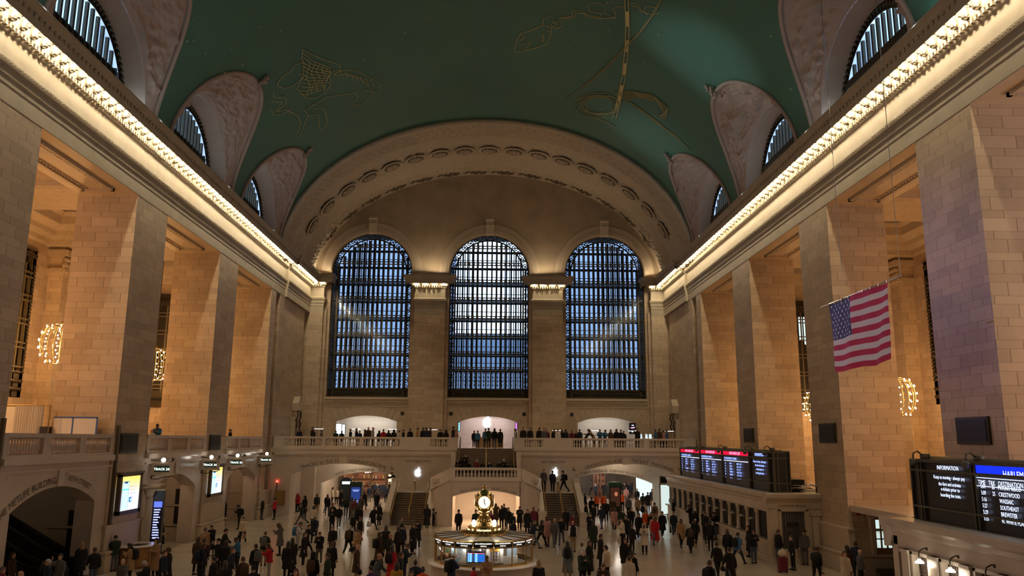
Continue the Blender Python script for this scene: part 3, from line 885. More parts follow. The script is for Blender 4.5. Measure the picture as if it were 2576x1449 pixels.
# two lower flights
for s, nm in ((-1,'left'), (1,'right')):
    xa, xb = (-7.45,-4.25) if s < 0 else (4.4, 7.55)
    st = thing('stair_flight', 'flight of brown stone stairs on the %s of the information booth arch' % nm, 'stairs', ((xa+xb)/2, 64.5, 0))
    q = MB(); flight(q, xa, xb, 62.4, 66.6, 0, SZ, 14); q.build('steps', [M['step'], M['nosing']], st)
    q = MB(); q.box(min(xa, xa-.15), 66.6, SZ-.3, xb+.1, YB, SZ); q.build('landing', M['marble_light'], st)
    for x0, e in ((xa, -1), (xb, 1)):
        q = MB()
        q.prism([(62.0,0),(62.0,1.05),(62.5,1.1),(66.6,2.95),(66.6,0)], YZ(x0), -.22+.0*e, .22); q.box(x0-.24, 66.6, SZ-.3, x0+.24, 67.0, 3.3)
        q.box(x0-.3, 61.7, 0, x0+.3, 62.4, .95); q.box(x0-.34, 61.66, .95, x0+.34, 62.44, 1.05)
        q.build('parapet', M['marble_light'], st)
        q = MB(); q.smooth = True
        xr = x0 - e*.36
        q.tube([(xr, 61.9, .75), (xr, 62.4, .95), (xr, 66.6, 3.0), (xr, 67.3, 3.05)], .045, 8); 
        for t in (0, .5, 1): q.tube([(xr, lerp(62.4,66.6,t), lerp(.95,3.0,t)), (xr+e*.2, lerp(62.4,66.6,t), lerp(.9,2.95,t))], .02, 6)
        q.build('handrail', M['brass'], st)
    q = MB(); q.smooth = True; xm = (xa+xb)/2 + .05
    q.tube([(xm, 62.7, .3), (xm, 62.7, 1.1), (xm, 66.5, 3.05), (xm, 67.1, 3.08), (xm, 67.1, SZ)], .04, 8); q.tube([(xm, 64.6, 1.1), (xm, 64.6, 2.08)], .03, 6)
    q.build('handrail', M['brass'], st)
hr = thing('stair_handrail', 'brass centre handrail of the upper stair flight', 'handrail', (.1, 67, LZ))
q = MB(); q.smooth = True
q.tube([(.06, 64.9, LZ), (.06, 64.9, LZ+1.0), (.06, 69.3, ZB+1.0), (.06, 69.6, ZB+1.0), (.06, 69.6, ZB)], .04, 8); q.build('rail', M['brass'], hr)
for s in (-1, 1):
    hr = thing('stair_handrail', 'brass wall handrail on the %s edge of the upper stairs' % ('left' if s < 0 else 'right'), 'handrail', (s*2.2, 67, LZ))
    q = MB(); q.smooth = True; xx = -2.2 if s < 0 else 2.32
    q.tube([(xx, 64.9, LZ), (xx, 64.9, LZ+.95), (xx, 69.3, ZB+.95), (xx, 69.3, ZB)], .04, 8); q.build('rail', M['brass'], hr)
# walls beside the upper flight
for xa in (-2.75, 2.52):
    q = MB(); q.box(xa, 64.9, 0, xa+.33, YB+.1, 5.4); q.build('stair_cheek', M['marble'], cs)

# ---- shop level behind the balcony arches
root = struct('wall_shop', (0, 84, ZB))
q = MB(); q.box(-18.3, 83.6, ZB, 18.3, 84, 10); q.box(-18.3, YE+.9, 9.0, 18.3, 83.6, 9.2)
for xx in (-15.6,-8.4,-3.3,3.5,8.6,15.6): q.box(xx-.25, YE+.9, ZB, xx+.25, 83.6, 9.2)
q.build('shop_wall', stone_blocks('shop_stone', (.60,.55,.49), (.55,.50,.44), (.40,.36,.31), P=1.4, bw=2.6, stain=.1), root)
# ---- passages under the balcony
root = struct('wall_passage', (0, 74, 0))
IL = seg_arch(-14.95, -6.5, -.01, 2.45, 3.45, 24); IR = seg_arch(6.9, 15.45, -.01, 2.5, 3.45, 24)
w = cdt_wall([(-22,-.02),(22,-.02),(22,5.4),(-22,5.4)], [IL, IR], 74, 74.8); w.build('inner_arch_wall', M['marble_light'], root, recalc=False)
q = MB(); q.box(-22, YB+.6, 5.2, 22, 112, 5.4); q.build('passage_ceiling', M['marble_light'], root)
q = MB(); q.box(-18.9, YB+1.2, 0, -16.6, 74, 5.3); q.box(17.9, YB+1.2, 0, 18.3, 74, 5.3); q.box(-16.6,73.2,0,-15.4,74,5.3)
q.box(-17.2, 74.8, 0, -16.8, 110, 5.3); q.box(-4.6, 74.8, 0, -4.2, 110, 5.3); q.box(4.2, 74.8, 0, 4.6, 110, 5.3); q.box(17.6, 74.8, 0, 18, 110, 5.3); q.box(-22, 110, 0, 22, 110.4, 5.4)
q.box(-4.6, YB+1.0, 0, 4.6, YB+1.1, 5.3)
q.build('passage_side', M['marble_light'], root)
# ================================================================= LEFT SIDE, LOWER LEVEL
M['ink'] = plain('carved_letters', (.10,.07,.045), .7)
M['screen_black'] = plain('screen_black', (.012,.012,.018), .35)
root = struct('wall_north', (-18.3, 45, 0))
q = MB(); face = MB(); led = MB()
for bi, (a, b_) in enumerate(BAYS):
    if bi < 1: continue
    op = seg_arch(a+1.15, b_-1.15, -.01, 3.45, 4.3, 22)
    w = cdt_wall([(a-.05,-.02),(b_+.05,-.02),(b_+.05,5.5),(a-.05,5.5)], [op], 0, .9)
    face.merge(w, lambda p: Vector((-18.36-p.y, p.x, p.z)))
    led.box(-18.5, a, 5.3, -18.12, b_, 5.56); led.box(-18.4, a, 5.0, -18.22, b_, 5.08)
    c = (a+b_)/2; led.box(-18.4, c-.22, 4.33, -18.27, c+.22, 5.0)
    for ya, yb in ((a+.6, c-.5), (c+.5, b_-.6)): led.box(-18.4, ya, 4.78, -18.31, yb, 4.85)
    # passage behind: side walls, back wall
    for y in (a, b_): q.quad((-18.4,y+(.01 if y == a else -.01),0),(-29,y+(.01 if y == a else -.01),0),(-29,y+(.01 if y == a else -.01),5.15),(-18.4,y+(.01 if y == a else -.01),5.15))
    q.quad((-29,a,0),(-29,b_,0),(-29,b_,5.15),(-29,a,5.15))
face.build('arched_face', M['marble'], root); led.build('ledge', M['marble_light'], root); q.build('passage_side', M['marble'], root)
# smaller inner arches leading to the tracks
q = MB()
for a, b_ in BAYS[3:]:
    w = cdt_wall([(a,-.02),(b_,-.02),(b_,5.15),(a,5.15)], [seg_arch(b_-4.9, b_-1.1, -.01, 2.75, 3.3, 16)], 0, .6)
    q.merge(w, lambda p: Vector((-20.6-p.y, p.x, p.z)))
q.build('track_arch', M['marble_light'], root)
for (a, b_), txt in zip(BAYS[3:], ('24 TRACK 24', '23 TRACK 23')):
    c = b_-3.0; R = ((1.9**2+.55**2)/(2*.55))
    t = text_mb(txt, .34, arc_text((-20.57, c, 0), (0,1,0), 0, R+.12, 3.3-R)); o = t.build('engraved_sign', M['ink'], root)
c = (31.22+40.25)/2; w_ = 3.365; R = (w_*w_+.85*.85)/(1.7)
text_mb('THE METLIFE BUILDING', .40, arc_text((-18.33, c, 0), (0,1,0), -2.35, R+.14, 4.3-R)).build('engraved_sign', M['ink'], root)
text_mb('45TH STREET', .36, arc_text((-18.33, c, 0), (0,1,0), 1.75, R+.22, 4.3-R)).build('engraved_sign', M['ink'], root)
# pier plinths on both sides
for side in (-1, 1):
    root = struct('baseboard_' + side_name(side), (side*18.3, 45, 0)); q = MB()
    for a, b_ in PIERS + [(66.1, 69.2)]:
        if side > 0 and a > 42: continue
        lo = lambda e, z0, z1: q.box(min(side*(18.3-e), side*21.0), a-e, z0, max(side*(18.3-e), side*21.0), b_+e, z1)
        lo(.10, 0, 2.15); lo(.18, 2.08, 2.2); lo(.30, 0, .78); lo(.24, .78, .88); lo(.34, .88, .98)
    q.build('plinth', M['stone'], root)
    q = MB()
    if side < 0:
        spots_ = [(40.85,42.85,5.6,6.62),(53.75,55.8,5.6,6.62)]
    else: spots_ = [(40.95,42.95,6.35,7.38),(53.9,55.9,6.35,7.3),(28.15,30.15,6.35,7.35)]
    for a, b_, z0, z1 in spots_:
        v = thing('loudspeaker_panel', {True:'black square speaker panel on the left pillar above the first lit poster',False:'black square speaker panel on the left pillar above the second lit poster'}[a < 50] if side < 0 else {40.95:'black square speaker panel on the right pillar behind the hanging flag',53.9:'small black square speaker panel on the right pillar above the far departure board',28.15:'large black square speaker panel on the right pillar above the near departure board'}[a], 'speaker', (side*18.28, (a+b_)/2, z0))
        q = MB(); q.box(min(side*18.31, side*18.2), a, z0, max(side*18.31, side*18.2), b_, z1); q.build('frame', M['bronze'], v)
        q = MB(); q.box(min(side*18.25, side*18.18), a+.1, z0+.1, max(side*18.25, side*18.18), b_-.1, z1-.1)
        for k in range(14): 
            zz = lerp(z0+.14, z1-.14, k/13); q.box(min(side*18.19, side*18.165), a+.12, zz, max(side*18.19, side*18.165), b_-.12, zz+.02)
        q.build('grille', M['black'], v)
# balcony rails between the left piers
for (a, b_), lb_ in zip(BAYS[2:], ('marble balustrade in the nearest left bay above the arch to the office building', 'marble balustrade in the middle left bay above the signed track arch', 'marble balustrade in the farthest left bay beside the corner')):
    L = b_-a
    balustrade(lb_, [('s',0,.35),('b',.35,.31*L,12),('s',.31*L,.37*L),('b',.37*L,.64*L,12),('s',.64*L,.70*L),('b',.70*L,L-.35,12),('s',L-.35,L)], 5.54, 6.55, (-18.45, a, 0), (0,1,0), M['marble'])
# ---- hanging track signs
M['sign_text'] = emit('sign_white', (.85,1,.95), 3.2); M['sign_green'] = plain('sign_green', (.03,.08,.05), .4)
M['globe'] = emit('globe_white', (1,.93,.82), 9)
def track_sign(y, txt, lab):
    t = thing('track_sign', lab, 'sign', (-17.65, y, 4.3), 'track signs over the left gateways')
    q = MB(); q.box(-18.2, y-.11, 4.42, -17.1, y+.11, 5.02); q.box(-18.24, y-.14, 4.98, -17.06, y+.14, 5.06); q.box(-18.24, y-.14, 4.38, -17.06, y+.14, 4.44); q.build('housing', M['marble'], t)
    q = MB(); q.box(-18.05, y-.125, 4.56, -17.25, y+.125, 4.88); q.build('panel', M['sign_green'], t)
    text_mb(txt, .185, flat((-17.65, y-.135, 4.65), (1,0,0), (0,0,1))).build('lettering', M['sign_text'], t)
    q = MB(); q.smooth = True; q.tube([(-18.25,y,4.2),(-17.9,y,4.16),(-17.5,y,4.3),(-17.2,y,4.31),(-17.1,y,4.38)], .024, 6); q.tube([(-18.25,y,4.2),(-18.2,y,4.34),(-18.05,y,4.36)], .04, 6); q.tube([(-18.3,y,5.2),(-17.9,y,5.16),(-17.55,y,5.1)], .03, 6); q.ball((-17.15,y,5.2),.09,6,5); q.tube([(-17.3,y,5.1),(-17.1,y,5.3)], .05, 6)
    q.build('scroll_bracket', M['bronze'], t)
    q = MB(); q.smooth = True; q.ball((-17.6,y-.1,5.2), .12, 12, 8); q.build('globe_lamp', M['globe'], t)
track_sign(44.95, 'TRACK 24', 'lit track sign beside the first poster, nearest of the four')
track_sign(52.55, 'TRACK 24', 'lit track sign just before the second lit poster')
track_sign(57.9, 'TRACK 23', 'lit track sign just past the second lit poster')
track_sign(65.4, 'TRACK 23', 'lit track sign farthest along, by the corner pillar')
# ---- lit posters
def poster(y0, y1, lab):
    t = thing('lit_poster', lab, 'poster', (-18.1, (y0+y1)/2, 2.6), 'lit posters on the left pillars')
    q = MB(); x0, x1 = -18.2, -18.02; z0, z1 = 2.8, 4.44
    for b_ in ((y0-.25,z0-.2,y0-.02,z1+.12),(y1+.02,z0-.2,y1+.25,z1+.12),(y0-.25,z0-.22,y1+.25,z0-.02),(y0-.25,z1+.02,y1+.25,z1+.14)): q.box(x0, b_[0], b_[1], x1, b_[2], b_[3])
    q.box(x0, y0-.32, z1+.14, x1+.07, y1+.32, z1+.24); q.build('frame', M['frame_brown'], t)
    m = bpy.data.materials.get('poster_screen')
    if not m:
        m = bpy.data.materials.new('poster_screen'); m.use_nodes = True; nt = m.node_tree; nt.nodes.clear()
        g = N(nt, 'ShaderNodeNewGeometry'); s = N(nt, 'ShaderNodeSeparateXYZ'); nt.links.new(g.outputs['Position'], s.inputs[0])
        r = N(nt, 'ShaderNodeValToRGB'); nt.links.new(math_(nt, 'DIVIDE', math_(nt, 'SUBTRACT', s.outputs['Z'], 2.8), 1.64), r.inputs[0])
        e = r.color_ramp.elements; e[0].position = .35; e[0].color = (.95,.95,1,1); e[1].position = .95; e[1].color = (1,.72,.16,1)
        em = N(nt, 'ShaderNodeEmission', Strength=1.0); nt.links.new(r.outputs[0], em.inputs[0]); oo = N(nt, 'ShaderNodeOutputMaterial'); nt.links.new(em.outputs[0], oo.inputs[0])
    xs = -18.06
    q = MB(); q.box(-18.2, y0-.02, z0-.02, xs, y1+.02, z1+.02); q.build('screen', m, t)
    W_ = y1-y0
    def P_(u, v): return (xs+.006, y0+u*W_, z0+v*1.64)
    q = MB(); q.cur = 0
    def rect(q, u0, v0, u1, v1, dx=0): q.add([(xs+.004+dx, y0+u*W_, z0+v*1.64) for u, v in ((u0,v0),(u1,v0),(u1,v1),(u0,v1))], [(0,1,2,3)])
    rect(q, .05, .0, .42, .86); q.cur = 1; rect(q, .065, .0, .405, .845, .002); q.cur = 0; rect(q, .15, .80, .33, .85, .004); q.cur = 2; rect(q, .07, .60, .40, .64, .004)
    for k in range(7): q.cur = 3; rect(q, .09, .56-.06*k, .09+.16-.03*(k%3), .57-.06*k, .004)
    q.cur = 4; rect(q, .46, .22, .60, .37); q.cur = 5; rect(q, .52, .25, .57, .33, .003)
    q.build('picture', [emit('ad_navy',(.03,.06,.22),1), emit('ad_pale',(.62,.93,.97),1), emit('ad_teal',(.1,.75,.78),1), emit('ad_grey',(.5,.6,.62),1), emit('ad_blue',(.0,.22,.5),1), emit('ad_white',(.9,.95,1),1)], t)
    def fn(a, b): return (xs+.008, y0+(.47)*W_+a, z0+.77*1.64+b)
    text_mb("Don't forget!", .15, fn, 'LEFT', squeeze=.95).build('lettering', emit('ad_gold',(.75,.55,.35),1), t)
    text_mb("Activate your\nTrainTime\nticket before\nboarding.", .15, lambda a, b: (xs+.008, y0+.46*W_+a, z0+.67*1.64+b), 'LEFT', squeeze=.95).build('lettering', emit('ad_indigo',(.16,.18,.5),1), t)
    text_mb("Enjoy your ride", .085, lambda a, b: (xs+.008, y0+.46*W_+a, z0+.12*1.64+b), 'LEFT').build('lettering', bpy.data.materials['ad_indigo'], t)
poster(41.1, 43.15, 'glowing yellow and white phone poster on the pillar by the round desk')
poster(54.1, 56.15, 'glowing yellow and white phone poster on the farther left pillar')
DX1 = (at(177,1282,y=40.15).x, at(210,1282,y=40.15).x); DX2 = (at(445,1231,y=53.05).x, at(470,1231,y=53.05).x)
# ---- dark doorways on the passage walls
for y, x0, x1, z1, lab in ((40.22, DX1[0], DX1[1], 2.87, 'tall black door panel inside the nearest left arch'), (53.1, DX2[0], DX2[1], 3.12, 'tall black door panel inside the track arch past the kiosk')):
    d = thing('door_panel', lab, 'door', ((x0+x1)/2, y-.05, .75))
    q = MB(); q.box(x0, y-.07, .75, x1, y, z1); q.build('leaf', M['black'], d)
    q = MB(); q.box(x0-.05, y-.09, .72, x0, y, z1+.05); q.box(x1, y-.09, .72, x1+.05, y, z1+.05); q.box(x0-.05, y-.09, z1, x1+.05, y, z1+.05); q.build('frame', M['bronze'], d)
    if y > 50:
        q = MB(); q.box(x0+.25, y-.08, 1.5, x0+.45, y-.065, 1.85); q.build('notice', M['carved'], d)
# ---- conduits
for y, z0, z1, lab in ((40.55, 2.3, 7.0, 'thin upright metal conduit at the edge of the pillar with the first poster'), (31.0, 3.5, 7.1, 'upright bronze conduit at the far left edge beside the curtain')):
    q = MB(); q.box(-18.27, y-.07, z0, -18.15, y+.07, z1); q.box(-18.3, y-.1, z0-.1, -18.12, y+.1, z0); tag(q.build('conduit', M['frame_brown']), lab, 'conduit')
# ---- directory pillar with blue screen
t = thing('directory_kiosk', 'narrow stone pillar with a blue departure screen behind the round desk', 'kiosk', (-17.7, 44.2, 0))
q = MB(); q.box(-18.0, 43.95, 0, -17.62, 44.35, 3.3); q.build('pillar', M['stone'], t)
q = MB(); q.prism([(-18.0,3.3),(-17.62,3.3),(-17.5,3.62),(-18.1,3.62)], XZ(43.85), 0, .6); q.box(-18.15, 43.8, 3.62, -16.95, 44.5, 3.7); q.box(-18.2, 43.75, 3.85, -17.2, 44.5, 3.95); q.build('cap', M['carved'], t)
q = MB(); q.box(-17.6, 44.0, .3, -17.08, 44.25, 3.6); q.build('screen', M['screen_black'], t)
q = MB(); q.box(-17.55, 43.985, 2.75, -17.12, 44.0, 3.05)
q.build('header', emit('kiosk_blue', (.08,.12,1), 1.6), t)
q = MB()
for k in range(11): q.box(-17.53, 43.985, 2.6-k*.13, -17.53+random.uniform(.18,.36), 44.0, 2.66-k*.13)
q.box(-17.5, 43.985, 1.15, -17.15, 44.0, 1.22)
q.build('text_lines', emit('kiosk_text', (.35,.4,1), 1.6), t)
# ---- round information desk
t = thing('round_desk', 'round oak desk with pale stone top by the left pillar', 'desk', (-17.55, 42.3, 0))
q = MB(); q.lathe([(1.0,.08),(1.0,.98)], 8, (-17.55,42.3,0), PI/8, PI/8+2*PI, cap=False); q.lathe([(.9,0),(.9,.08)], 8, (-17.55,42.3,0), PI/8, PI/8+2*PI)
for k in range(8):
    a = PI/8 + 2*PI*(k+.5)/8; c = Vector((-17.55+.945*cos(a), 42.3+.945*sin(a), .5)); tx = Vector((-sin(a), cos(a), 0)); n_ = Vector((cos(a), sin(a), 0))
    for sx, sz, ex, ez in ((-.3,0,.03,.36),(.3,0,.03,.36),(0,-.36,.33,.03),(0,.36,.33,.03)):
        cc = c + tx*sx + Vector((0,0,sz)); q.add([cc+tx*i*ex+Vector((0,0,j*ez))+n_*k2 for k2 in (-.01,.03) for i, j in ((-1,-1),(1,-1),(1,1),(-1,1))], [(4,5,6,7),(0,1,5,4),(1,2,6,5),(2,3,7,6),(3,0,4,7)])
q.build('body', M['wood'], t)
q = MB(); q.lathe([(.62,1.0),(1.12,1.0),(1.15,1.03),(1.12,1.07),(.62,1.07),(.62,1.0)], 8, (-17.55,42.3,0), PI/8, PI/8+2*PI, cap=False); q.build('counter_top', M['marble_light'], t)
q = MB(); q.lathe([(.6,.7),(.3,.72),(.0,.72)], 8, (-17.55,42.3,0), cap=False); q.build('inner_shelf', M['black'], t)
# ---- escalators in the nearest left arch
M['esc'] = plain('escalator_black', (.02,.018,.018), .3); M['esc_step'] = plain('escalator_step', (.10,.085,.075), .45)
def escalator(y0, lab):
    t = thing('escalator', lab, 'escalator', (-22, y0+.6, 0)); xb, xt = -19.3, -27.6; zt = 4.6
    for y in (y0, y0+1.2):
        q = MB(); q.prism([(xb+1.2,0),(xb+1.3,.5),(xb+1.1,.95),(xb,.95),(xt,zt+.95),(xt,zt-.4),(xb,-.02)], XZ(y), -.04, .04); q.build('side_panel', M['esc'], t)
        q = MB(); q.smooth = True; q.tube([(xb+1.1,y,.45),(xb+1.3,y,.7),(xb+1.1,y,.98),(xb+.2,y,1.0),(xb-.6,y,1.36),(xt,y,zt+1.0)], .055, 8); q.build('handrail', M['steel'] if False else M['black'], t)
    q = MB()
    for k in range(22):
        x = lerp(xb, xt, k/22); z = lerp(.0, zt, k/22); q.box(x-.38, y0+.08, z-.2, x, y0+1.12, z+.21)
    q.build('steps', M['esc_step'], t)
escalator(38.2, 'dark escalator rising behind the crowd, next to the black door'); escalator(35.4, 'dark escalator at the left frame edge, nearer the viewer')
# ---- screens and curtain on the left balcony
def bal(u, v, x=-21.5): return at(u, v, x=x)
yc_ = 39.35; a = at(20, 1018, y=yc_); b_ = at(112, 1018, y=yc_); z1 = a.z-.05; xm = at(40, 1018, y=yc_).x
t = thing('event_curtain', 'cream pleated curtain on a frame behind the nearest left balustrade', 'curtain', ((a.x+b_.x)/2, yc_, 5.45))
q = MB(); q.smooth = True
q.grid([[(lerp(xm, b_.x, k/60), yc_+.06*sin(k*1.3), z) for k in range(61)] for z in (5.5, 6.5, z1)]); q.build('cloth', M['white'], t)
q = MB(); q.box(a.x-.2, yc_, 5.5, xm, yc_+.05, z1-.05); q.build('white_board', M['white'], t)
q = MB(); xe = at(128, 1018, y=yc_).x; q.tube([(a.x-.2,yc_,z1+.03),(xe,yc_,z1+.03),(xe,yc_,5.45)], .03, 6); q.build('pipe_frame', M['brass_dull'], t)
yb_ = 39.7; a = at(136, 1049, y=yb_); b_ = at(246, 1049, y=yb_)
t = thing('display_board', 'wide white board with blue taped edges behind the left balustrade', 'board', ((a.x+b_.x)/2, yb_, 5.45))
q = MB(); q.box(a.x, yb_, 5.46, b_.x, yb_+.05, a.z); q.build('panel', M['white'], t)
q = MB(); y3 = lerp(a.x,b_.x,.44); q.box(y3-.03, yb_-.015, 5.5, y3+.03, yb_, a.z); q.box(a.x, yb_-.015, a.z-.05, b_.x, yb_, a.z+.02); q.box(b_.x-.05, yb_-.015, 5.5, b_.x+.03, yb_, a.z); q.build('blue_tape', plain('tape_blue', (.05,.12,.4), .6), t)
p = at(115, 1075, y=39.5); q = MB(); q.box(p.x-.2, 39.3, 5.46, p.x+.2, 39.7, 6.9); tag(q.build('equipment_case', M['black']), 'small black case standing between the curtain and the white board', 'case')

# ================================================================= RIGHT SIDE: TICKET OFFICES AND BOARDS
def office(y0, y1, yend, x0, lab, open_end_far):
    """long counter building from y0 to y1 with its facade at x0; yend is the end face toward/away from the camera"""
    t = thing('ticket_office', lab, 'booth', (17, (y0+y1)/2, 0))
    q = MB(); q.box(x0+.2, y0+.2, 0, 18.3, y1, 3.3); q.build('body', M['black'], t)
    q = MB(); q.box(x0, y0, 0, x0+.4, y1, 1.05); q.box(x0-.1, y0-.1, 0, x0+.4, y1, .35); q.build('base', M['marble'], t)
    q = MB(); q.box(x0-.2, y0-.1, 1.05, x0+.5, y1, 1.16); q.build('counter_ledge', M['marble_light'], t)
    q = MB(); pr_ = [(x0+.35,2.62),(x0+.02,2.62),(x0,2.7),(x0,3.1),(x0-.05,3.15),(x0-.1,3.3),(x0-.28,3.42),(x0-.3,3.58),(x0-.28,3.66),(x0+.6,3.66)]
    q.prism(pr_, lambda u, w, d: (u, d, w), y0, y1); q.build('entablature', M['marble'], t)
    q = MB(); q.box(x0+.1, y0+.1, 3.55, 19.6, y1, 3.62); q.build('roof', M['grey'], t)
    return t
o1 = office(44.0, 69.2, 43.7, 15.6, 'long marble ticket office with columns under the far departure board', False)
n = 13
for k in range(n):
    y = 46.3 + k*1.76
    if y > 69: break
    q = MB(); q.smooth = True; q.lathe([(.2,1.16),(.2,1.24),(.15,1.28),(.14,1.8),(.125,2.4),(.17,2.46),(.19,2.52),(.19,2.64)], 10, (15.72, y, 0)); q.lathe([(.15,1.16),(.12,2.6)], 8, (15.9, y+.35, 0)); q.build('column', M['marble_light'], o1)
    q = MB(); q.box(15.95, y+.3, 1.16, 16.0, y+1.5, 2.62)
    for j in range(6): q.tube([(15.94, y+.4+j*.2, 1.2),(15.94, y+.4+j*.2, 2.6)], .012, 4)
    q.build('teller_window', M['bronze'], o1)
# end face with the customer service window
q = MB(); ye = 43.7
for x0, x1 in ((15.55,16.16),(17.43,19.62)): q.box(x0, ye, 0, x1, 44.3, 3.0)
q.box(16.16, ye, 0, 17.43, 44.3, .75); q.box(16.16, ye, 2.68, 17.43, 44.3, 3.0); q.box(15.45, ye-.1, 0, 19.62, ye+.1, .3)
for xa, xb in ((17.8,18.22),(18.4,18.72),(19.3,19.6)):
    q.box(xa, ye-.12, .9, xb, ye+.1, 2.55); q.box(xa-.06, ye-.18, 2.5, xb+.06, ye+.1, 2.62); q.box(xa-.05, ye-.16, .85, xb+.05, ye+.1, .98)
for b_ in ((16.0,.72,16.12,2.8),(17.47,.72,17.59,2.8),(16.0,2.72,17.59,2.84)): q.box(b_[0], ye-.08, b_[1], b_[2], ye+.05, b_[3])
q.build('end_wall', M['stone'], o1)
q = MB(); q.prism([(ye+.1,2.85),(ye-.05,2.85),(ye-.05,3.1),(ye-.1,3.2),(ye-.3,3.42),(ye-.32,3.6),(ye-.28,3.66),(ye+.5,3.66)], YZ(0), 15.3, 19.75); q.build('end_cornice', M['stone'], o1)
text_mb('CUSTOMER SERVICE', .17, flat((16.75, ye-.06, 2.93), (1,0,0), (0,0,1))).build('engraved_sign', M['ink'], o1)
q = MB(); q.box(16.16, ye+.12, .75, 17.43, ye+.16, 2.68)
for k in range(9):
    for e in (0, 1): q.tube([(16.18+k*.155, ye+.1, .8), (16.18+k*.155, ye+.1, 2.66)], .012, 4); 
q.build('grille', plain('grille_grey', (.13,.125,.13), .4, .4), o1)
q = MB(); q.box(16.5, ye+.05, 1.9, 17.1, ye+.09, 2.12); q.build('notice', M['black'], o1)
pl = thing('bronze_plaque', 'gold framed plaque between pilasters right of the customer service window', 'plaque', (19.05, ye-.1, 1.05))
q = MB(); q.box(18.72, ye-.1, 1.05, 19.38, ye, 2.06); q.build('panel', M['brass_dull'], pl)
q = MB()
for b_ in ((18.72,1.05,18.82,2.06),(19.28,1.05,19.38,2.06),(18.72,1.96,19.38,2.06),(18.72,1.05,19.38,1.15),(18.7,1.8,19.4,1.84)): q.box(b_[0], ye-.15, b_[1], b_[2], ye-.08, b_[3])
q.build('frame', M['brass'], pl)
q = MB(); q.box(18.9, ye-.13, 1.22, 19.2, ye-.1, 1.7); q.prism([(18.98,1.42),(19.14,1.5),(18.98,1.58)], XZ(ye-.14), -.01, .01)
for k in range(4): q.box(18.95, ye-.125, 1.26+.04*k, 19.16, ye-.1, 1.275+.04*k)
q.build('emblem', M['brass'], pl)
# near office
o2 = office(14.0, 30.4, 30.4, 15.5, 'near marble ticket office with lit glass lamps in the right foreground', True)
q = MB(); q.prism([(30.3,2.62),(30.42,2.62),(30.42,3.1),(30.5,3.2),(30.7,3.42),(30.72,3.6),(30.68,3.66),(30.2,3.66)], YZ(0), 15.2, 18.3); q.box(15.5, 30.0, 0, 18.2, 30.4, 3.0); q.build('end_wall', M['marble'], o2)
for k in range(8):
    y = 29.35 - k*1.86
    q = MB(); q.box(15.38, y-.24, 1.16, 15.7, y+.24, 2.62); q.box(15.33, y-.28, 2.5, 15.7, y+.28, 2.62); q.build('pilaster', M['marble_light'], o2)
    q = MB()
    for b_ in ((y-1.55,1.16,y-1.43,2.6),(y-.45,1.16,y-.33,2.6),(y-1.55,2.5,y-.33,2.62)): q.box(15.42, b_[0], b_[1], 15.66, b_[2], b_[3])
    q.build('window_frame', M['marble_light'], o2)
    q = MB(); q.box(15.68, y-1.45, 1.16, 15.72, y-.43, 2.55)
    q.cur = 1
    for j in range(9):
        for e in (-1, 1): q.tube([(15.64, y-1.43+j*.125, 1.2 if e < 0 else 2.5), (15.64, y-1.43+min(8, max(0, j+4))*.125*1.0, 2.5 if e < 0 else 1.2)], .008, 3, False)
    q.build('teller_window', [plain('window_lilac', (.34,.26,.25), .4) if k == 0 else bpy.data.materials['window_lilac'], M['bronze']], o2)
# bracket lamps
M['lampglass'] = emit('lamp_glass', (1,.90,.72), 5.5)
def bracket_lamp(x, y, z, lit, lab, grp):
    t = thing('bracket_lamp', lab, 'lamp', (x, y, z), grp)
    q = MB(); q.smooth = True
    q.lathe([(.17,0),(.17,.02),(.06,.13),(.05,.14)], 6, (x, y, z), cap=False); q.build('shade', M['lampglass'] if lit else M['marble_light'], t)
    q = MB(); q.smooth = True; q.tube([(x+.35,y,z+.45),(x+.22,y,z+.5),(x+.05,y,z+.42),(x,y,z+.3),(x,y,z+.13)], .022, 6); q.ball((x+.3,y,z+.46),.06,6,5)
    for k in range(6): q.tube([(x+.17*cos(k*PI/3), y+.17*sin(k*PI/3), z), (x+.06*cos(k*PI/3), y+.06*sin(k*PI/3), z+.135)], .008, 4)
    q.build('bracket', M['bronze'], t)
bracket_lamp(15.2, 28.0, 2.33, True, 'lit white glass lamp on the near ticket office, the farther one', 'lamps on the near ticket office')
bracket_lamp(15.2, 26.14, 2.33, True, 'lit white glass lamp on the near ticket office, the nearer one', 'lamps on the near ticket office')
bracket_lamp(15.2, 24.28, 2.33, False, 'unlit lamp at the right frame edge on the near ticket office', 'lamps on the near ticket office')
for k in range(9):
    o_ = 'nearest the customer service corner,second from the customer service corner,third from the customer service corner,fourth from the customer service corner,fifth from the customer service corner,sixth from the customer service corner,seventh from the customer service corner,eighth from the customer service corner,farthest in the row'.split(',')[k]
    bracket_lamp(15.35, 46.3+k*1.76, 2.06, False, 'unlit lamp on the far ticket office columns, '+o_.replace(' from the customer service corner',' from the corner').replace('nearest the customer service corner','nearest the corner'), 'lamps on the far ticket office')
bracket_lamp(16.0, 30.75, 2.35, False, 'dark lantern on the end wall of the near ticket office', 'lamps on the near ticket office')
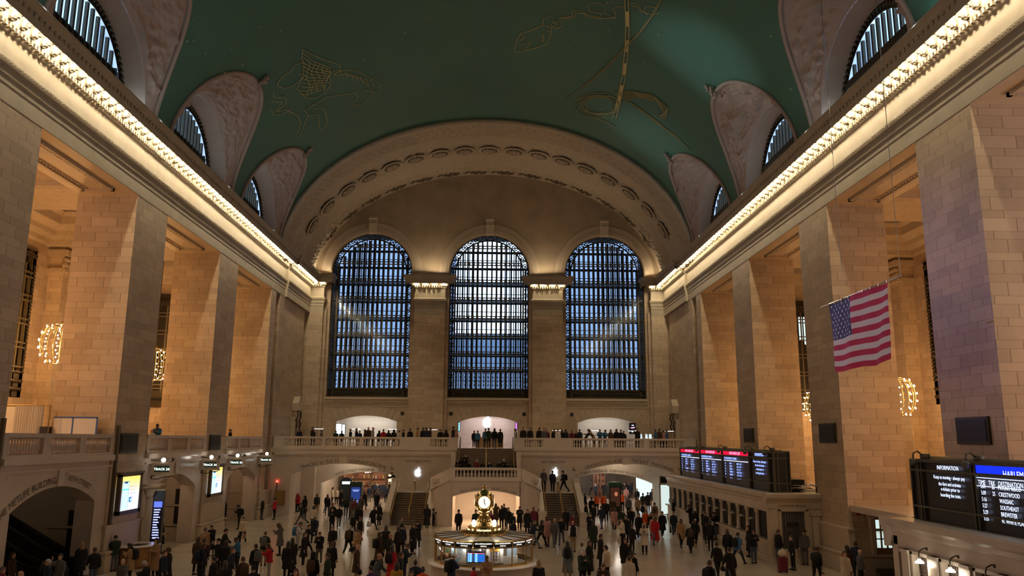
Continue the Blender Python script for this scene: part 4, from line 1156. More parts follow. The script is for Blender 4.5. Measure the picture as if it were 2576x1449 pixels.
# ---- departure boards
M['txt_blue'] = emit('board_blue', (.30,.42,1.0), 2.2); M['txt_white'] = emit('board_white', (.62,.72,1.0), 2.0)
M['hdr_red'] = emit('board_red', (.62,.01,.04), 1.0); M['hdr_pink'] = emit('board_pink', (1,.45,.9), 1.3); M['hdr_blue'] = emit('board_hdr_blue', (.01,.03,.75), 1.0)
def board_frame(t, x, ya, yb, z0, z1, posts):
    q = MB(); q.box(x+.06, ya, z0, x+.9, yb, z1); q.build('cabinet', M['screen_black'], t)
    q = MB()
    for z in (z0+.48, z1-.36, z1-.04): q.box(x-.04, ya, z-.035, x+.04, yb, z+.035)
    for y in posts:
        for e in (-.09, .09): q.box(x-.03, y+e-.03, z0, x+.07, y+e+.03, z1)
    for yy in (ya, yb):
        for xx in (x+.02, x+.22, x+.68, x+.88): q.box(xx-.035, yy-.04, z0, xx+.035, yy+.04, z1)
        for z in (z0+.02, z0+.48, z1-.36, z1-.03): q.box(x, yy-.045, z-.03, x+.9, yy+.045, z+.03)
    q.box(x, ya-.05, z1-.03, x+.92, yb+.05, z1+.04)
    q.build('frame', M['grey'], t)
    q = MB(); q.smooth = True
    for y in posts:
        q.box(x+.1, y-.12, z1, x+.35, y+.12, z1+.22); q.tube([(x+.2,y,z1+.1),(x-.05,y-.02,z1+.32),(x-.22,y-.04,z1+.25),(x-.25,y-.04,z1+.02)], .03, 6); q.lathe([(.03,.05),(.11,.0),(.13,-.14),(.05,-.2)], 10, (x-.25, y-.04, z1))
    for k in range(3): q.tube([(x+.4+.1*k, ya+.3, z1+.06),(x+.4+.1*k, yb-.3, z1+.06+.03*k)], .02, 5)
    q.build('camera_rig', M['grey'], t)
def btext(t, txt, x, y, z, s, mat, al='LEFT', sq=.8):
    # reads along -y as seen from the hall (x decreasing side)
    text_mb(txt, s, lambda a, b: (x-.012, y-a, z+b), al, squeeze=sq).build('lettering', mat, t)
def box_at(t, x, ya, yb, z0, z1, mat, nm):
    q = MB(); q.box(x-.008, ya, z0, x+.06, yb, z1); q.build(nm, mat, t)
INFO = 'Keep us moving - always pay\nthe fare and activate\ne-tickets prior to\nboarding the train.'
t = thing('departure_board', 'far departure board with three red headed panels over the ticket office', 'departure board', (16.4, 55, 3.66))
bx = 16.05; ya, yb = 44.15, 66.0; ed = [at(u, 1180, x=bx).y for u in (1712, 1762, 1818, 1886, 1930)]
board_frame(t, bx, ya, yb, 3.66, 5.85, ed[1:4] + [44.9])
rows3 = [['STAMFORD','HARTSDALE','CRESTWOOD','RYE','POUGHKEEPSIE','WHITE PLAINS'],['NEW HAVEN','STAMFORD','BRIDGEPORT','SOUTH NORWALK','DANBURY','PORT CHESTER'],['CROTON','YONKERS','STAMFORD','TARRYTOWN','GREENWICH','HARRISON']]
for k in range(3):
    y0, y1 = ed[k]-.25, ed[k+1]+.25; W_ = y0-y1; sq = .72*W_/6.0
    box_at(t, bx, y1, y0, 5.53, 5.77, M['hdr_red'], 'header')
    btext(t, 'NEW HAVEN LINE', bx-.01, (y0+y1)/2, 5.57, .26, M['hdr_pink'], 'CENTER', sq*1.7)
    btext(t, 'TIME TRK DESTINATION   REMARKS', bx, y0-.2, 5.25, .20, M['txt_blue'], 'LEFT', sq*1.35)
    box_at(t, bx, y1+.1, y0-.1, 5.15, 5.18, M['txt_white'], 'rule')
    for r in range(6):
        z = 4.94 - r*.175
        btext(t, '5:%02d' % (8+r*4+k), bx, y0-.3, z, .16, M['txt_blue'], 'LEFT', sq*1.3)
        btext(t, rows3[k][r], bx, y0-W_*.26, z, .16, M['txt_blue'], 'LEFT', sq*1.15)
        btext(t, ('LOCAL','RYE','EXPRESS')[(r+k) % 3] + ' - 1 ST STOP'[:11], bx, y0-W_*.56, z, .16, M['txt_blue'], 'LEFT', sq*1.15)
btext(t, 'INFORMATION', bx, (ed[3]+ed[4])/2-.3, 5.57, .25, M['txt_blue'], 'CENTER', .9)
btext(t, INFO, bx, (ed[3]+ed[4])/2-.3, 5.2, .19, M['txt_blue'], 'CENTER', 1.0)
t = thing('departure_board', 'near departure board with a blue header at the right frame edge', 'departure board', (16.4, 24, 3.66))
bx = 16.05; ya, yb = 17.0, 29.65; ed = [at(u, 1200, x=bx).y for u in (2318, 2450)]
board_frame(t, bx, ya, yb, 3.66, 5.78, [29.0, ed[1]])
def py(u, v): return at(u, v, x=bx)
c = py(2384, 1178); btext(t, 'INFORMATION', bx, c.y, c.z-.06, .20, M['txt_white'], 'CENTER', .95)
for i, tx in enumerate(INFO.split('\n')):
    c = py((2387, 2389, 2391, 2392)[i], (1201, 1218, 1231, 1246)[i]); btext(t, tx, bx, c.y, c.z-.07, .175, M['txt_white'], 'CENTER', .92)
a = py(2456, 1186); box_at(t, bx, 17.2, a.y, 5.44, 5.72, M['hdr_blue'], 'header')
c = py(2524, 1190); btext(t, 'HARLEM LINE', bx-.01, c.y, c.z-.12, .27, M['txt_white'], 'LEFT', .95)
c = py(2461, 1210); btext(t, 'TIME   TRK   DESTINATION   REMARKS', bx, c.y, c.z-.10, .205, M['txt_white'], 'LEFT', .88)
box_at(t, bx, 17.2, py(2457,1210).y, c.z-.16, c.z-.145, M['txt_white'], 'rule'); box_at(t, bx, 17.2, py(2457,1200).y, c.z+.10, c.z+.115, M['txt_white'], 'rule')
for i, (tm, tk, ds) in enumerate((('5:04','26','MOUNT KISCO'),('5:09','25','CRESTWOOD'),('5:16','','WASSAIC'),('5:27','','SOUTHEAST'),('5:29','','BREWSTER'),('5:35','','N. WHITE PLAINS'))):
    u = 2467+1.8*i; v = 1222+16.1*i; c = py(u, v); z = c.z-.07
    btext(t, tm, bx, c.y, z, .185, M['txt_white'], 'LEFT', .8)
    if tk: btext(t, tk, bx, py(2495+i*2, v).y, z, .185, M['txt_white'], 'LEFT', .8)
    btext(t, ds, bx, py(2511+1.9*i, v+2).y, z, .185, M['txt_white'], 'LEFT', .85)
# roof clutter behind the far board
t = thing('roof_equipment', 'tangle of cables, ducts and dark boxes on the ticket office roof', 'equipment', (17.6, 43.9, 3.66))
q = MB(); q.smooth = True
for k in range(14):
    y = random.uniform(43.7, 46.5); x_ = random.uniform(17.2, 18.0)
    q.tube([(x_, y, 3.72+.03*k), (x_+random.uniform(.3,.9), y+random.uniform(-.4,.4), 3.74+.03*k), (min(19.3,x_+1.4), min(46.5, y+random.uniform(-.2,.3)), 3.72)], .025, 5)
q.build('cables', M['steel'], t)
q = MB(); q.box(17.3, 45.4, 3.66, 18.2, 46.6, 4.3); q.build('dark_box', M['black'], t); q = MB(); q.box(18.3, 43.95, 3.66, 18.9, 44.1, 3.95); q.build('dark_box', M['black'], t)
q = MB(); q.smooth = True; q.lathe([(.0,0),(.16,.03),(.2,.15),(.15,.28),(0,.3)], 10, (18.9, 43.85, 3.66)); q.build('fan_unit', M['grey'], t)
# ---- glazed door in the right pillar
t = thing('glazed_door', 'wooden door with nine lit panes in the right pillar', 'door', (19.95, 40.2, .3))
yd = 40.05
q = MB(); q.box(19.28, yd-.05, 0, 19.48, yd+.3, 2.9); q.box(20.42, yd-.05, 0, 20.63, yd+.3, 2.9); q.box(19.2, yd-.1, 2.72, 20.7, yd+.3, 2.95); q.build('surround', M['stone'], t)
q = MB(); q.box(19.48, yd+.05, .35, 20.42, yd+.12, 1.28); q.box(19.48, yd+.05, 2.62, 20.42, yd+.12, 2.75)
for xx in (19.48, 19.76, 20.05, 20.33): q.box(xx, yd+.04, 1.25, xx+.07, yd+.12, 2.7)
for zz in (1.68, 2.14): q.box(19.48, yd+.04, zz, 20.42, yd+.12, zz+.05)
q.box(20.33, yd+.04, .35, 20.42, yd+.13, 2.7); q.build('leaf', M['wood'], t)
q = MB(); q.box(19.5, yd+.1, 1.26, 20.36, yd+.115, 2.66); q.build('pane', emit('door_light', (.62,.78,.75), .85), t)
q = MB(); q.box(19.5, yd+.03, .4, 20.3, yd+.055, .8); q.build('kick_plate', M['brass'], t)
q = MB(); q.smooth = True; q.tube([(20.28,yd+.04,1.6),(20.28,yd-.04,1.6),(20.2,yd-.04,1.6)], .02, 6); q.build('handle', M['brass'], t)
q = MB(); q.box(19.3, yd-.55, 0, 20.65, yd+.1, .17); q.box(19.3, yd-.25, .17, 20.65, yd+.1, .34); q.build('doorstep', M['step'], t)
p = at(2157, 1288, y=40.2); q = MB(); q.box(p.x-.08, 40.1, p.z-.14, p.x+.08, 40.27, p.z+.14); q.box(p.x-.05, 40.07, p.z-.08, p.x+.05, 40.12, p.z+.02); tag(q.build('fire_alarm', plain('alarm_red', (.30,.03,.02), .4)), 'small red fire alarm on the right pillar above the plinth', 'alarm')
p = at(2172, 1408, z=0); t = thing('caution_sign', 'yellow folding caution sign standing near the lit door', 'sign', (p.x, p.y, 0))
q = MB(); q.prism([(-.12,0),(.12,0),(.09,.62),(-.09,.62)], lambda u, w, d: (p.x+u, p.y-.16+w*.24+d, w), -.012, .012); q.prism([(-.12,0),(.12,0),(.09,.62),(-.09,.62)], lambda u, w, d: (p.x+u, p.y+.16-w*.24+d, w), -.012, .012); q.build('panel', plain('caution_yellow', (.75,.5,.03), .45), t)
q = MB()
for k in range(3): q.box(p.x-.05, p.y-.14+.24*(.2+.1*k)-.03, .22+.1*k, p.x+.05, p.y-.14+.24*(.2+.1*k)-.02, .27+.1*k)
q.build('marking', M['black'], t)
# ================================================================= EAST END DETAILS: LETTERING, LOGOS, SHOP, PASSAGES
root = bpy.data.objects['wall_balcony']
def arch_geo(xa, xb, zs, zc):
    w = (xb-xa)/2; h = zc-zs; R = (w*w+h*h)/(2*h); return (xa+xb)/2, R, zc-R
cL, RL, zL = arch_geo(-16.55, -7.75, 3.45, 4.33); cR, RR_, zR = arch_geo(7.75, 16.55, 3.5, 4.45)
for c, R, zc, items in ((cL, RL, zL, (('TRACKS 21 TO 11', -2.05, .42), ('LEXINGTON AVE', 2.05, .42))), (cR, RR_, zR, (('LEXINGTON AVE', -2.0, .42), ('TICKET  MACHINES', 2.35, .42)))):
    for tx, off, s in items: text_mb(tx, s, arc_text((c, YB-.015, 0), (1,0,0), off, R+.10, zc)).build('engraved_sign', M['ink'], root)
for x_ in (-5.75, 5.85): text_mb('EAST BALCONY', .30, flat((x_, YB-.015, 4.47), (1,0,0), (0,0,1))).build('engraved_sign', M['ink'], root)
q = MB()
for x_, z_ in ((-8.0,3.95),(7.6,3.95),(16.7,4.0)):
    q.tube([(x_+.1*cos(a*.5), YB-.02, z_+.1*sin(a*.5)) for a in range(4, 13)], .02, 4); q.tube([(x_-.04,YB-.02,z_+.2),(x_-.02,YB-.02,z_+.02),(x_+.1,YB-.02,z_),(x_+.16,YB-.02,z_-.12)], .02, 4)
q.build('access_symbol', M['ink'], root)
root = bpy.data.objects['wall_passage']
cI, RI, zI = arch_geo(-14.95, -6.5, 2.45, 3.45); cI2, RI2, zI2 = arch_geo(6.9, 15.45, 2.5, 3.45)
text_mb('42ND STREET PASSAGE    SUBWAY 4 5 6 7 S', .34, arc_text((cI, 73.985, 0), (1,0,0), .3, RI+.12, zI)).build('engraved_sign', M['ink'], root)
text_mb('42ND STREET PASSAGE  SUBWAY 4 5 6 7 S \u2192', .34, arc_text((cI2, 73.985, 0), (1,0,0), -.1, RI2+.12, zI2)).build('engraved_sign', M['ink'], root)
cs_ = bpy.data.objects['central_staircase']; cA, RA, zA = arch_geo(-2.42, 2.66, 2.18, 2.62)
text_mb('TRACKS 100 TO 117', .19, arc_text((cA, 61.385, 0), (1,0,0), -1.15, RA+.10, zA)).build('engraved_sign', M['ink'], cs_)
text_mb('DINING CONCOURSE', .19, arc_text((cA, 61.385, 0), (1,0,0), 1.35, RA+.10, zA)).build('engraved_sign', M['ink'], cs_)
# ---- glowing fruit emblems
M['logo'] = emit('logo_white', (.80,.90,1.0), 2.6)
def emblem_mb(o, s):
    o = Vector(o)
    pts = [(0,.36),(.10,.41),(.22,.42),(.34,.36),(.40,.27)]                       # right shoulder
    bite = [(.33,.20),(.28,.10),(.28,-.02),(.33,-.13),(.42,-.20)]
    rest = [(.36,-.33),(.27,-.47),(.17,-.52),(.08,-.50),(0,-.47),(-.08,-.50),(-.17,-.52),(-.28,-.46),(-.38,-.30),(-.43,-.10),(-.43,.10),(-.38,.27),(-.28,.38),(-.15,.42),(-.06,.39)]
    q = MB(); q.prism([(x*s*.98, z*s) for x, z in pts+bite+rest], lambda u, w, d: o+Vector((u, d, w)), -.03, .03)
    leaf = [(0,.44),(.0,.54),(.05,.63),(.13,.70),(.19,.71),(.19,.62),(.15,.53),(.08,.46)]
    q.prism([(x*s, z*s) for x, z in leaf], lambda u, w, d: o+Vector((u, d, w)), -.03, .03)
    return q
for (u, v, y, s, lab) in ((1051, 1189, YB-.05, .62, 'glowing white bitten fruit emblem on the wall above the left stair flight'), (1396, 1189, YB-.05, .62, 'glowing white bitten fruit emblem on the wall above the right stair flight'), (1225, 1063, 83.5, 1.0, 'large glowing white bitten fruit emblem on the shop wall behind the wooden counter')):
    p = at(u, v, y=y); o = emblem_mb(p, s).build('emblem_sign', M['logo']); tag(o, lab, 'sign')
# ---- shop level props
def slab_screen(u0, u1, v0, v1, y, mat, lab, name='display_screen'):
    a = at(u0, v0, y=y); b_ = at(u1, v1, y=y)
    t = thing(name, lab, 'screen', ((a.x+b_.x)/2, y, b_.z)); q = MB(); q.box(a.x-.05, y, b_.z-.05, b_.x+.05, y+.15, a.z+.05); q.build('housing', M['screen_black'], t)
    q = MB(); q.box(a.x, y-.01, b_.z, b_.x, y, a.z); q.build('panel', mat, t); return t
M['scr_white'] = emit('screen_white', (.85,.93,1), 1.6)
slab_screen(846, 858, 1066, 1092, 79.9, M['scr_white'], 'bright white display screen at the left shop arch, left one of two'); slab_screen(861, 867, 1068, 1093, 80.3, M['scr_white'], 'bright white display screen at the left shop arch, right one of two')
t = slab_screen(1584, 1599, 1065, 1091, 79.7, M['screen_black'], 'tall black display screen at the right shop arch')
a = at(1585, 1076, y=79.68); b_ = at(1598, 1074, y=79.68); q = MB(); q.add([(a.x,79.68,a.z),(b_.x,79.68,b_.z),(b_.x-.1,79.68,b_.z-.1),(a.x+.2,79.68,a.z-.08)], [(0,1,2,3)]); q.build('streak', emit('screen_streak', (.8,.4,.9), 1.6), t)
q = MB()
for v in (1071, 1087):
    a = at(1589, v, y=79.68); q.box(a.x, 79.67, a.z, a.x+.22, 79.68, a.z+.08)
q.build('caption', M['scr_white'], t)
slab_screen(1153.5, 1156.5, 1063, 1084, 79.9, emit('screen_cyan', (.3,.75,1), 1.2), 'slim cyan lit screen on the left edge of the middle shop arch'); slab_screen(1297, 1300.5, 1064, 1080, 79.9, emit('screen_violet', (.65,.2,.9), 1.2), 'slim violet lit screen on the right edge of the middle shop arch')
t = thing('wooden_counter', 'light wooden service counter below the large emblem', 'counter', (.1, 76, ZB)); a = at(1197, 1103, y=76.2); b_ = at(1266, 1103, y=76.2)
q = MB(); q.box(a.x, 76.2, ZB, b_.x, 77.0, ZB+.92); q.build('body', plain('pale_oak', (.42,.25,.12), .45, noise_s=2), t); q = MB(); q.box(a.x-.05, 76.15, ZB+.92, b_.x+.05, 77.05, ZB+.98); q.build('top', bpy.data.materials['pale_oak'], t)
M['tlamp'] = emit('tlamp_glow', (.9,.95,1), 3)
for i, (x_, y_) in enumerate(((-16.0,73.5),(-12.6,73.5),(-9.3,73.5),(-5.6,73.5),(5.8,73.5),(9.4,73.5),(12.8,73.5),(16.2,73.5))):
    nm = ('first','second','third','fourth')[i % 4]
    t = thing('shop_table', 'long wooden shop table behind the %s balustrade, %s from the left' % ('left' if i < 4 else 'right', nm), 'table', (x_, y_, ZB), 'shop tables on the balcony')
    q = MB(); q.box(x_-1.1, y_-.5, ZB+.84, x_+1.1, y_+.5, ZB+.9); q.build('table_top', bpy.data.materials['pale_oak'], t)
    for dx in (-.95, .95):
        for dy in (-.4, .4): q = MB(); q.box(x_+dx-.05, y_+dy-.05, ZB, x_+dx+.05, y_+dy+.05, ZB+.84); q.build('leg', bpy.data.materials['pale_oak'], t)
    t = thing('table_lamp', 'slim T shaped lamp on the %s table behind the %s balustrade' % (nm, 'left' if i < 4 else 'right'), 'lamp', (x_, y_, ZB+.9), 'lamps on the shop tables')
    q = MB(); q.tube([(x_+.7,y_,ZB+.9),(x_+.7,y_,ZB+1.62)], .012, 5); q.build('stem', M['steel'], t); q = MB(); q.box(x_+.3, y_-.03, ZB+1.6, x_+1.1, y_+.03, ZB+1.63); q.build('light_bar', M['tlamp'], t)
for k, (u0, u1) in enumerate(((1608,1616),(1623,1630),(1632,1640))):
    a = at(u0, 1092, y=72); b_ = at(u1, 1100, y=72); q = MB(); q.prism([(a.x,ZB+.9),(b_.x,ZB+.9),(b_.x-.05,a.z),(a.x+.02,a.z)], XZ(72), 0, .02)
    tag(q.build('tablet_stand', emit('tablet_pale', (.7,.85,.9), .8) if k == 0 else bpy.data.materials['tablet_pale']), 'white tablet display on the right balcony, ' + ('left','middle','right')[k] + ' of three', 'tablet')
# ---- stone niches with pointed lanterns on the corner walls
for s in (-1, 1):
    y = 76.0; xw = s*18.3
    t = thing('niche_doorway', 'tall carved stone doorway with bronze brackets and pointed lantern in the %s corner' % ('left' if s < 0 else 'right'), 'doorway', (xw, y, ZB))
    q = MB(); q.box(min(xw, xw-s*.35), y-.75, ZB, max(xw, xw-s*.35), y-.45, 8.2); q.box(min(xw, xw-s*.35), y+.45, ZB, max(xw, xw-s*.35), y+.75, 8.2); q.box(min(xw, xw-s*.4), y-.8, 8.2, max(xw, xw-s*.4), y+.8, 8.45); q.build('jamb', M['stone'], t)
    q = MB(); q.box(min(xw, xw-s*.05), y-.45, ZB, max(xw, xw-s*.05), y+.45, 8.2); q.build('leaf', plain('doorway_brown', (.16,.11,.07), .5) if s < 0 else bpy.data.materials['doorway_brown'], t)
    q = MB(); q.smooth = True
    for e in (-.6, .6): q.tube([(xw-s*.45, y+e, 7.4),(xw-s*.6, y+e, 7.8),(xw-s*.42, y+e, 8.1),(xw-s*.6, y+e, 8.5),(xw-s*.5, y+e, 9.0)], .07, 6)
    q.tube([(xw-s*.55,y-.7,8.95),(xw-s*.55,y+.7,8.95)], .05, 6); q.build('bracket', M['bronze'], t)
    q = MB(); q.prism([(y-.6,9.0),(y+.6,9.0),(y+.62,9.7),(y,10.35),(y-.62,9.7)], YZ(xw), -.6*max(s,0) if s > 0 else 0, 0 if s > 0 else .6); q.build('lantern', M['stone'], t)
# ---- red beacon and wooden cabinet at the foot of the left corner wall
p = at(697, 1211, y=YB-.1); t = thing('red_beacon', 'small glowing red beacon on a thin pole above the wooden cabinet', 'lamp', (p.x, YB-.1, 2.1))
q = MB(); q.tube([(p.x,YB-.1,2.1),(p.x,YB-.1,p.z-.05)], .035, 6); q.build('pole', M['bronze'], t); q = MB(); q.smooth = True; q.ball((p.x,YB-.1,p.z), .09, 8, 6); q.build('bulb', emit('beacon_red', (1,.06,.04), 5), t)
a = at(691, 1234, y=69.0); b_ = at(714, 1270, y=69.0); t = thing('wall_cabinet', 'brown wooden cabinet on the wall under the red beacon', 'cabinet', ((a.x+b_.x)/2, 69.0, b_.z))
q = MB(); q.box(a.x, 69.0, b_.z, b_.x, YB, a.z); q.build('body', M['wood'], t); q = MB(); q.box(a.x+.06, 68.97, b_.z+.06, b_.x-.06, 69.0, a.z-.06); q.build('door', M['brass_dull'], t)
q = MB(); q.ball((b_.x-.13, 68.95, (a.z+b_.z)/2), .03, 6, 4); q.build('knob', M['brass'], t)
# ---- freestanding poster stands in the two passages
for u, v0, v1, y, top, lab, scr in ((896, 1212, 1290, 70.5, (.02,.06,.04), 'dark poster kiosk with a blue screen under the left arch', (.05,.10,.45)), (1547, 1213, 1290, 70.5, (.02,.10,.05), 'dark poster kiosk with a green cap under the right arch', (.10,.035,.02))):
    a = at(u, v0, y=y); t = thing('poster_kiosk', lab, 'kiosk', (a.x, y, 0))
    q = MB(); q.box(a.x-.5, y, 0, a.x+.5, y+.5, a.z-.35); q.build('body', M['black'], t)
    q = MB(); q.box(a.x-.53, y-.04, a.z-.38, a.x+.53, y+.54, a.z); q.build('cap', plain('kiosk_cap_%d' % u, top, .5), t)
    q = MB(); q.box(a.x-.40, y-.015, .8, a.x+.40, y, a.z-.45); q.build('poster', emit('kiosk_poster_%d' % u, scr, .4), t)
    q = MB()
    if u < 1000:
        for k, (w_, z_) in enumerate(((.3,2.05),(.22,1.95),(.26,1.15),(.36,1.0))): q.box(a.x-w_, y-.02, z_, a.x+w_, y-.015, z_+.05)
        q.build('text_lines', emit('kiosk_text_blue', (.35,.45,.85), 1), t)
    else:
        q.ball((a.x+.08, y-.01, a.z-1.0), .18, 12, 8, 1, .05, 1.3); q.build('picture', emit('kiosk_face', (.38,.14,.07), 1), t)
# ---- lit shop fronts, globe lamps and dark doors inside the passages
M['shoplit'] = emit('shop_glow', (1,.78,.40), 1.6, True); M['shelf'] = plain('shelf_brown', (.14,.07,.035), .5); M['white_lit'] = emit('white_glow', (.85,.95,1), 1.2)
def shopfront(x0, x1, y, lab, glow):
    t = thing('shop_display', lab, 'shop display', ((x0+x1)/2, y, 0)); q = MB(); q.box(x0, y, 0, x1, y+.1, 4.2); q.build('back_panel', glow, t)
    q = MB()
    for k in range(5): q.box(x0, y-.35, .5+k*.75, x1, y, .55+k*.75)
    for k in range(4): q.box(lerp(x0,x1,k/3)-.08, y-.4, 0, lerp(x0,x1,k/3)+.08, y, 4.2)
    q.build('shelving', M['shelf'], t)
    q = MB(); 
    for k in range(60):
        xx = random.uniform(x0+.15, x1-.15); zz = .55+.75*random.randrange(5); h = random.uniform(.15,.45); q.cur = random.randrange(3); q.box(xx-.08, y-.3, zz, xx+.08, y-.1, zz+h)
    o = q.build('goods', [plain('goods_red',(.4,.08,.05)) if 'goods_red' not in bpy.data.materials else bpy.data.materials['goods_red'], plain('goods_tan',(.5,.35,.15)) if 'goods_tan' not in bpy.data.materials else bpy.data.materials['goods_tan'], plain('goods_pale',(.6,.55,.5)) if 'goods_pale' not in bpy.data.materials else bpy.data.materials['goods_pale']], t); o['kind'] = 'stuff'
shopfront(-16.3, -11.4, 92, 'warm lit shop shelves at the back of the left passage', plain('shop_back', (.35,.16,.08), .6))
shopfront(-11.2, -7.6, 92.2, 'golden glowing shop window at the back of the left passage', M['shoplit'])
shopfront(12.2, 13.4, 92.2, 'red and white shop display at the back of the right passage', plain('shop_rose', (.5,.2,.2), .6))
for x0, x1, y, mt_, lab in ((-5.9,-4.62,88,M['white_lit'],'white lit display case at the right side of the left passage'), (15.6,17.5,84,emit('cold_glow',(.75,.92,1),.9),'cold white lit shop window at the right side of the right passage')):
    q = MB(); q.box(x0, y, .4, x1, y+.1, 3.2); t = thing('lit_window', lab, 'window', ((x0+x1)/2, y, .4)); q.build('pane', mt_, t); q = MB(); q.box(x0-.1, y-.05, .3, x0, y+.1, 3.3); q.box(x1, y-.05, .3, x1+.1, y+.1, 3.3); q.box(x0-.1, y-.05, 3.2, x1+.1, y+.1, 3.35); q.build('frame', M['bronze'], t)
for u, v, y, lab in ((857,1193,80,'white globe lamp hanging at the left of the left passage'),(920,1186,82,'white lamp cluster in the left passage, left of three'),(926,1186,82,'white lamp cluster in the left passage, middle of three'),(932,1185,82,'white lamp cluster in the left passage, right of three'),(1518,1186,82,'white globe lamp in the right passage, left of the close pair'),(1527,1186,82,'white globe lamp in the right passage, right of the close pair'),(1588,1193,80,'white globe lamp hanging alone in the right passage')):
    p = at(u, v, y=y); t = thing('globe_lamp', lab, 'lamp', p, 'globe lamps in the passages'); q = MB(); q.smooth = True; q.ball(p, .13, 10, 8); q.build('globe', M['globe'], t); q = MB(); q.tube([(p.x,p.y,p.z+.1),(p.x,p.y,5.2)], .015, 5); q.build('stem', M['bronze'], t)
p = at(1605, 1200, y=86); q = MB(); q.box(p.x-.25, 86, 2.0, p.x+.25, 86.1, 4.2); tag(q.build('blue_sign', emit('blue_lit', (.05,.45,1), 1.5)), 'bright blue lit panel in the right passage', 'sign')
t = thing('arched_gate', 'dark arched gate with lit transom on the left wall of the left passage', 'gate', (-13.6, 79, 0))
q = MB(); q.prism([(-14.2,0),(-12.9,0),(-12.9,2.2)]+[(-13.55+.65*cos(PI*i/10), 2.2+.55*sin(PI*i/10)) for i in range(11)]+[(-14.2,2.2)], XZ(79), 0, .1); q.build('leaf', plain('gate_blue_black', (.03,.04,.06), .4), t); q = MB(); q.box(-13.95, 78.97, 2.1, -13.15, 79, 2.35); q.build('transom_light', M['scr_white'], t)
# side doors of the right arch (glass, lit from inside)
t = thing('glass_doors', 'pair of lit glass doors under the right arch beside the ticket office', 'door', (16.3, 72, 0))
q = MB()
for x_ in (15.55, 16.45, 17.35): q.box(x_-.06, 71.9, 0, x_+.06, 72.05, 3.3)
q.box(15.5, 71.9, 2.55, 17.4, 72.05, 2.68); q.box(15.5, 71.9, 3.25, 17.4, 72.05, 3.35); q.build('frame', M['marble_light'], t)
q = MB(); q.box(15.6, 71.98, .05, 16.4, 72.0, 2.55); q.box(16.5, 71.98, .05, 17.3, 72.0, 2.55); q.build('pane', emit('door_pale', (.72,.85,.80), .75), t)
q = MB(); q.box(15.6, 71.98, 2.7, 16.4, 72.0, 3.25); q.box(16.5, 71.98, 2.7, 17.3, 72.0, 3.25); q.build('transom', M['black'], t)

# ================================================================= INFORMATION BOOTH WITH CLOCK
BX, BY = .14, 37.0
t = thing('information_booth', 'round marble and brass information booth with lit windows in the middle of the floor', 'booth', (BX, BY, 0)); O = (BX, BY, 0)
q = MB(); q.smooth = True; q.lathe([(2.42,0),(2.42,.12),(2.34,.16),(2.34,.95),(2.42,1.0)], 48, O, cap=False); q.build('base', M['marble'], t)
q = MB(); q.lathe([(2.0,1.0),(2.5,1.0),(2.54,1.04),(2.5,1.08),(2.0,1.08)], 48, O, cap=False); q.build('counter', M['marble_light'], t)
q = MB(); nS = 16
a_off = -PI/2 + PI/16
q.lathe([(2.2,1.08),(2.2,1.2),(2.12,1.2)], nS, O, a_off, a_off+2*PI, cap=False); q.lathe([(2.2,1.86),(2.24,1.86),(2.24,1.9),(2.2,1.9)], nS, O, a_off, a_off+2*PI, cap=False); q.lathe([(2.2,2.13),(2.3,2.14),(2.28,2.18),(2.15,2.19)], nS, O, a_off, a_off+2*PI, cap=False)
for k in range(nS):
    a = a_off + 2*PI*k/nS; q.tube([(BX+2.2*cos(a), BY+2.2*sin(a), 1.08),(BX+2.2*cos(a), BY+2.2*sin(a), 2.16)], .028, 6)
q.build('brass_frame', M['brass'], t)
q = MB(); q.lathe([(2.17,1.9),(2.17,2.13)], nS, O, a_off, a_off+2*PI, cap=False); q.build('sign_band', M['black'], t)
M['boothtxt'] = emit('booth_text', (1,.95,.85), 2.2)
for k in range(nS):
    a = a_off + 2*PI*(k+.5)/nS
    if sin(a) > .25: continue
    n_ = Vector((cos(a), sin(a), 0)); tx = Vector((-sin(a), cos(a), 0)); c = Vector((BX, BY, 0)) + n_*(2.2*cos(PI/nS)+.012)
    text_mb('MTA METRO-NORTH', .075, flat(c+Vector((0,0,2.04)), tx, (0,0,1))).build('lettering', M['boothtxt'], t); text_mb('ARRIVALS' if k == 0 or k == 15 else 'TIMETABLES', .06, flat(c+Vector((0,0,1.95)), tx, (0,0,1))).build('lettering', M['boothtxt'], t)
# roof of radiating segments
q = MB(); q.lathe([(2.28,2.17),(1.0,2.24)], nS*1, O, a_off, a_off+2*PI, cap=False); q.build('roof', plain('booth_roof', (.62,.54,.46), .35), t)
q = MB()
for k in range(nS): 
    a = a_off + 2*PI*k/nS; q.tube([(BX+2.28*cos(a), BY+2.28*sin(a), 2.185),(BX+1.0*cos(a), BY+1.0*sin(a), 2.255)], .018, 4)
q.build('roof_ribs', M['bronze'], t)
q = MB(); q.smooth = True; q.lathe([(1.06,2.22),(1.06,2.31),(1.03,2.32)], 32, O, cap=False)
for k in range(36):
    a = 2*PI*k/36; p = Vector((BX+1.05*cos(a), BY+1.05*sin(a), 2.34)); q.tube([p+Vector((0,0,-.06)), p+Vector((.02*cos(a),.02*sin(a),.02)), p+Vector((0,0,.06))], .018, 5)
q.build('ornamental_gallery', M['brass_dull'], t)
q = MB(); q.smooth = True; q.lathe([(.70,2.26),(.72,2.3),(.72,2.58),(.68,2.6),(.3,2.61)], 32, O, cap=False); q.build('drum', plain('drum_gold', (.30,.20,.06), .35, .8), t)
M['info'] = emit('info_glow', (1,.90,.45), 3.0)
def drum_fn(a0, z): return lambda a, b: Vector((BX+.735*sin((a)/.735+a0), BY-.735*cos((a)/.735+a0), z+b))
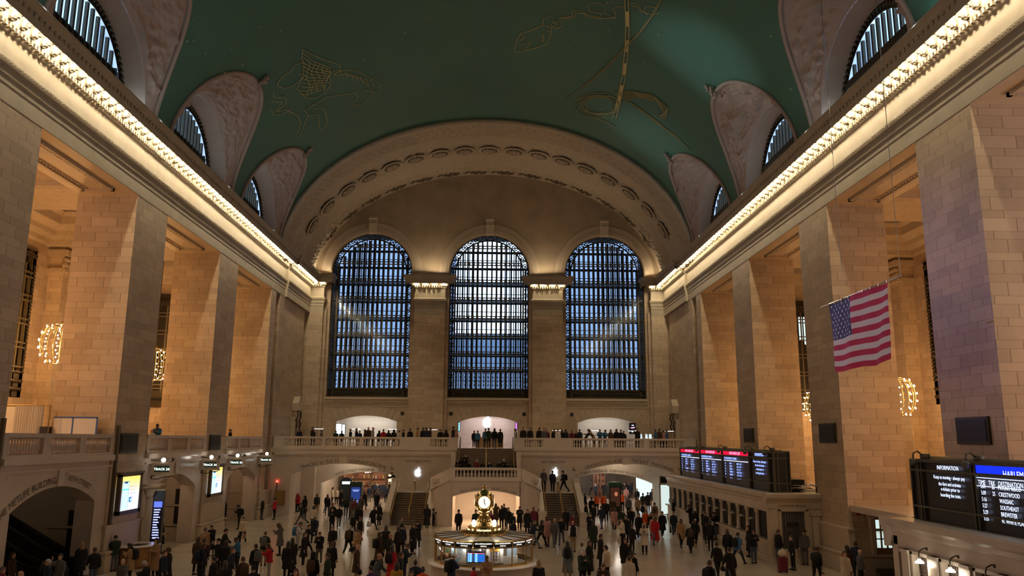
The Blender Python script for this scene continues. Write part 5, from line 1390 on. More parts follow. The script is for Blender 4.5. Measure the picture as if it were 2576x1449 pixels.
for a0, tx, s in ((0,'Information',.14),(-.76,'\u2299',.14),(.76,'\u2299',.14),(-1.5,'Information',.14),(1.5,'Information',.14)):
    text_mb(tx if len(tx) > 1 else 'O', s, drum_fn(a0, 2.42)).build('lettering', M['info'], t)
q = MB(); q.smooth = True
q.lathe([(.46,2.6),(.46,2.64),(.40,2.67),(.42,2.71),(.33,2.77),(.26,2.86),(.22,2.95),(.20,3.03),(.24,3.06),(.24,3.14),(.20,3.18),(.30,3.22),(.34,3.26)], 24, O, cap=False)
for k in range(20): a = 2*PI*k/20; q.tube([(BX+.35*cos(a),BY+.35*sin(a),2.77),(BX+.21*cos(a),BY+.21*sin(a),3.02)], .022, 5)
q.build('clock_pedestal', M['brass'], t)
for sx in (-.48, .48):
    q = MB(); q.smooth = True; q.ball((BX+sx, BY-.1, 2.69), .085, 10, 8); q.ball((BX+sx*.97, BY+.12, 2.76), .08, 10, 8); q.build('globe_lamp', M['globe'], t)
ck = thing('opal_clock', 'four faced brass clock with glowing opal dials on top of the information booth', 'clock', (BX, BY, 3.27))
q = MB(); q.smooth = True
q.lathe([(.16,3.23),(.30,3.29),(.36,3.35)], 24, O, cap=False); q.lathe([(.37,3.93),(.30,4.05),(.16,4.15),(.09,4.19),(.08,4.23),(.11,4.28),(.08,4.35),(.0,4.41)], 24, O, cap=False)
for k in range(4):
    a = PI/4 + PI*k/2; q.tube([(BX+.34*cos(a),BY+.34*sin(a),3.31),(BX+.45*cos(a),BY+.45*sin(a),3.48),(BX+.46*cos(a),BY+.46*sin(a),3.78),(BX+.36*cos(a),BY+.36*sin(a),3.98)], [.05,.075,.075,.05], 8)
    a = PI*k/2 + PI/2; c = Vector((BX+.37*cos(a), BY+.37*sin(a), 3.64)); n_ = Vector((cos(a), sin(a), 0)); tx = Vector((-sin(a), cos(a), 0))
    q.tube([c+n_*.03+tx*.29*cos(j*PI/12)+Vector((0,0,.29*sin(j*PI/12))) for j in range(25)], .03, 6, False)
q.build('case', M['brass'], ck)
M['dial'] = emit('opal_dial', (1,.84,.56), 1.5, True)
for k in range(4):
    a = PI*k/2 + PI/2; c = Vector((BX+.37*cos(a), BY+.37*sin(a), 3.64)); n_ = Vector((cos(a), sin(a), 0)); tx = Vector((-sin(a), cos(a), 0)) 
    q = MB(); q.smooth = True; q.grid([[c+n_*(.035+.05*(1-r*r))+tx*.28*r*cos(j*PI/12)+Vector((0,0,.28*r*sin(j*PI/12))) for j in range(25)] for r in (0.001,.4,.7,.9,1)]); d = q.build('dial', M['dial'], ck)
    fc = c + n_*.095; txv = -tx if False else tx
    q = MB()
    for h, L in ((0.0, .20), (150/180*PI, .15)):          # minute hand up, hour hand at five
        dr = txv*sin(h) + Vector((0,0,cos(h))); sd = txv*cos(h) - Vector((0,0,sin(h)))
        q.add([fc-dr*.04-sd*.012, fc-dr*.04+sd*.012, fc+dr*L*.55+sd*.02, fc+dr*L, fc+dr*L*.55-sd*.02], [(0,1,2,3,4)])
    q.build('hands', M['black'], ck)
    q = MB()
    for j in range(12):
        h = j*PI/6; dr = txv*sin(h) + Vector((0,0,cos(h)))
        g = text_mb(str(12 if j == 0 else j), .07, flat(c+n_*.075+dr*.215-Vector((0,0,.025)), txv, (0,0,1))); q.merge(g)
    q.build('numerals', M['black'], ck)
# things standing inside the booth windows
def booth_pt(u, v, r): 
    d = ray(u, v); ox, oy = CAM.x-BX, CAM.y-BY; A = d.x**2+d.y**2; B = 2*(ox*d.x+oy*d.y); Cc = ox*ox+oy*oy-r*r
    s = (-B - sqrt(max(0, B*B-4*A*Cc)))/(2*A); return CAM + d*s
def inner_panel(u0, u1, v0, v1, r, mat, lab, nm, cat):
    a = booth_pt(u0, v0, r); b_ = booth_pt(u1, v1, r); n_ = Vector(((a.x+b_.x)/2-BX, (a.y+b_.y)/2-BY, 0)).normalized()
    q = MB(); z0, z1 = min(a.z,b_.z), max(a.z,b_.z); c = [Vector((a.x,a.y,z0)),Vector((b_.x,b_.y,z0)),Vector((b_.x,b_.y,z1)),Vector((a.x,a.y,z1))]
    q.add(c + [k-n_*.03 for k in c], [(0,1,2,3),(7,6,5,4),(0,4,5,1),(1,5,6,2),(2,6,7,3),(3,7,4,0)]); o = q.build(nm, mat); return tag(o, lab, cat)
m, nt, b = new_mat('subway_map'); g = N(nt, 'ShaderNodeTexCoord'); n = N(nt, 'ShaderNodeTexNoise', Scale=2.2, Detail=5.0); nt.links.new(g.outputs['Object'], n.inputs['Vector']); rp_ = N(nt, 'ShaderNodeValToRGB'); e = rp_.color_ramp.elements; e[0].position = .45; e[0].color = (.22,.36,.5,1); e[1].position = .52; e[1].color = (.62,.60,.50,1); nt.links.new(n.outputs['Fac'], rp_.inputs[0]); nt.links.new(rp_.outputs[0], b.inputs['Base Color'])
inner_panel(1136, 1172, 1378, 1416, 1.98, m, 'pale map poster in the booth window left of the blue screen', 'map_poster', 'map')
o = inner_panel(1176, 1219, 1378, 1417, 1.98, M['screen_black'], 'dark arrivals monitor with blue rows in the booth window', 'arrivals_monitor', 'monitor')
a = booth_pt(1176, 1390, 1.99); b_ = booth_pt(1219, 1414, 1.99); q = MB()
for k in range(7):
    z = lerp(a.z, b_.z, (k+.3)/7); q.cur = 0 if k not in (0,) else 1; q.add([(a.x,a.y-.005,z-.03),(b_.x,b_.y-.005,z-.03),(b_.x,b_.y-.005,z),(a.x,a.y-.005,z)], [(0,1,2,3)])
    q.cur = 2
    for f0, f1 in ((.04,.1),(.14,.25),(.45,.58)): q.add([(lerp(a.x,b_.x,f),lerp(a.y,b_.y,f)-.008,zz) for f, zz in ((f0,z-.045),(f1,z-.045),(f1,z-.015),(f0,z-.015))], [(0,1,2,3)])
sc_ = q.build('display', [emit('mon_blue',(.02,.16,.9),1.5), emit('mon_rose',(.5,.12,.2),1.5), emit('mon_cyan',(.3,.75,1),1.6)]); sc_.parent = o; sc_.location = sc_.location - o.location
inner_panel(1186, 1210, 1381, 1387, 2.0, plain('label_grey',(.4,.4,.42)), 'grey header plate above the blue monitor rows', 'header_plate', 'sign')
inner_panel(1224, 1232, 1378, 1416, 1.96, M['white'], 'white paper sheet left of the coloured notice in the booth', 'paper_sheet', 'poster')
o = inner_panel(1232, 1256, 1378, 1416, 1.97, plain('notice_cream',(.7,.66,.6)), 'cream notice with orange top and small squares in the booth', 'notice_board', 'poster')
a = booth_pt(1232, 1378, 1.985); b_ = booth_pt(1256, 1387, 1.985); q = MB(); q.add([(a.x,a.y,a.z),(b_.x,b_.y,a.z),(b_.x,b_.y,b_.z),(a.x,a.y,b_.z)], [(0,1,2,3)])
for i in range(3):
    for j in range(3):
        q.cur = (i+j) % 3 + 1; c = booth_pt(1236+i*6.5, 1392+j*8, 1.99); q.add([(c.x-.04,c.y,c.z-.05),(c.x+.04,c.y,c.z-.05),(c.x+.04,c.y,c.z+.05),(c.x-.04,c.y,c.z+.05)], [(0,1,2,3)])
k_ = q.build('print', [plain('print_orange',(.65,.34,.05)), plain('print_grey',(.2,.2,.2)), plain('print_rose',(.45,.22,.2)), plain('print_blue',(.2,.2,.45))]); k_.parent = o; k_.location = k_.location - o.location
inner_panel(1258, 1266, 1378, 1416, 1.96, M['white'], 'white paper sheet right of the coloured notice in the booth', 'paper_sheet', 'poster')
o = inner_panel(1276, 1300, 1378, 1397, 1.7, plain('monitor_grey',(.35,.45,.55),.3), 'grey computer monitor inside the booth', 'computer_monitor', 'monitor')
o = inner_panel(1268, 1302, 1400, 1416, 2.0, plain('box_white',(.72,.72,.68)), 'white leaflet box on the booth counter', 'leaflet_box', 'box')
p = booth_pt(1126, 1384, 1.85); tt = thing('potted_plant', 'small potted succulent inside the booth at the left window', 'plant', (p.x, p.y, p.z-.3)); q = MB(); q.smooth = True; q.lathe([(.06,-.3),(.09,-.13)], 10, p); q.build('pot', plain('terracotta',(.5,.25,.14)), tt)
q = MB()
for k in range(12):
    a = k*.9; q.tube([p+Vector((0,0,-.14)), p+Vector((.05*cos(a),.05*sin(a),.0)), p+Vector((.09*cos(a),.09*sin(a),.1))], [.02,.02,.004], 4)
q.build('leaves', plain('leaf_green',(.10,.28,.12)), tt)
p = booth_pt(1110, 1384, 1.95); tt = thing('desk_lamp', 'white desk lamp arm in the left booth window', 'lamp', (p.x, p.y, 1.1)); q = MB(); q.tube([(p.x-.02,p.y,p.z),(p.x+.12,p.y,p.z-.2),(p.x+.15,p.y,1.1)], .02, 5); q.build('arm', M['black'], tt); q = MB(); q.tube([(p.x-.08,p.y,p.z+.12),(p.x+.04,p.y,p.z-.05)], .03, 6); q.build('head', M['white_lit'], tt)
q = MB(); q.lathe([(1.2,1.1),(1.2,2.2)], 16, O, cap=False); q.lathe([(1.9,1.06),(.4,1.06)], 16, O, cap=False); q.build('inner_core', plain('booth_inner',(.42,.36,.28),.5), t)

# ================================================================= CHANDELIERS
def chandelier(x, y, z, lab):
    t = thing('chandelier', lab, 'chandelier', (x, y, z-1.3), 'melon chandeliers behind the pillars')
    def rad(h): return 1.2*sqrt(max(0, 1-(h/1.32)**2))**.8+.12
    q = MB(); q.smooth = True
    for k in range(20):
        a = 2*PI*k/20; q.tube([(x+rad(h)*cos(a)*.97, y+rad(h)*sin(a)*.97, z+h) for h in (-1.2,-1.0,-.7,-.3,.1,.5,.9,1.15)], .02, 5)
    for h in (-1.18,1.12): q.tube([(x+rad(h)*cos(j*PI/12)*.97, y+rad(h)*sin(j*PI/12)*.97, z+h) for j in range(25)], .03, 5, False)
    q.lathe([(.05,1.15),(.3,1.2),(.2,1.35),(.08,1.45),(.05,1.6)], 12, (x,y,z)); q.ball((x,y,z-1.25), .12, 8, 6); q.build('frame', M['brass'], t)
    q = MB(); 
    n = int((20.5-z-1.6)/.35)
    for k in range(n): q.tube([(x,y,z+1.6+k*.35),(x,y,z+1.9+k*.35)], .03, 5)
    q.build('chain', M['bronze'], t)
    cb = None
    for h in (-1.12,-.72,-.28,.18,.64,1.02):
        for k in range(12):
            a = 2*PI*(k+.5)/12; p = Vector((x+(rad(h)+.05)*cos(a), y+(rad(h)+.05)*sin(a), z+h))
            if CB[0] is None: q = MB(); q.smooth = True; q.ball((0,0,0), .045, 6, 4); CB[0] = q.build('light_bulb', M['cbulb'], origin=(0,0,0)); o = CB[0]
            else: o = copy_obj(CB[0])
            o.parent = t; o.location = p - t.location
CB = [None]; M['cbulb'] = emit('chandelier_bulb', (1,.84,.58), 26)
for x, y, z, lab in ((-25.8,48.65,12.0,'glowing melon chandelier at the far left behind the nearest full pillar'), (-25.8,61.9,12.0,'glowing melon chandelier in the second gap between left pillars'), (25.4,48.65,9.2,'glowing melon chandelier hanging below the flag'), (26.4,61.9,9.2,'glowing melon chandelier in the narrow gap left of the flag pillar')): chandelier(x, y, z, lab)

# ================================================================= FLAG
fx = 14.5
t = thing('hanging_flag', 'large striped national flag with white stars hanging from a rod on the right', 'flag', (fx, 29.7, 9.2))
a = at(2085, 766, x=fx); b_ = at(2233, 711, x=fx); y1, y0 = a.y, b_.y; zt = (a.z+b_.z)/2; zb = 9.22; W_ = y1-y0; Hh = zt-zb
def fpt(u, v, off=0):   # u from canton edge (far) to fly, v down
    w = .05*sin(u*9+v*2.5) + .03*sin(u*23+v*5) + .12*v*v*sin(u*3.1+.6)
    return (fx + w + off, y1 - u*W_ - .03*v*sin(u*4), zt - v*Hh*(1+.012*sin(u*11)) + .12*(v)*(u-.5)**2)
def patch(q, u0, u1, v0, v1, n, m_, off=0): q.grid([[fpt(lerp(u0,u1,j/n), lerp(v0,v1,i/m_), off) for j in range(n+1)] for i in range(m_+1)])
q = MB(); q.smooth = True
for k in range(13):
    q.cur = k % 2; patch(q, .40 if k < 7 else 0, 1, k/13, (k+1)/13, 40, 3)
q.build('stripes', [plain('flag_red', (.60,.012,.065), .7), plain('flag_white', (.86,.83,.82), .7)], t, recalc=False)
q = MB(); q.smooth = True; patch(q, 0, .40, 0, 7/13, 16, 10); q.build('canton', plain('flag_blue', (.035,.055,.19), .7), t, recalc=False)
q = MB()
for r in range(9):
    for c in range(6 if r % 2 == 0 else 5):
        u = .40*((c+(.5 if r % 2 == 0 else 1.0))/6); v = (7/13)*(r+.7)/9.4
        for off in (-.012,):
            pts = []
            for j in range(10):
                rr = .085 if j % 2 == 0 else .034; an = PI/2+j*PI/5; pts.append(fpt(u+rr*cos(an)/W_, v-rr*sin(an)/Hh, off))
            q.add(pts, [tuple(range(10))])
q.build('stars', bpy.data.materials['flag_white'], t)
q = MB(); q.smooth = True; q.tube([(fx, y1+.75, zt+.03),(fx, y0-.95, zt+.03)], .03, 6); q.build('rod', M['steel'], t)
q = MB()
for yy in (lerp(y1,y0,.28), y0-.9): q.tube([(fx,yy,zt+.03),(fx,yy,VZ+VB*sqrt(1-(fx/VA)**2)-.05)], .012, 4)
q.build('suspension_wire', M['steel'], t)
q = MB(); q.box(fx-.03, y0-.0, zt-.02, fx+.03, y0+.05, zt+.05)
for k in range(9): q.box(fx-.04, lerp(y1,y0,k/8)-.03, zt-.03, fx+.04, lerp(y1,y0,k/8)+.03, zt+.06)
q.build('clips', M['brass_dull'], t)
# ================================================================= CEILING DRAWINGS (generic gilded line work on the vault)
def vault_hit(u, v, off=-.05):
    d = ray(u, v); aa, bb = VA+off, VB+off
    A = (d.x/aa)**2+(d.z/bb)**2; B = 2*(CAM.x*d.x/aa**2+(CAM.z-VZ)*d.z/bb**2); Cc = (CAM.x/aa)**2+((CAM.z-VZ)/bb)**2-1
    s = (-B+sqrt(B*B-4*A*Cc))/(2*A); return CAM+d*s
def drawing(name, lines, mat, w=.024):
    q = MB()
    for ln in lines:
        pts = []
        for (u0, v0), (u1, v1) in zip(ln, ln[1:]):
            n = max(1, int(math.hypot(u1-u0, v1-v0)/14))
            for k in range(n): pts.append((lerp(u0,u1,k/n), lerp(v0,v1,k/n)))
        pts.append(ln[-1]); q.tube([vault_hit(*p) for p in pts], w, 4, False)
    return q.build(name, mat, ceil)
def sc(ox, oy, s, pts): return [(ox+x/s, oy+y/s) for x, y in pts]
A1 = lambda *p: sc(640, 80, 4.83, p)
wing = [A1((590,210),(690,270),(800,320),(950,370),(1040,410),(1035,465),(960,470),(900,540),(860,640),(850,740),(760,800),(640,805),(590,770),(520,690),(560,600),(600,540),(590,480),(605,400),(575,330),(590,210))]
for k in range(11):
    t_ = k/10; wing.append(A1((lerp(590,560,t_)+10*sin(k*2), lerp(260,760,t_)), (lerp(700,650,t_), lerp(350,760,t_)), (lerp(830,760,t_), lerp(400,720,t_)), (lerp(930,850,t_), lerp(440,690,t_))))
for k in range(5): wing.append(A1(*[(lerp(650,900,k/4)+25*sin(j*1.2+k), lerp(340+60*k*.4,780-30*k,j/9)) for j in range(10)]))
body = [A1((960,520),(1060,470),(1150,465),(1260,480),(1360,530),(1450,580),(1530,640),(1530,710),(1480,735),(1330,700)), A1((960,525),(1120,510),(1240,545),(1330,600),(1400,680),(1440,740),(1320,870),(1240,890),(1190,880),(1260,800),(1220,740),(1170,745)), A1((1170,745),(1060,765),(880,790),(700,900),(640,940)), A1((910,545),(930,640),(870,720)),
  A1((580,375),(480,410),(440,480),(350,540),(290,610),(280,660),(370,690),(480,650),(580,560),(540,505)), A1((230,740),(240,800),(370,790),(390,860),(330,920),(270,970),(400,940),(390,880)), A1((190,830),(260,850),(340,850),(280,930),(190,920),(230,1010),(320,1010),(410,960)),
  A1((390,950),(480,990),(540,1030),(560,1120),(540,1200),(490,1260),(540,1290),(580,1200),(620,1080),(650,1010),(600,940)), A1((650,1020),(770,1000),(790,1090),(780,1160),(830,1180),(880,1130),(880,1040),(840,930),(720,930))]
for k in range(7): body.append(A1((1040+60*k, 470+18*k), (1060+62*k, 500+20*k), (1080+62*k, 530+24*k)))
drawing('gilded_drawing', wing+body, M['gold'])
B1 = lambda *p: sc(1240, 0, 3.45, p)
fish = [B1((185,440),(200,370),(240,290),(330,265),(430,220),(510,235),(500,310),(470,380),(360,420),(240,450),(185,440)), B1((430,220),(440,160),(530,125),(520,190),(600,180),(600,230),(540,250),(500,210)), B1((420,330),(440,300),(440,360),(420,350)), B1((220,370),(240,390),(330,370),(280,430)), B1((510,190),(560,210),(520,240)), B1((240,290),(270,330),(230,350)),
  B1((570,155),(640,150),(690,140),(690,95),(760,90),(820,130),(930,150),(950,115),(840,100),(830,40),(900,20),(980,50),(970,110),(1050,150),(1070,120),(1040,80),(1080,55),(1140,60)), B1((580,165),(700,155),(720,115),(780,115),(830,150),(930,160),(1060,155)), B1((1180,20),(1260,40),(1300,100),(1380,130),(1440,110),(1400,60),(1330,50),(1310,90),(1340,130)), B1((1180,40),(1250,60),(1290,110))]
drawing('gilded_drawing', fish, M['gold'])
drawing('gilded_drawing', [B1((1450,0),(1380,130),(1280,270),(1170,385),(970,590),(770,760),(640,860)), B1((1462,0),(1392,132),(1290,275),(1180,392),(980,597),(780,767))], M['gold_faint'], .04)
q = MB(); ban = [(1160,0),(1165,100),(1168,230),(1165,350),(1158,450),(1148,550),(1138,650),(1122,740),(1102,830),(1075,950),(1055,1030)]
band = lambda i, j, e: [vault_hit(1240+(x_+dx)/3.45, y_/3.45, e) for x_, y_ in ban[i:j] for dx in (0,)]
for e in (-15, 15): q.tube([vault_hit(1240+(x_+e)/3.45, y_/3.45) for x_, y_ in ban], .035, 4, False)
for i in (1, 3, 5, 7, 8):
    (xa, ya_), (xb, yb_) = ban[i], ban[i+1]; q.quad(vault_hit(1240+(xa-14)/3.45, ya_/3.45), vault_hit(1240+(xa+14)/3.45, ya_/3.45), vault_hit(1240+(xb+14)/3.45, yb_/3.45), vault_hit(1240+(xb-14)/3.45, yb_/3.45))
q.build('gilded_band', M['gold'], ceil)
crab = []
for k in range(16):
    a0 = random.uniform(0, 6.28); crab.append(B1(*[(920+random.uniform(-20,20)+ (190+30*sin(k))*cos(a0+j*.35)*(1-.03*j), 890+90*sin(a0+j*.35)+k*3) for j in range(9)]))
for k in range(10): crab.append(B1((1050+12*k, 800+8*k), (1200+8*k, 790+6*k), (1380+6*k, 820+8*k), (1520-4*k, 930+6*k), (1500-8*k, 1040-4*k)))
for k in range(8): crab.append(B1((760+20*k, 960+10*k), (860+20*k, 1010+8*k), (1000+10*k, 1060+6*k)))
for k in range(7): crab.append(B1((1130+25*k, 850+20*k), (1260+25*k, 930+18*k), (1400+30*k, 1060+20*k), (1600+20*k, 1180+22*k)))
drawing('gilded_drawing', crab, M['gold_faint'], .03)
q = MB()
for k in range(95):
    u = random.uniform(420, 2000); v = random.uniform(0, 330); p = vault_hit(u, v); q.ball(p, random.choice((.03,.04,.05,.07)), 5, 3)
q.build('gilded_star_dots', plain('star_gold', (.55,.5,.35), .5), ceil)['kind'] = 'stuff'
# ================================================================= PEOPLE
def rotx(v, a): return Vector((v.x, v.y*cos(a)-v.z*sin(a), v.y*sin(a)+v.z*cos(a)))
def rotz(v, a): return Vector((v.x*cos(a)-v.y*sin(a), v.x*sin(a)+v.y*cos(a), v.z))
D2R = PI/180
# pose: lean, (hip fwd, knee) x2, (shoulder fwd, abduct, elbow, inward) x2, head pitch, hip height
POSES = {
 's': (0, (2,2),(-2,2), (4,10,14,5),(2,10,12,5), 4, None),
 'w': (4, (24,6),(-20,22), (-20,8,18,0),(24,8,26,8), 4, None),
 'v': (4, (-20,22),(24,6), (24,8,26,8),(-20,8,18,0), 4, None),
 'W': (6, (34,8),(-30,26), (-30,10,20,0),(34,10,34,8), 6, None),
 'p': (3, (3,3),(-2,4), (34,10,92,46),(34,10,92,46), 26, None),
 'k': (0, (4,4),(-4,4), (-8,20,46,12),(-8,20,46,12), 3, None),
 'h': (2, (3,3),(-2,3), (70,14,118,44),(66,14,122,44), -2, None),
 'e': (0, (4,4),(-3,5), (60,18,138,10),(6,10,20,6), 2, None),
 'r': (0, (8,6),(-6,6), (4,10,16,5),(150,22,40,0), -8, None),
 'l': (34, (2,2),(-4,4), (62,10,30,10),(58,10,34,10), 10, None),
 'c': (2, (3,3),(-3,3), (26,12,86,52),(26,12,80,52), 3, None),
 't': (12, (84,84),(80,88), (46,12,50,22),(44,12,54,22), 6, .42),
}
def skeleton(P):
    lean, l1, l2, a1, a2, hd, hh = P
    legs = []
    for s, (hf, kb) in ((-1, l1), (1, l2)):
        th = Vector((0,0,-.43)); sh = Vector((0,0,-.41))
        th = rotx(th, -hf*D2R); sh = rotx(sh, -(hf-kb)*D2R)
        hip = Vector((s*.095, 0, 0)); kn = hip+th; an = kn+sh
        legs.append([hip, kn, an])
    low = min(l[2].z for l in legs)
    base = Vector((0, 0, (.085 - low) if hh is None else hh)); 
    legs = [[j+base for j in l] for l in legs]
    def T(v): return base + rotx(v, lean*D2R)
    sp = [T(Vector((0, 0, z))) for z in (0, .10, .22, .36, .47, .53)]          # pelvis .. neck base
    arms = []
    for s, (sf, ab, el, inw) in ((-1, a1), (1, a2)):
        sh = T(Vector((s*.168, .0, .462)))
        def D(ang):
            v = rotx(Vector((0,0,-1)), -ang*D2R); return v
        up = D(sf); up = Vector((s*sin(ab*D2R), 0, 0)) + up*cos(ab*D2R)
        fo = D(sf+el); fo = Vector((s*sin(ab*D2R)*.5 - s*sin(inw*D2R), 0, 0)) + fo*cos(max(inw,ab*.5)*D2R)
        e = sh+up.normalized()*.285; w = e+fo.normalized()*.25; arms.append([sh, e, w, fo.normalized()])
    nb = sp[5]; hc = nb + rotx(Vector((0, -.025, .145)), (lean*.6+hd)*D2R)
    return sp, legs, arms, hc, (lean*.6+hd)*D2R
def ring_loft(q, rings, n=14):
    rows = [[(c.x+rx*cos(2*PI*k/n), c.y+ry*sin(2*PI*k/n), c.z+tz*sin(2*PI*k/n)) for k in range(n)] for c, rx, ry, tz in rings]
    q.grid(rows, True); b = len(q.v)-n*len(rings)
    q.f += [list(range(b, b+n))[::-1], list(range(len(q.v)-n, len(q.v)))]; q.mi += [q.cur]*2; q.sm += [q.smooth]*2
def fuse(q, vox, sm=3):
    me = bpy.data.meshes.new('f'); me.from_pydata(q.v, [], q.f)
    bm = bmesh.new(); bm.from_mesh(me); bmesh.ops.recalc_face_normals(bm, faces=bm.faces); bm.to_mesh(me); bm.free()
    ob = bpy.data.objects.new('f', me); COL.objects.link(ob)
    r = ob.modifiers.new('r', 'REMESH'); r.mode = 'VOXEL'; r.voxel_size = vox
    s = ob.modifiers.new('s', 'SMOOTH'); s.iterations = sm; s.factor = .5
    bpy.context.view_layer.update()
    m2 = bpy.data.meshes.new_from_object(ob.evaluated_get(bpy.context.evaluated_depsgraph_get()))
    bpy.data.objects.remove(ob); bpy.data.meshes.remove(me)
    m2.polygons.foreach_set('use_smooth', [True]*len(m2.polygons)); return m2
def torso(q, sp, g, hem=None, lean=0):
    R = [(.165,.115),(.15,.105),(.15,.108),(.168,.118),(.128,.092),(.066,.062)]
    rings = [(c, rx+g, ry+g, 0) for c, (rx, ry) in zip(sp, R)]
    if hem is not None:
        c0 = sp[0]
        rings = [(Vector((c0.x, c0.y+.01, c0.z-hem)), .17+g+hem*.10, .125+g+hem*.11, 0), (Vector((c0.x, c0.y, c0.z-hem*.5)), .175+g+hem*.03, .125+g+hem*.04, 0)] + rings
    ring_loft(q, rings)
def head_mb(hc, hp):
    q = MB(); q.smooth = True
    def H(x, y, z): return hc + rotx(Vector((x,y,z)), hp)
    n = 14; rows = []
    for z, rx, y0, ry in ((-.125,.03,-.055,.03),(-.11,.05,-.045,.055),(-.075,.064,-.02,.085),(-.03,.073,-.003,.098),(.02,.077,.004,.104),(.065,.072,.008,.096),(.1,.05,.012,.066),(.118,.015,.014,.02)):
        rows.append([H(rx*cos(2*PI*k/n), y0+ry*sin(2*PI*k/n), z) for k in range(n)])
    q.grid(rows, True); b = len(q.v)-n*len(rows)
    q.f += [list(range(b,b+n)), list(range(len(q.v)-n, len(q.v)))]; q.mi += [0,0]; q.sm += [True,True]
    q.tube([H(0,-.098,.015), H(0,-.118,-.02), H(0,-.122,-.035), H(0,-.1,-.045)], [.008,.013,.017,.01], 6)        # nose
    for s in (-1, 1): q.ball(H(s*.079,.012,-.012), .027, 6, 5, .45, .8, 1.2)                                       # ears
    q.tube([H(-.03,-.086,-.075), H(0,-.098,-.075), H(.03,-.086,-.075)], [.006,.011,.006], 5)                       # lips
    q.tube([H(-.045,-.088,.03), H(0,-.1,.03), H(.045,-.088,.03)], [.01,.012,.01], 5)                               # brow
    return q, H
PM = {}
def pose_parts(pk):
    if pk in PM: return PM[pk]
    P = POSES[pk]; sp, legs, arms, hc, hp = skeleton(P); out = {'hc': hc, 'hp': hp, 'sk': (sp, legs, arms)}
    # body: one continuous skin
    q = MB(); hq, H = head_mb(hc, hp); q.merge(hq); torso(q, sp, 0)
    q.tube([sp[4], sp[5]+Vector((0,0,.01)), hc+rotx(Vector((0,.02,-.08)), hp)], [.07,.058,.055], 10)
    for hip, kn, an in legs:
        q.tube([hip+Vector((0,0,.03)), hip.lerp(kn,.35), kn, kn.lerp(an,.35), an], [.088,.08,.056,.056,.038], 10)
        q.tube([an+Vector((0,.05,-.045)), an+Vector((0,-.03,-.05)), an+Vector((0,-.14,-.062))], [.036,.04,.03], 8, True, .8)
    for sh, e, w, d in arms:
        q.tube([sh, sh.lerp(e,.5), e, e.lerp(w,.4), w], [.056,.049,.041,.038,.027], 10); q.tube([w, w+d*.045, w+d*.085], [.027,.037,.036], 8, True, .6)
    me = fuse(q, .019); bm = bmesh.new(); bm.from_mesh(me)
    # fingers, thumb and eyes
    f = MB(); f.smooth = True
    for si, (sh, e, w, d) in enumerate(arms):
        s = -1 if si == 0 else 1
        sd = d.cross(Vector((0,-1,.2))); sd = sd.normalized() if sd.length > .1 else Vector((1,0,0)); nn = sd.cross(d).normalized()
        for k in range(4):
            L = (.062,.072,.068,.052)[k]; o = w+d*.082+sd*(.022-.0147*k); f.tube([o-d*.02, o+d*L*.5+nn*.006, o+d*L*.8+nn*.022, o+d*L*.92+nn*.036], [.0095,.009,.008,.006], 5)
        o = w+d*.03+sd*.03; f.tube([o-sd*.01, o+sd*.022+d*.028, o+sd*.026+d*.055+nn*.012], [.011,.010,.008], 5)
    nb = len(me.vertices)
    f.cur = 1
    for s in (-1, 1): f.ball(H(s*.03,-.09,.012), .011, 6, 5)
    vs = [bm.verts.new(p) for p in f.v]
    for fc, mi in zip(f.f, f.mi):
        try: k = bm.faces.new([vs[i] for i in fc]); k.smooth = True; k.material_index = mi
        except ValueError: pass
    bm.to_mesh(me); bm.free(); me.materials.append(None); me.materials.append(None); me.name = 'person_body'
    out['body'] = me
    def sleeves(q, g, to=1.0):
        for sh, e, w, d in arms: q.tube([sh.lerp(sp[4],.35), sh, sh.lerp(e,.5), e, e.lerp(w,.5), e.lerp(w,.97*to)], [.048+g*.7,.058+g,.055+g,.05+g,.046+g,.042+g], 10)
    def legtube(q, g):
        for hip, kn, an in legs: q.tube([hip+Vector((0,0,.05)), hip.lerp(kn,.3), kn, kn.lerp(an,.5), an.lerp(kn,.03)], [.098+g,.092+g,.068+g,.062+g,.058+g], 10)
    q = MB(); ring_loft(q, [(sp[0]+Vector((0,0,-.07)), .165,.12,0),(sp[0]+Vector((0,0,.02)), .178,.13,0),(sp[1]+Vector((0,0,.03)), .162,.116,0)]); legtube(q, .0); out['trousers'] = fuse(q, .024, 3)
    q = MB()
    for hip, kn, an in legs: q.tube([an+Vector((0,.075,-.04)), an+Vector((0,.03,-.035)), an+Vector((0,-.06,-.045)), an+Vector((0,-.17,-.06)), an+Vector((0,-.185,-.062))], [.03,.05,.05,.036,.012], 8, True, .85)
    for hip, kn, an in legs: q.box(an.x-.045, an.y-.185, an.z-.085, an.x+.045, an.y+.085, an.z-.05)
    out['shoes'] = fuse(q, .016, 2)
    sit = pk == 't'
    for nm, g, hem, to in (('shirt', .016, .06, 1), ('jacket', .034, .10, 1), ('puffer', .055, .10, 1), ('coat', .036, .06 if sit else .42, 1), ('longcoat', .04, .06 if sit else .62, 1), ('vest', .03, .08, 0)):
        q = MB(); torso(q, sp, g, hem)
        if to: sleeves(q, g*.55)
        q.tube([sp[4]+Vector((0,0,.0)), sp[5]+Vector((0,.004,.03))], [.09+g*.4,.074+g*.4], 10)
        out[nm] = (q, None)
    PM[pk] = out; return out
def get_top(pk, nm):
    o = pose_parts(pk)
    if isinstance(o[nm], tuple): o[nm] = fuse(o[nm][0], .026, 4)
    return o[nm]
HM = {}
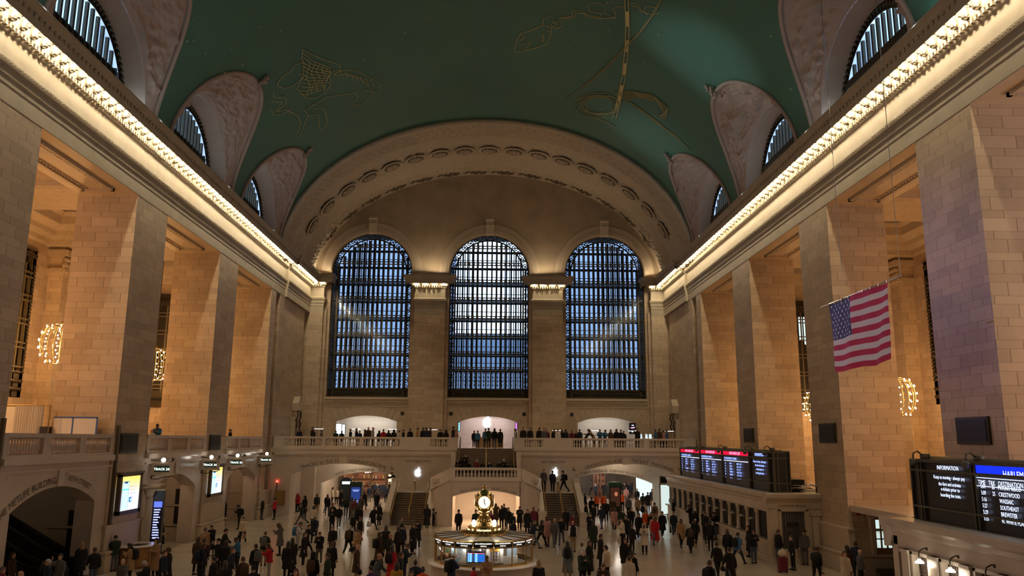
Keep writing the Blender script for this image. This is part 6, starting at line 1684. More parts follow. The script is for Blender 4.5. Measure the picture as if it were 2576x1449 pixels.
def hair_mesh(pk, st):
    k = (pk, st)
    if k in HM: return HM[k]
    o = pose_parts(pk); hc, hp = o['hc'], o['hp']; q = MB(); q.smooth = True
    def H(x, y, z): return hc + rotx(Vector((x,y,z)), hp)
    def capshape(g, low, front=-.06):
        n = 16; rows = []
        for t in range(7):
            a = t/6; row = []
            for j in range(n):
                an = 2*PI*j/n; y = sin(an); z0 = lerp(.055, low, (y+1)/2) if y > -.3 else .06
                z = lerp(.122+g, z0, a**1.2); rr = sqrt(max(0.02, 1-((z-.0)/(.128+g))**2)) if z > 0 else 1
                row.append(H((.079+g)*rr*cos(an), .008+(.107+g)*rr*y, z))
            rows.append(row)
        q.grid(rows, True)
    if st in ('short',): capshape(.012, -.07)
    elif st == 'long':
        capshape(.018, -.08); rows = []
        for z, w, y in ((.02,.088,.03),(-.08,.1,.05),(-.18,.105,.075),(-.28,.095,.09),(-.36,.05,.085)):
            rows.append([H(w*cos(a), y-.03+(.07)*sin(a), z) for a in (PI*j/8-.35 if j else -.5 for j in range(10))])
        q.grid(rows); q.grid([[p+Vector((0,.02,0)) for p in r] for r in rows])
    elif st in ('cap', 'beanie', 'trooper'):
        capshape(.02, -.02 if st != 'beanie' else -.05)
        if st == 'cap': q.grid([[H(.075*cos(a), -.07+.0*sin(a)-.09*r*abs(sin(a)), .058-.02*r) for a in (PI*j/8 for j in range(9))] for r in (0,1)])
        if st == 'trooper': 
            rows = [[H(r*cos(2*PI*j/20), .005+r*1.08*sin(2*PI*j/20), z) for j in range(20)] for r, z in ((.08,.075),(.19,.07),(.19,.08),(.09,.09),(.095,.15),(.06,.19),(.01,.18))]; q.grid(rows, True)
    elif st == 'hood':
        n = 16; rows = []
        for z, w, y, d in ((.15,.02,.02,.03),(.13,.08,.015,.09),(.06,.112,.01,.135),(-.03,.118,.015,.14),(-.12,.115,.035,.12),(-.17,.13,.04,.11)):
            rows.append([H(w*cos(a), y+d*sin(a), z) for a in (-PI*.32+PI*1.64*j/n for j in range(n+1))])
        q.grid(rows)
    me = bpy.data.meshes.new('hair'); me.from_pydata(q.v, [], q.f); me.polygons.foreach_set('use_smooth', [True]*len(me.polygons)); me.materials.append(None); HM[k] = me; return me
def bag_mesh(pk, kind):
    k = (pk, kind)
    if k in HM: return HM[k]
    sp = pose_parts(pk)['sk'][0]; q = MB(); q.smooth = True
    up = (sp[4]-sp[1]).normalized(); bk = Vector((0,1,0)); bk = (bk-up*bk.dot(up)).normalized(); c = sp[2]+up*.07+bk*.22
    rows = []
    for t, w, d in ((-.25,.06,.04),(-.23,.15,.085),(-.1,.165,.10),(.08,.16,.095),(.19,.13,.07),(.22,.05,.03)):
        rows.append([c+up*t+Vector((1,0,0))*w*(abs(cos(a))**.6*(1 if cos(a) > 0 else -1))+bk*d*(abs(sin(a))**.6*(1 if sin(a) > 0 else -1)) for a in (2*PI*j/14 for j in range(14))])
    q.grid(rows, True); q.f += [list(range(14)), list(range(len(q.v)-14, len(q.v)))]; q.mi += [0,0]; q.sm += [True]*2
    for s in (-1, 1): q.tube([c+up*.18+Vector((s*.09,0,0))-bk*.06, sp[4]+Vector((s*.11,0,.075)), sp[4]-bk*.155+Vector((s*.12,0,-.03)), sp[2]-bk*.16+Vector((s*.15,0,0)), c-up*.2+Vector((s*.14,0,0))-bk*.06], .02, 5)
    me = bpy.data.meshes.new('backpack'); me.from_pydata(q.v, [], q.f); me.polygons.foreach_set('use_smooth', [True]*len(me.polygons)); me.materials.append(None); HM[k] = me; return me
COLS = {'k':('black',(.014,.013,.014)),'n':('navy',(.018,.024,.045)),'g':('grey',(.105,.10,.105)),'G':('dark green',(.022,.032,.022)),'b':('brown',(.065,.036,.02)),'t':('tan',(.36,.22,.115)),'c':('cream',(.60,.50,.38)),'w':('white',(.62,.58,.54)),
 'r':('red',(.44,.018,.028)),'o':('orange',(.72,.105,.018)),'p':('pink',(.46,.24,.22)),'u':('blue',(.045,.14,.27)),'m':('maroon',(.14,.018,.04)),'d':('denim blue',(.085,.11,.16)),'K':('khaki',(.27,.18,.10)),'y':('mustard',(.42,.24,.03)),'l':('light grey',(.33,.31,.30)),'q':('plaid grey',(.14,.16,.16)),'v':('purple',(.07,.03,.10))}
CM = {}
def cmat(c):
    if c not in CM: CM[c] = plain('fabric_'+COLS[c][0].replace(' ','_'), COLS[c][1], .8, spec=.25)
    return CM[c]
SKIN = [plain('skin_%d' % i, c, .5) for i, c in enumerate(((.52,.30,.22),(.45,.25,.17),(.38,.19,.12),(.20,.095,.055),(.56,.35,.27)))]
EYE = plain('eye_dark', (.02,.015,.012), .3)
HC = {'dark': plain('hair_dark',(.024,.016,.012),.45),'brown': plain('hair_brown',(.07,.035,.018),.6),'blonde': plain('hair_blonde',(.30,.18,.075),.6),'grey': plain('hair_grey',(.40,.38,.37),.7),'red': plain('hair_red',(.12,.03,.015),.6)}
HAIR = {'S':('short','dark','dark-haired'),'N':('short','brown','brown-haired'),'W':('short','grey','grey-haired'),'L':('long','dark','long-haired'),'R':('long','brown','long-brown-haired'),'Y':('long','blonde','blonde'),'B':(None,None,'bald'),'K':('cap','k','black-capped'),'C':('cap','w','white-capped'),'E':('beanie','g','grey-beanied'),'X':('beanie','k','black-beanied'),'H':('hood',None,'hooded'),'T':('trooper','b','broad-hatted'),'Z':('long','red','long-red-haired')}
TOPS = {'j':('jacket','jacket'),'p':('puffer','puffer jacket'),'c':('coat','coat'),'l':('longcoat','long coat'),'s':('shirt','shirt'),'v':('vest','vest')}
FACE = {'f':0,'b':180,'l':-90,'r':90,'fl':-45,'fr':45,'bl':-135,'br':135}
FW = {'f':'facing us','b':'back turned','l':'facing left','r':'facing right','fl':'half facing left','fr':'half facing right','bl':'turned away left','br':'turned away right'}
PW = {'s':'standing','w':'walking','v':'walking','W':'striding','p':'looking down at their hands','k':'standing','h':'raising both hands','e':'touching their face','r':'waving','l':'leaning forward','c':'with folded arms','t':'seated'}
def set_mats(o, mats):
    for i, m_ in enumerate(mats):
        o.material_slots[i].link = 'OBJECT'; o.material_slots[i].material = m_
PEOPLE = []; HELD = []
def person(p, pk, fc, top, bot, hair, extras=(), hgt=1.0, zone='', rec=None):
    pp = pose_parts(pk)
    o = bpy.data.objects.new('person', pp['body']); COL.objects.link(o); o.location = p
    jit = random.uniform(-14, 14)
    o.rotation_euler = (0, 0, (FACE[fc]+jit)*D2R); o.scale = (hgt,)*3
    set_mats(o, [SKIN[random.choice((0,0,1,1,2,3,4))], EYE])
    def child(nm, me, m_):
        c = bpy.data.objects.new(nm, me); COL.objects.link(c); c.parent = o
        if len(me.materials) == 0: me.materials.append(None)
        set_mats(c, [m_]); return c
    tn = TOPS[top[0]]; child(tn[1].replace(' ','_'), get_top(pk, tn[0]), cmat(top[1]))
    if top[0] == 'v': child('shirt', get_top(pk, 'shirt'), cmat('w'))
    elif top[0] in 'jlc' and len(top) > 2: child('shirt', get_top(pk, 'shirt'), cmat(top[2]))
    child('trousers', pp['trousers'], cmat(bot)); child('shoes', pp['shoes'], cmat('w' if random.random() < .2 else 'k'))
    st, hcol, hadj = HAIR[hair]
    if st: child('hair' if st in ('short','long') else ('hood' if st == 'hood' else 'hat'), hair_mesh(pk, st), HC[hcol] if hcol in HC else cmat(hcol or top[1]))
    if st in ('cap','trooper'): child('hair', hair_mesh(pk, 'short'), HC['dark'])
    extra_w = ''
    for e in extras:
        if e[:2] == 'bp': child('backpack', bag_mesh(pk, 'bp'), cmat(e[2:] or 'k')); extra_w = ' and backpack'
        elif e == 'mask': 
            q = MB(); q.smooth = True; hc, hp = pp['hc'], pp['hp']; q.grid([[hc+rotx(Vector((.062*cos(a), -.045+.072*sin(a)*k, z)), hp) for a in (-PI+PI*j/8 for j in range(9))] for z, k in ((-.02,.98),(-.05,1.05),(-.09,.85),(-.11,.55))])
            me = bpy.data.meshes.new('mask'); me.from_pydata(q.v, [], q.f); child('mask', me, cmat('w')); extra_w = ' and white mask'
        elif e[:2] in ('hb','tb','pb'): HELD.append((o, e, pk, hgt)); extra_w = {'hb':' with handbag','tb':' with tote bag','pb':' with paper bag'}[e[:2]]
    o['category'] = 'person'; o['group'] = zone
    act = PW[pk]
    base = '%s person in %s %s%s %s %s' % (hadj, COLS[top[1]][0], tn[1], extra_w, (act + ' ' + FW[fc]) if pk in 'swvWk' else act, rec)
    PEOPLE.append((o, base)); return o
OX, OY, OS = 0, 0, 1
MARK = [('the round desk',-17.55,42.3),('the blue directory screen',-17.3,44.2),('the dark escalators',-20,37),('the first poster pillar',-17.5,41.0),('the second poster pillar',-17.3,55),('the track arch',-18,49),('the wooden cabinet',-17.2,68.5),('the left passage kiosk',-11.8,70.8),('the left stair foot',-5.8,61.5),('the right stair foot',6,61.5),('the central arch',.1,60.5),('the booth front',.2,33.8),('the left side of the booth',-3.2,37),('the right side of the booth',3.6,37),('the right passage kiosk',10.9,70.8),('the ticket columns',14.3,55),('the customer service corner',15.2,43),('the lit wooden door',19.5,38.5),('the lit glass doors',16,70.5),('the open floor left of centre',-8,47),('the open floor right of centre',8,46),('the far end of the left passage',-11,84),('the far end of the right passage',11,84),('the left floor edge',-13,52),('the bottom left of the hall',-11,40),('the bottom right of the hall',9,38.5)]
def place_name(p): return 'by ' + min(MARK, key=lambda m_: (m_[1]-p.x)**2 + (m_[2]-p.y)**2)[0]
SPOTS = []
def crowd(ox, oy, s, text, z=0.0, fixed_y=None, fixed_x=None, zone='people on the main floor', h=1.68, rec=None):
    for ln in text.strip().split('\n'):
        a = ln.split()
        if not a: continue
        u = ox + float(a[0])/s; v = oy + float(a[1])/s; pk, fc, top, bot, hair = a[2:7]; ex = a[7:]
        hg = 1.0
        H_ = {'t':1.17,'l':1.55}.get(pk, 1.685) + (.07 if hair in 'TH' else .02)
        for e in list(ex):
            if e[0] == '*': hg = float(e[1:]); ex.remove(e)
        if hg == 1.0: hg = random.uniform(.97, 1.04)
        if fixed_x is not None:
            p = at(u, v, x=fixed_x); hg = max(.7, min(1.08, (p.z-z)/H_)); p.z = z
        elif fixed_y is None:
            p = at(u, v, z=z+H_*hg); p.z = z
            n = 0
            while any((p.x-q_.x)**2+(p.y-q_.y)**2 < .36 and abs(q_.z-p.z) < .5 for q_ in SPOTS) and n < 5:
                d = Vector((p.x-CAM.x, p.y-CAM.y, 0)).normalized(); p += d*.33; n += 1
            while (p.x-BX)**2+(p.y-BY)**2 < 2.75**2: p.y -= .1
        else:
            fy = fixed_y if not callable(fixed_y) else fixed_y()
            p = at(u, v, y=fy); top_z = p.z; p.z = z
            if pk == 't': p.z = top_z - H_*hg
            else: hg = max(.84, min(1.08, (top_z-z)/H_))
        SPOTS.append(p.copy())
        person(p, pk, fc, top, bot, hair, ex, hg, zone, rec or place_name(p))
crowd(0, 1330, 10.733, '''
340 640 s r cb k N
60 1045 s r jm k E
540 1150 s r jv k B
1320 830 e fl jnw k W
1650 680 e f jgl k S
2230 370 s bl ck k Y tbw
1990 270 s b lk k L
1000 215 s l lk k L''')
crowd(230, 1300, 9.725, '''
110 725 w bl jk d N
615 460 p bl pG d X
1010 640 p l ct k L bpk
800 990 w f cgk k B
1380 1070 p l jk k W
1620 530 c fl lt k R mask
1470 240 l r sc k N
1575 190 s b sw k L
1740 165 h l ck k L
1440 60 s r ck k S
1780 830 s r cn k N
1900 830 s l ck k N''')
crowd(470, 1300, 9.724, '''
640 195 p f jkw g S
455 270 s b jt k E
285 500 s b cb k R tbw
425 540 s b cb k S
400 660 s br jn n N bpn
930 280 w r ck k K
790 540 e fl jk k X
970 580 s b jk k L
1110 755 s r jn k N
1270 495 p l su k S
1400 -15 w f pc k S hbk pbt
1915 365 p b pG K N bpg
2305 155 p l cg k R hbn
2050 640 p l jr l R
1700 670 s bl jk k S bpg
1385 985 s bl cb k N bpb
680 975 s l jkw k S
1640 1200 s b jk k X
940 1090 s b ck k L''')
crowd(430, 1086, 3.99, '''
425 757 s r pk k B
545 705 s fl jk k H
540 672 s l cb k R
695 735 p l jk k K bpk
925 668 s r jk n W
940 625 h f sw d K
1048 668 s l jr k K tbw
1280 615 p f pr k H
1348 640 s fl ck k H
1468 625 s b jb K N bpn
1320 702 W l jG g S
1435 745 s b pc d L
1448 835 w f jnw n W
1280 905 p r sw l S bpu
1370 925 W r ck k S
1500 1000 p f jk g S
1630 935 w f jk k N
1575 632 w b jk d S bpk''')
crowd(690, 1270, 8.095, '''
1190 55 p f jk n N bpk
1330 -5 w f jk g N
290 750 s b ck k L tbG
380 680 s bl ck k L
1100 985 s l jG k S
800 970 s b jk k H bpb
455 1310 s f jy k Z
1180 750 s b ck k R
1530 380 W b jk k W bpb
620 560 s r ck k S
1620 30 w b ck k S bpg
1690 10 s b ck k L''')
crowd(880, 1270, 8.095, '''
150 500 p fr jt d N hbk
150 810 s r cb t B
215 220 w b vb K N bpk
490 -12 W fr ckp k N tbw
610 -40 s br ck k C
740 430 s b ck k L
600 565 s br lb k L bpk
820 590 s r jk k B
990 450 s bl jk k S
1060 440 s b jn k X
1030 230 w r jgw d N
1290 385 s fr lk k L
1390 310 p f ck k L mask
860 830 s br lr k L bpk
1130 790 p r jnw n N
570 960 w r jg k B bpk
440 1250 s bl jv k S
1030 975 s r jk k N
960 1180 s b jy k L
1340 1130 s b jn n S
1490 1270 s b jo k S
1260 1340 s f jk k S
200 1330 s b jk k X
1580 -20 w b lk k L
1762 -45 W fl ck k S bpk''')
crowd(800, 1160, 9.058, '''
215 745 w b pk d S bpk
345 960 s f jk k N
650 790 w b jG d X bpG
785 815 w f cg k R
850 850 w f cm k R
990 770 w f jg k N
1065 680 w b jk k S hbk
1180 560 s b jn g S
1345 700 s b ck k S
1370 630 s b jg k N
1500 490 s f jn n R
1420 490 s f jn k N
1345 475 s f jw k N
1300 480 s b jn k S
960 1010 w b ck k S
850 1050 w b lk k L
470 400 s f jp k N
600 440 s f jp k R
670 370 s f jk k S
705 560 w f ju g W
540 520 s b jk k S
430 610 s f jc k N
335 600 s r jc k L
540 650 s fl ck k R
620 560 s b jk k S
1190 400 s f jg k W
860 380 s b jk k S
1220 430 s l jc k N
1030 590 s b cb k R
1630 470 s l jk k S
1560 560 s b jn k S''', zone='people in the left passage')
crowd(1460, 1160, 8.523, '''
60 270 s b jg d N
250 400 w l sl n S
285 290 s f jk k N
325 490 s b jn n W
400 330 s b cl w R
450 470 s b jr k N *.78
500 460 s f jk k S
580 480 s b ck k L
610 410 s r jk k S
900 450 s f jk k S
945 470 s f jk k N
990 455 s b jk k S
1070 460 s b jn k S
1140 420 s b ck k K
975 545 w f cp k N
1200 490 s b jg k S
1215 590 s b jk k W
1230 750 w f ct k N
1340 690 s b cG k N
1445 670 s b ck k S
1535 600 s b jn K S
1645 625 s br lb b K
105 690 s l jk k S
240 780 s b jk k X
350 705 s b jo k S
490 700 s b jo k N
900 670 s b vo k S
720 680 s f jk k E
550 840 s f jk k N
700 800 s f jb k S
1030 760 s b jg k S
265 930 s f jk d S
450 945 w b jn d N
120 900 s r jk k X
720 980 w b cp k R
880 1000 w b cG k S
1090 960 W f jkw k S
1370 880 s br pc k N bpk
1590 890 s b ct k S bpb
1250 1100 w f lk k R
1520 1080 w f jk k R
1400 1100 s f po k N bpk
1365 1310 p f cc k H
1600 1180 w f lr d L
1560 1140 w f cp k R
1750 1060 w f ck k N
205 1100 p f jk k S
900 1230 c l jc k S hbk
970 1170 s f jk k L
1100 1350 s br jk k S
1990 820 s l jk k N
1950 720 s b jk k S
1995 1065 w f jnw n N tbG
2150 1220 w f ctw k R''', zone='people around the right passage')
crowd(1320, 1270, 8.095, '''
55 95 s f ck k L
180 50 s f jm k S
160 270 W r jn d N
330 300 W br jk k L
450 230 s b cp m R
610 265 w f jg g W
745 235 w f jk d N
965 185 s fr jm k L
980 325 s b vk K B
840 50 w b jk k S
950 30 w b jg g H
870 725 w b lq K L bpk
1165 780 s b jw k N *.85
1310 740 s fr lk k R
1540 600 s r ck k S
1660 830 s bl pc k S hbk
1175 910 p f pG k W
1600 1180 p f cb k N
285 1135 s b ck k Y tbc
1330 165 p f ck k S
1395 330 s b cG k L''')
crowd(1520, 1240, 6.932, '''
490 1010 r br jk k S bpt
360 770 w f ck k R
430 1105 s b jc k S
1490 530 w b ck k W bpb hbt''')
crowd(1720, 1270, 8.096, '''
130 -5 p l jk k S
230 90 s f jk k C
400 110 s fr jk k S
435 150 s fl jk k N
225 270 w f jkr k W
530 320 s b jk k S
460 365 s b jk k S *.8
650 145 p l jkg d S
1050 240 l l jk k S
885 510 s b pk k R bpk
1075 520 W br pu n S bpk
1325 430 s l lk k R
1400 490 p f jk d R
670 745 w b jk k S hbk
930 840 w b ck d S
520 1135 s br jk k N bpk''')
crowd(1716, 1086, 3.99, '''
960 985 s r pk d N
1057 980 s f jg g T
1098 1045 s l sk k N
1218 980 s fl jg g T
1335 1130 W br jk k S bpk
1625 1200 e f cc k N
1655 1145 s b cb k L
1650 1300 s f jv k S *.8
1412 1415 s f jk k S *.8
1733 1105 s br jn n N
1775 1185 s r jg k B''')
crowd(1070, 1200, 5.82, '''
490 480 s f jk k K
1030 390 h b cb d R
1120 420 s f jkw k S
1152 400 s f jk k S
1215 450 s f jk d L
1280 530 s b jk k S *.82
1380 425 p f ck k S
740 480 s f jG g S
960 500 s f cm k L
1290 640 s b jk k S *.75
390 1115 p br jn k C bpk
910 1078 p f lt k N
710 1325 s br jr k S *.72''', zone='people around the central arch and booth')
by = lambda: random.uniform(70.2, 73.2)
crowd(680, 980, 3.09, '''
228 305 s b jn k N
328 293 s r jk k S
342 310 s r jk k S
398 317 s r jg k S
510 325 s b jG k S
555 347 s b jk k S
625 308 s l jk k S
672 303 s l jk k S
695 335 s b jn k N
738 312 s l jb k L
763 292 s b jb k B
797 293 s r jl k B
847 318 s b jk k H
880 310 s b jr k S
920 316 s b jk k L
962 308 s b jk k H
1003 320 s l jw d N
1035 312 s r jk k S
1088 305 s b jk k S
1145 298 s r jt k S
1190 297 s b jk k S
1213 297 s b jn k S
1242 298 s r jb k S
1322 310 s b jk k S
1367 312 s b jk k H
1422 285 s r jk k K
1442 315 s f jp k N
1585 320 s f jk k S
1613 320 s f ju k S
1673 305 s f ju k S
1697 300 s b jG k S
1743 303 s b jk d L
1788 308 s b ck k S''', z=ZB, fixed_y=by, zone='people along the left balcony', rec='behind the left balcony rail')
crowd(1200, 980, 3.09, '''
300 305 s l vk k N
360 290 s f jk k S
413 297 s f jk k S
485 290 s b jk k N
522 302 s f jg k N
543 310 s f jm k R
600 308 s f jk k R
628 308 s f jw k N
660 312 s b jk k L
690 310 s b jk k L
738 318 s f jm k R
772 322 s b jk k Y
797 310 s b jn k S
843 320 l r jG k S
905 310 l l jt k S
955 308 p f ju k N
993 312 p f ju k K
1038 312 s f jb k R
1083 308 s f jk k R
1118 313 s f jk k S
1140 322 s f jk k S
1243 300 e f jkw k S
1385 312 s r ju k S
1417 305 s b jb k S
1448 318 s r jp k S
1475 315 s l ju k S''', z=ZB, fixed_y=by, zone='people along the right balcony', rec='behind the right balcony rail')
crowd(0, 0, 1, '''
398 1066 p f ju k S
383 1080 s f jw k B
580 1080 s l jk k S''', z=5.45, fixed_x=-19.4, zone='people on the left bay balconies', rec='behind a left bay balustrade')
crowd(0, 0, 1, '''
997 1189 l l ck k N
1368 1178 s f jg k N bpk
1390 1182 w b jn k S tbw
1418 1183 w l jk k K bpk''', z=SZ, fixed_y=67.4, zone='people on the stair landings', rec='on a side stair landing')
sy = lambda: random.uniform(65.25, 65.6)
crowd(940, 1080, 5.797, '''
1225 432 t f jk k S
1275 415 t f jk k H
1335 360 t f jk k S
1372 455 t f jk k L
1500 438 t f cm k W
1582 450 t f jk k H
1690 468 t f jn k S''', z=LZ, fixed_y=sy, zone='people seated on the central stairs', rec='on the steps above the clock, left half')
crowd(1220, 1080, 5.797, '''
75 462 t f jn k S
210 452 t f jk k S
270 430 t f jk k B
330 492 t f jk k L *.8
430 482 t f jk k L''', z=LZ, fixed_y=sy, zone='people seated on the central stairs', rec='on the steps above the clock, right half')
# carried bags are things of their own
def bag_colour(c): return COLS[c or 'k'][0]
bpy.context.view_layer.update()
HB = []
for o, e, pk, hg in HELD:
    arms = pose_parts(pk)['sk'][2]; side_ = 0 if e[:2] in ('hb','tb') else 1
    sh, el, w, d = arms[side_]; hand = o.matrix_world @ (w + d*.1); c = e[2:] or 'k'; k = e[:2]
    q = MB(); wd, dp, ht = {'hb':(.19,.08,.20),'tb':(.18,.06,.32),'pb':(.13,.08,.30)}[k]
    if pk in 'pch': hand = o.matrix_world @ Vector(((-.27 if side_ == 0 else .27), .0, .98))
    top = -.16
    b0 = [(-wd,-dp),(wd,-dp),(wd,dp),(-wd,dp)]
    q.add([(x*1.05, y, top-ht) for x, y in b0] + [(x*.92, y*.5, top) for x, y in b0], [(3,2,1,0),(4,5,6,7),(0,1,5,4),(1,2,6,5),(2,3,7,6),(3,0,4,7)])
    h2 = MB(); h2.smooth = True
    for yy in (-dp*.5, dp*.5): h2.tube([(-wd*.45,yy,top),(-wd*.4,yy*.6,top+.12),(0,yy*.2,.0),(wd*.4,yy*.6,top+.12),(wd*.45,yy,top)], .009, 5)
    t = thing({'hb':'handbag','tb':'tote_bag','pb':'paper_bag'}[k], '', 'bag', hand, 'bags carried by the crowd'); t.rotation_euler = (0,0,o.rotation_euler.z + (PI/2 if pk in 'wvW' else 0))
    ob = q.build('body', cmat(c), origin=(0,0,0)); ob.parent = t; ob = h2.build('strap', cmat(c if c != 'w' else 'l'), origin=(0,0,0)); ob.parent = t
    HB.append((t, o, c))
# unique labels
from collections import defaultdict
def finish(lst):
    by_ = defaultdict(list)
    for o, b_ in lst: by_[b_].append(o)
    ordn = ['first','second','third','fourth','fifth','sixth','seventh','eighth','ninth','tenth']
    for b_, os_ in by_.items():
        os_.sort(key=lambda o: pix(o.location)[0])
        for i, o in enumerate(os_):
            lab = b_ if len(os_) == 1 else '%s, %s from left' % (b_, ordn[min(i,9)])
            ws = lab.split()
            if len(ws) > 16: lab = lab.replace(' and backpack', '').replace('looking down at their hands', 'looking down').replace('half facing', 'facing'); ws = lab.split()
            o['label'] = ' '.join(ws[:16])
finish(PEOPLE)
SEEN = {}
for t, o, c in HB:
    ow = o['label'].split(' person in ')
    g_ = ow[1].split(' with ')[0].split(' facing')[0]
    base = '%s %s held by the %s person in %s' % (bag_colour(c), t.name.split('.')[0].replace('_',' '), ow[0], ' '.join(g_.split()[:3]))
    pl_ = place_name(o.location); lab = ' '.join((base + ' ' + pl_).split()[:16]); t['label'] = lab
# luggage by the officers
p = at(1970, 1440, z=0); t = thing('suitcase', 'dark red upright suitcase standing among the officers', 'suitcase', (p.x, p.y, 0))
q = MB(); q.box(p.x-.22, p.y-.14, .06, p.x+.22, p.y+.14, .72); q.build('shell', plain('suitcase_red', (.16,.012,.025), .4), t); q = MB()
for s in (-.17,.17): q.tube([(p.x+s, p.y-.1, .04),(p.x+s, p.y+.1, .04)], .04, 8)
q.build('wheels', M['black'], t); q = MB(); q.tube([(p.x-.12,p.y+.1,.72),(p.x-.12,p.y+.1,1.05),(p.x+.12,p.y+.1,1.05),(p.x+.12,p.y+.1,.72)], .012, 5); q.build('handle', M['steel'], t)
t = thing('duffel_bag', 'cream bag resting on top of the red suitcase', 'bag', (p.x, p.y-.02, .73)); q = MB(); q.smooth = True; q.ball((p.x, p.y-.02, .92), .2, 12, 8, 1.15, .75, .95); q.build('body', cmat('c'), t); q = MB(); q.smooth = True; q.tube([(p.x-.1,p.y-.1,1.05),(p.x-.05,p.y-.1,1.18),(p.x+.05,p.y-.1,1.18),(p.x+.1,p.y-.1,1.05)], .012, 5); q.build('strap', cmat('l'), t)
# jackets left on the ledge of the ticket office
# ================================================================= CAMERA, LIGHT, WORLD
cam = bpy.data.cameras.new('camera'); co = bpy.data.objects.new('camera', cam); COL.objects.link(co)
cam.sensor_width = 36; cam.lens = 36*F/2576; cam.clip_end = 500; cam.clip_start = .1
mt = Matrix((RR, -RD, -RF)).transposed().to_4x4(); mt.translation = CAM; co.matrix_world = mt
SC.camera = co
def point(name, loc, w, c, r=.05):
    l = bpy.data.lights.new(name, 'POINT'); l.energy = w; l.color = c; l.shadow_soft_size = r
    o = bpy.data.objects.new(name, l); COL.objects.link(o); o.location = loc; return o
def spot(name, loc, tgt, w, c, ang=40, blend=.6, r=.1):
    l = bpy.data.lights.new(name, 'SPOT'); l.energy = w; l.color = c; l.spot_size = math.radians(ang); l.spot_blend = blend; l.shadow_soft_size = r
    o = bpy.data.objects.new(name, l); COL.objects.link(o); o.location = loc
    o.rotation_euler = (Vector(tgt)-Vector(loc)).to_track_quat('-Z','Y').to_euler(); return o
def area(name, loc, tgt, w, c, sx, sy):
    l = bpy.data.lights.new(name, 'AREA'); l.energy = w; l.color = c; l.shape = 'RECTANGLE'; l.size = sx; l.size_y = sy
    o = bpy.data.objects.new(name, l); COL.objects.link(o); o.location = loc
    o.rotation_euler = (Vector(tgt)-Vector(loc)).to_track_quat('-Z','Y').to_euler(); return o
WARM = (1.0,.83,.55); ORANGE = (1.0,.49,.15); COOL = (.72,.93,1.0)
for p in LAMPS: point('cornice_lamp', p, 105, WARM, .06)
for s in (-1, 1):
    for yc in (9.8, 22.8, 35.7, 48.65, 61.7):
        z = 12.0 if s < 0 else 9.2
        for k in range(3): point('chandelier_lamp', (s*26 + 1.25*cos(k*2.1+.4), yc + 1.25*sin(k*2.1+.4), z + (k-1)*.8), 280 if s < 0 else 210, ORANGE, .08)
    # cove lights lying on top of the cornice, shining up at the vault
    for k in range(6):
        o = area('cove_light', (s*17.7, 6+11*k+.5, 23.05), (s*12, 6+11*k+.5, 34), 60, COOL, .25, 10.5)
for x_ in (-17.3, -5.95, 6.1, 17.3): area('cove_light', (x_, 79.2, 23.1), (x_*.9, 75, 33), 75 if abs(x_) < 10 else 50, (1,.80,.52), 2.2, .3)
# floodlights standing on the left cornice, aimed at the right side of the vault
for (u, v), w in (((1775,150),9000),((1640,350),5500)):
    t_ = vault_hit(u, v); spot('cornice_floodlight', (-17.3, t_.y+2, 23.4), t_, w, (.72,.97,1), 17, 1.0, .1)
spot('cornice_floodlight', (-17.0, 76, 23.6), (18.3, 29.6, 12.0), 16000, (.60,.48,1.0), 13, 1.0, .15)
for x_, c_, w in ((-12, (1,.95,.88), 90), (.1, (1,.82,.85), 85), (12.1, (1,.96,.90), 60)): area('shop_light', (x_, 82.2, 8.95), (x_, 82.2, 0), w, c_, 4.5, 1.6)
for x_ in (-13.5, -9.5, -6.5): point('shop_lamp', (x_, 76, 9.2-1.5), 0.1, WARM)
for x_, y_, w, c_ in ((-11,79,330,(1,.86,.68)),(-9,87,330,(1,.82,.6)),(-14,86,160,(1,.86,.7)),(11,79,330,(1,.88,.72)),(9,88,300,(1,.9,.78)),(14,87,220,(1,.9,.8)),(-12,72,70,(1,.85,.65)),(12,72,70,(1,.85,.65))): point('passage_lamp', (x_, y_, 4.7), w, c_, .15)
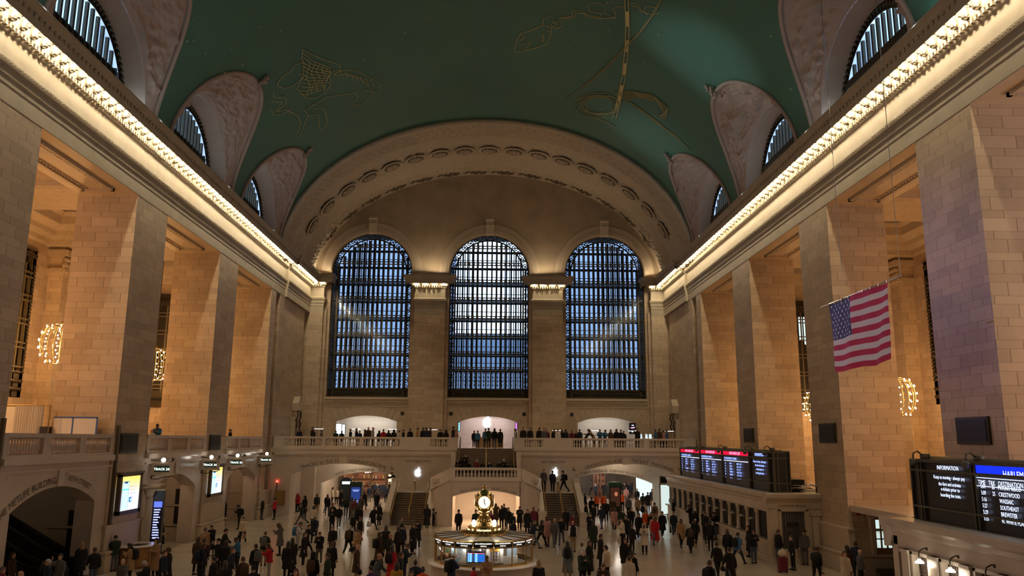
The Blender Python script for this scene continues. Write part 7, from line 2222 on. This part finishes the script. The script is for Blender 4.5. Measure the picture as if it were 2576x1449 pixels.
area('passage_light', (.1, 64.2, 3.1), (.1, 64.4, 0), 420, (1,.70,.45), 4.5, 2.5)
for y_ in (48.0, 61.0): point('gateway_lamp', (-19.6, y_+.8, 4.7), 45, (1,.72,.45), .1)
point('gateway_lamp', (-22, 36, 4.6), 12, (1,.75,.5), .1)
for k in range(7): point('booth_lamp', (BX+2.09*cos(-PI/2+(k-3)*.39), BY+2.09*sin(-PI/2+(k-3)*.39), 1.86), 5, (1,.95,.84), .03)
for sx in (-.62, .62): point('booth_globe_light', (BX+sx, BY-.25, 2.92), 6, (1,.9,.7), .05)
for x_, y_ in ((15.2,28.0),(15.2,26.14)): point('ticket_lamp', (x_, y_, 2.25), 14, (1,.88,.66), .05)
wld = bpy.data.worlds.new('world'); SC.world = wld; wld.use_nodes = True; nt = wld.node_tree; nt.nodes.clear()
tc = N(nt, 'ShaderNodeTexCoord'); sx = N(nt, 'ShaderNodeSeparateXYZ'); nt.links.new(tc.outputs['Generated'], sx.inputs[0])
rp = N(nt, 'ShaderNodeValToRGB'); nt.links.new(sx.outputs['Z'], rp.inputs[0])
rp.color_ramp.elements[0].position = .05; rp.color_ramp.elements[0].color = (.82,.91,1,1)
rp.color_ramp.elements[1].position = .4; rp.color_ramp.elements[1].color = (.32,.52,.82,1)
bg = N(nt, 'ShaderNodeBackground'); bg.inputs['Strength'].default_value = 2.2; nt.links.new(rp.outputs[0], bg.inputs[0])
o = N(nt, 'ShaderNodeOutputWorld'); nt.links.new(bg.outputs[0], o.inputs[0])
vs = SC.view_settings; vs.view_transform = 'Standard'; vs.look = 'None'; vs.exposure = 0.38; vs.gamma = 1; vs.use_curve_mapping = False
cy = SC.cycles; cy.use_denoising = True; cy.use_adaptive_sampling = True; cy.adaptive_threshold = .03; cy.max_bounces = 6; cy.diffuse_bounces = 4; cy.glossy_bounces = 2; cy.transmission_bounces = 2; cy.transparent_max_bounces = 6
cy.caustics_reflective = False; cy.caustics_refractive = False; cy.sample_clamp_indirect = 4
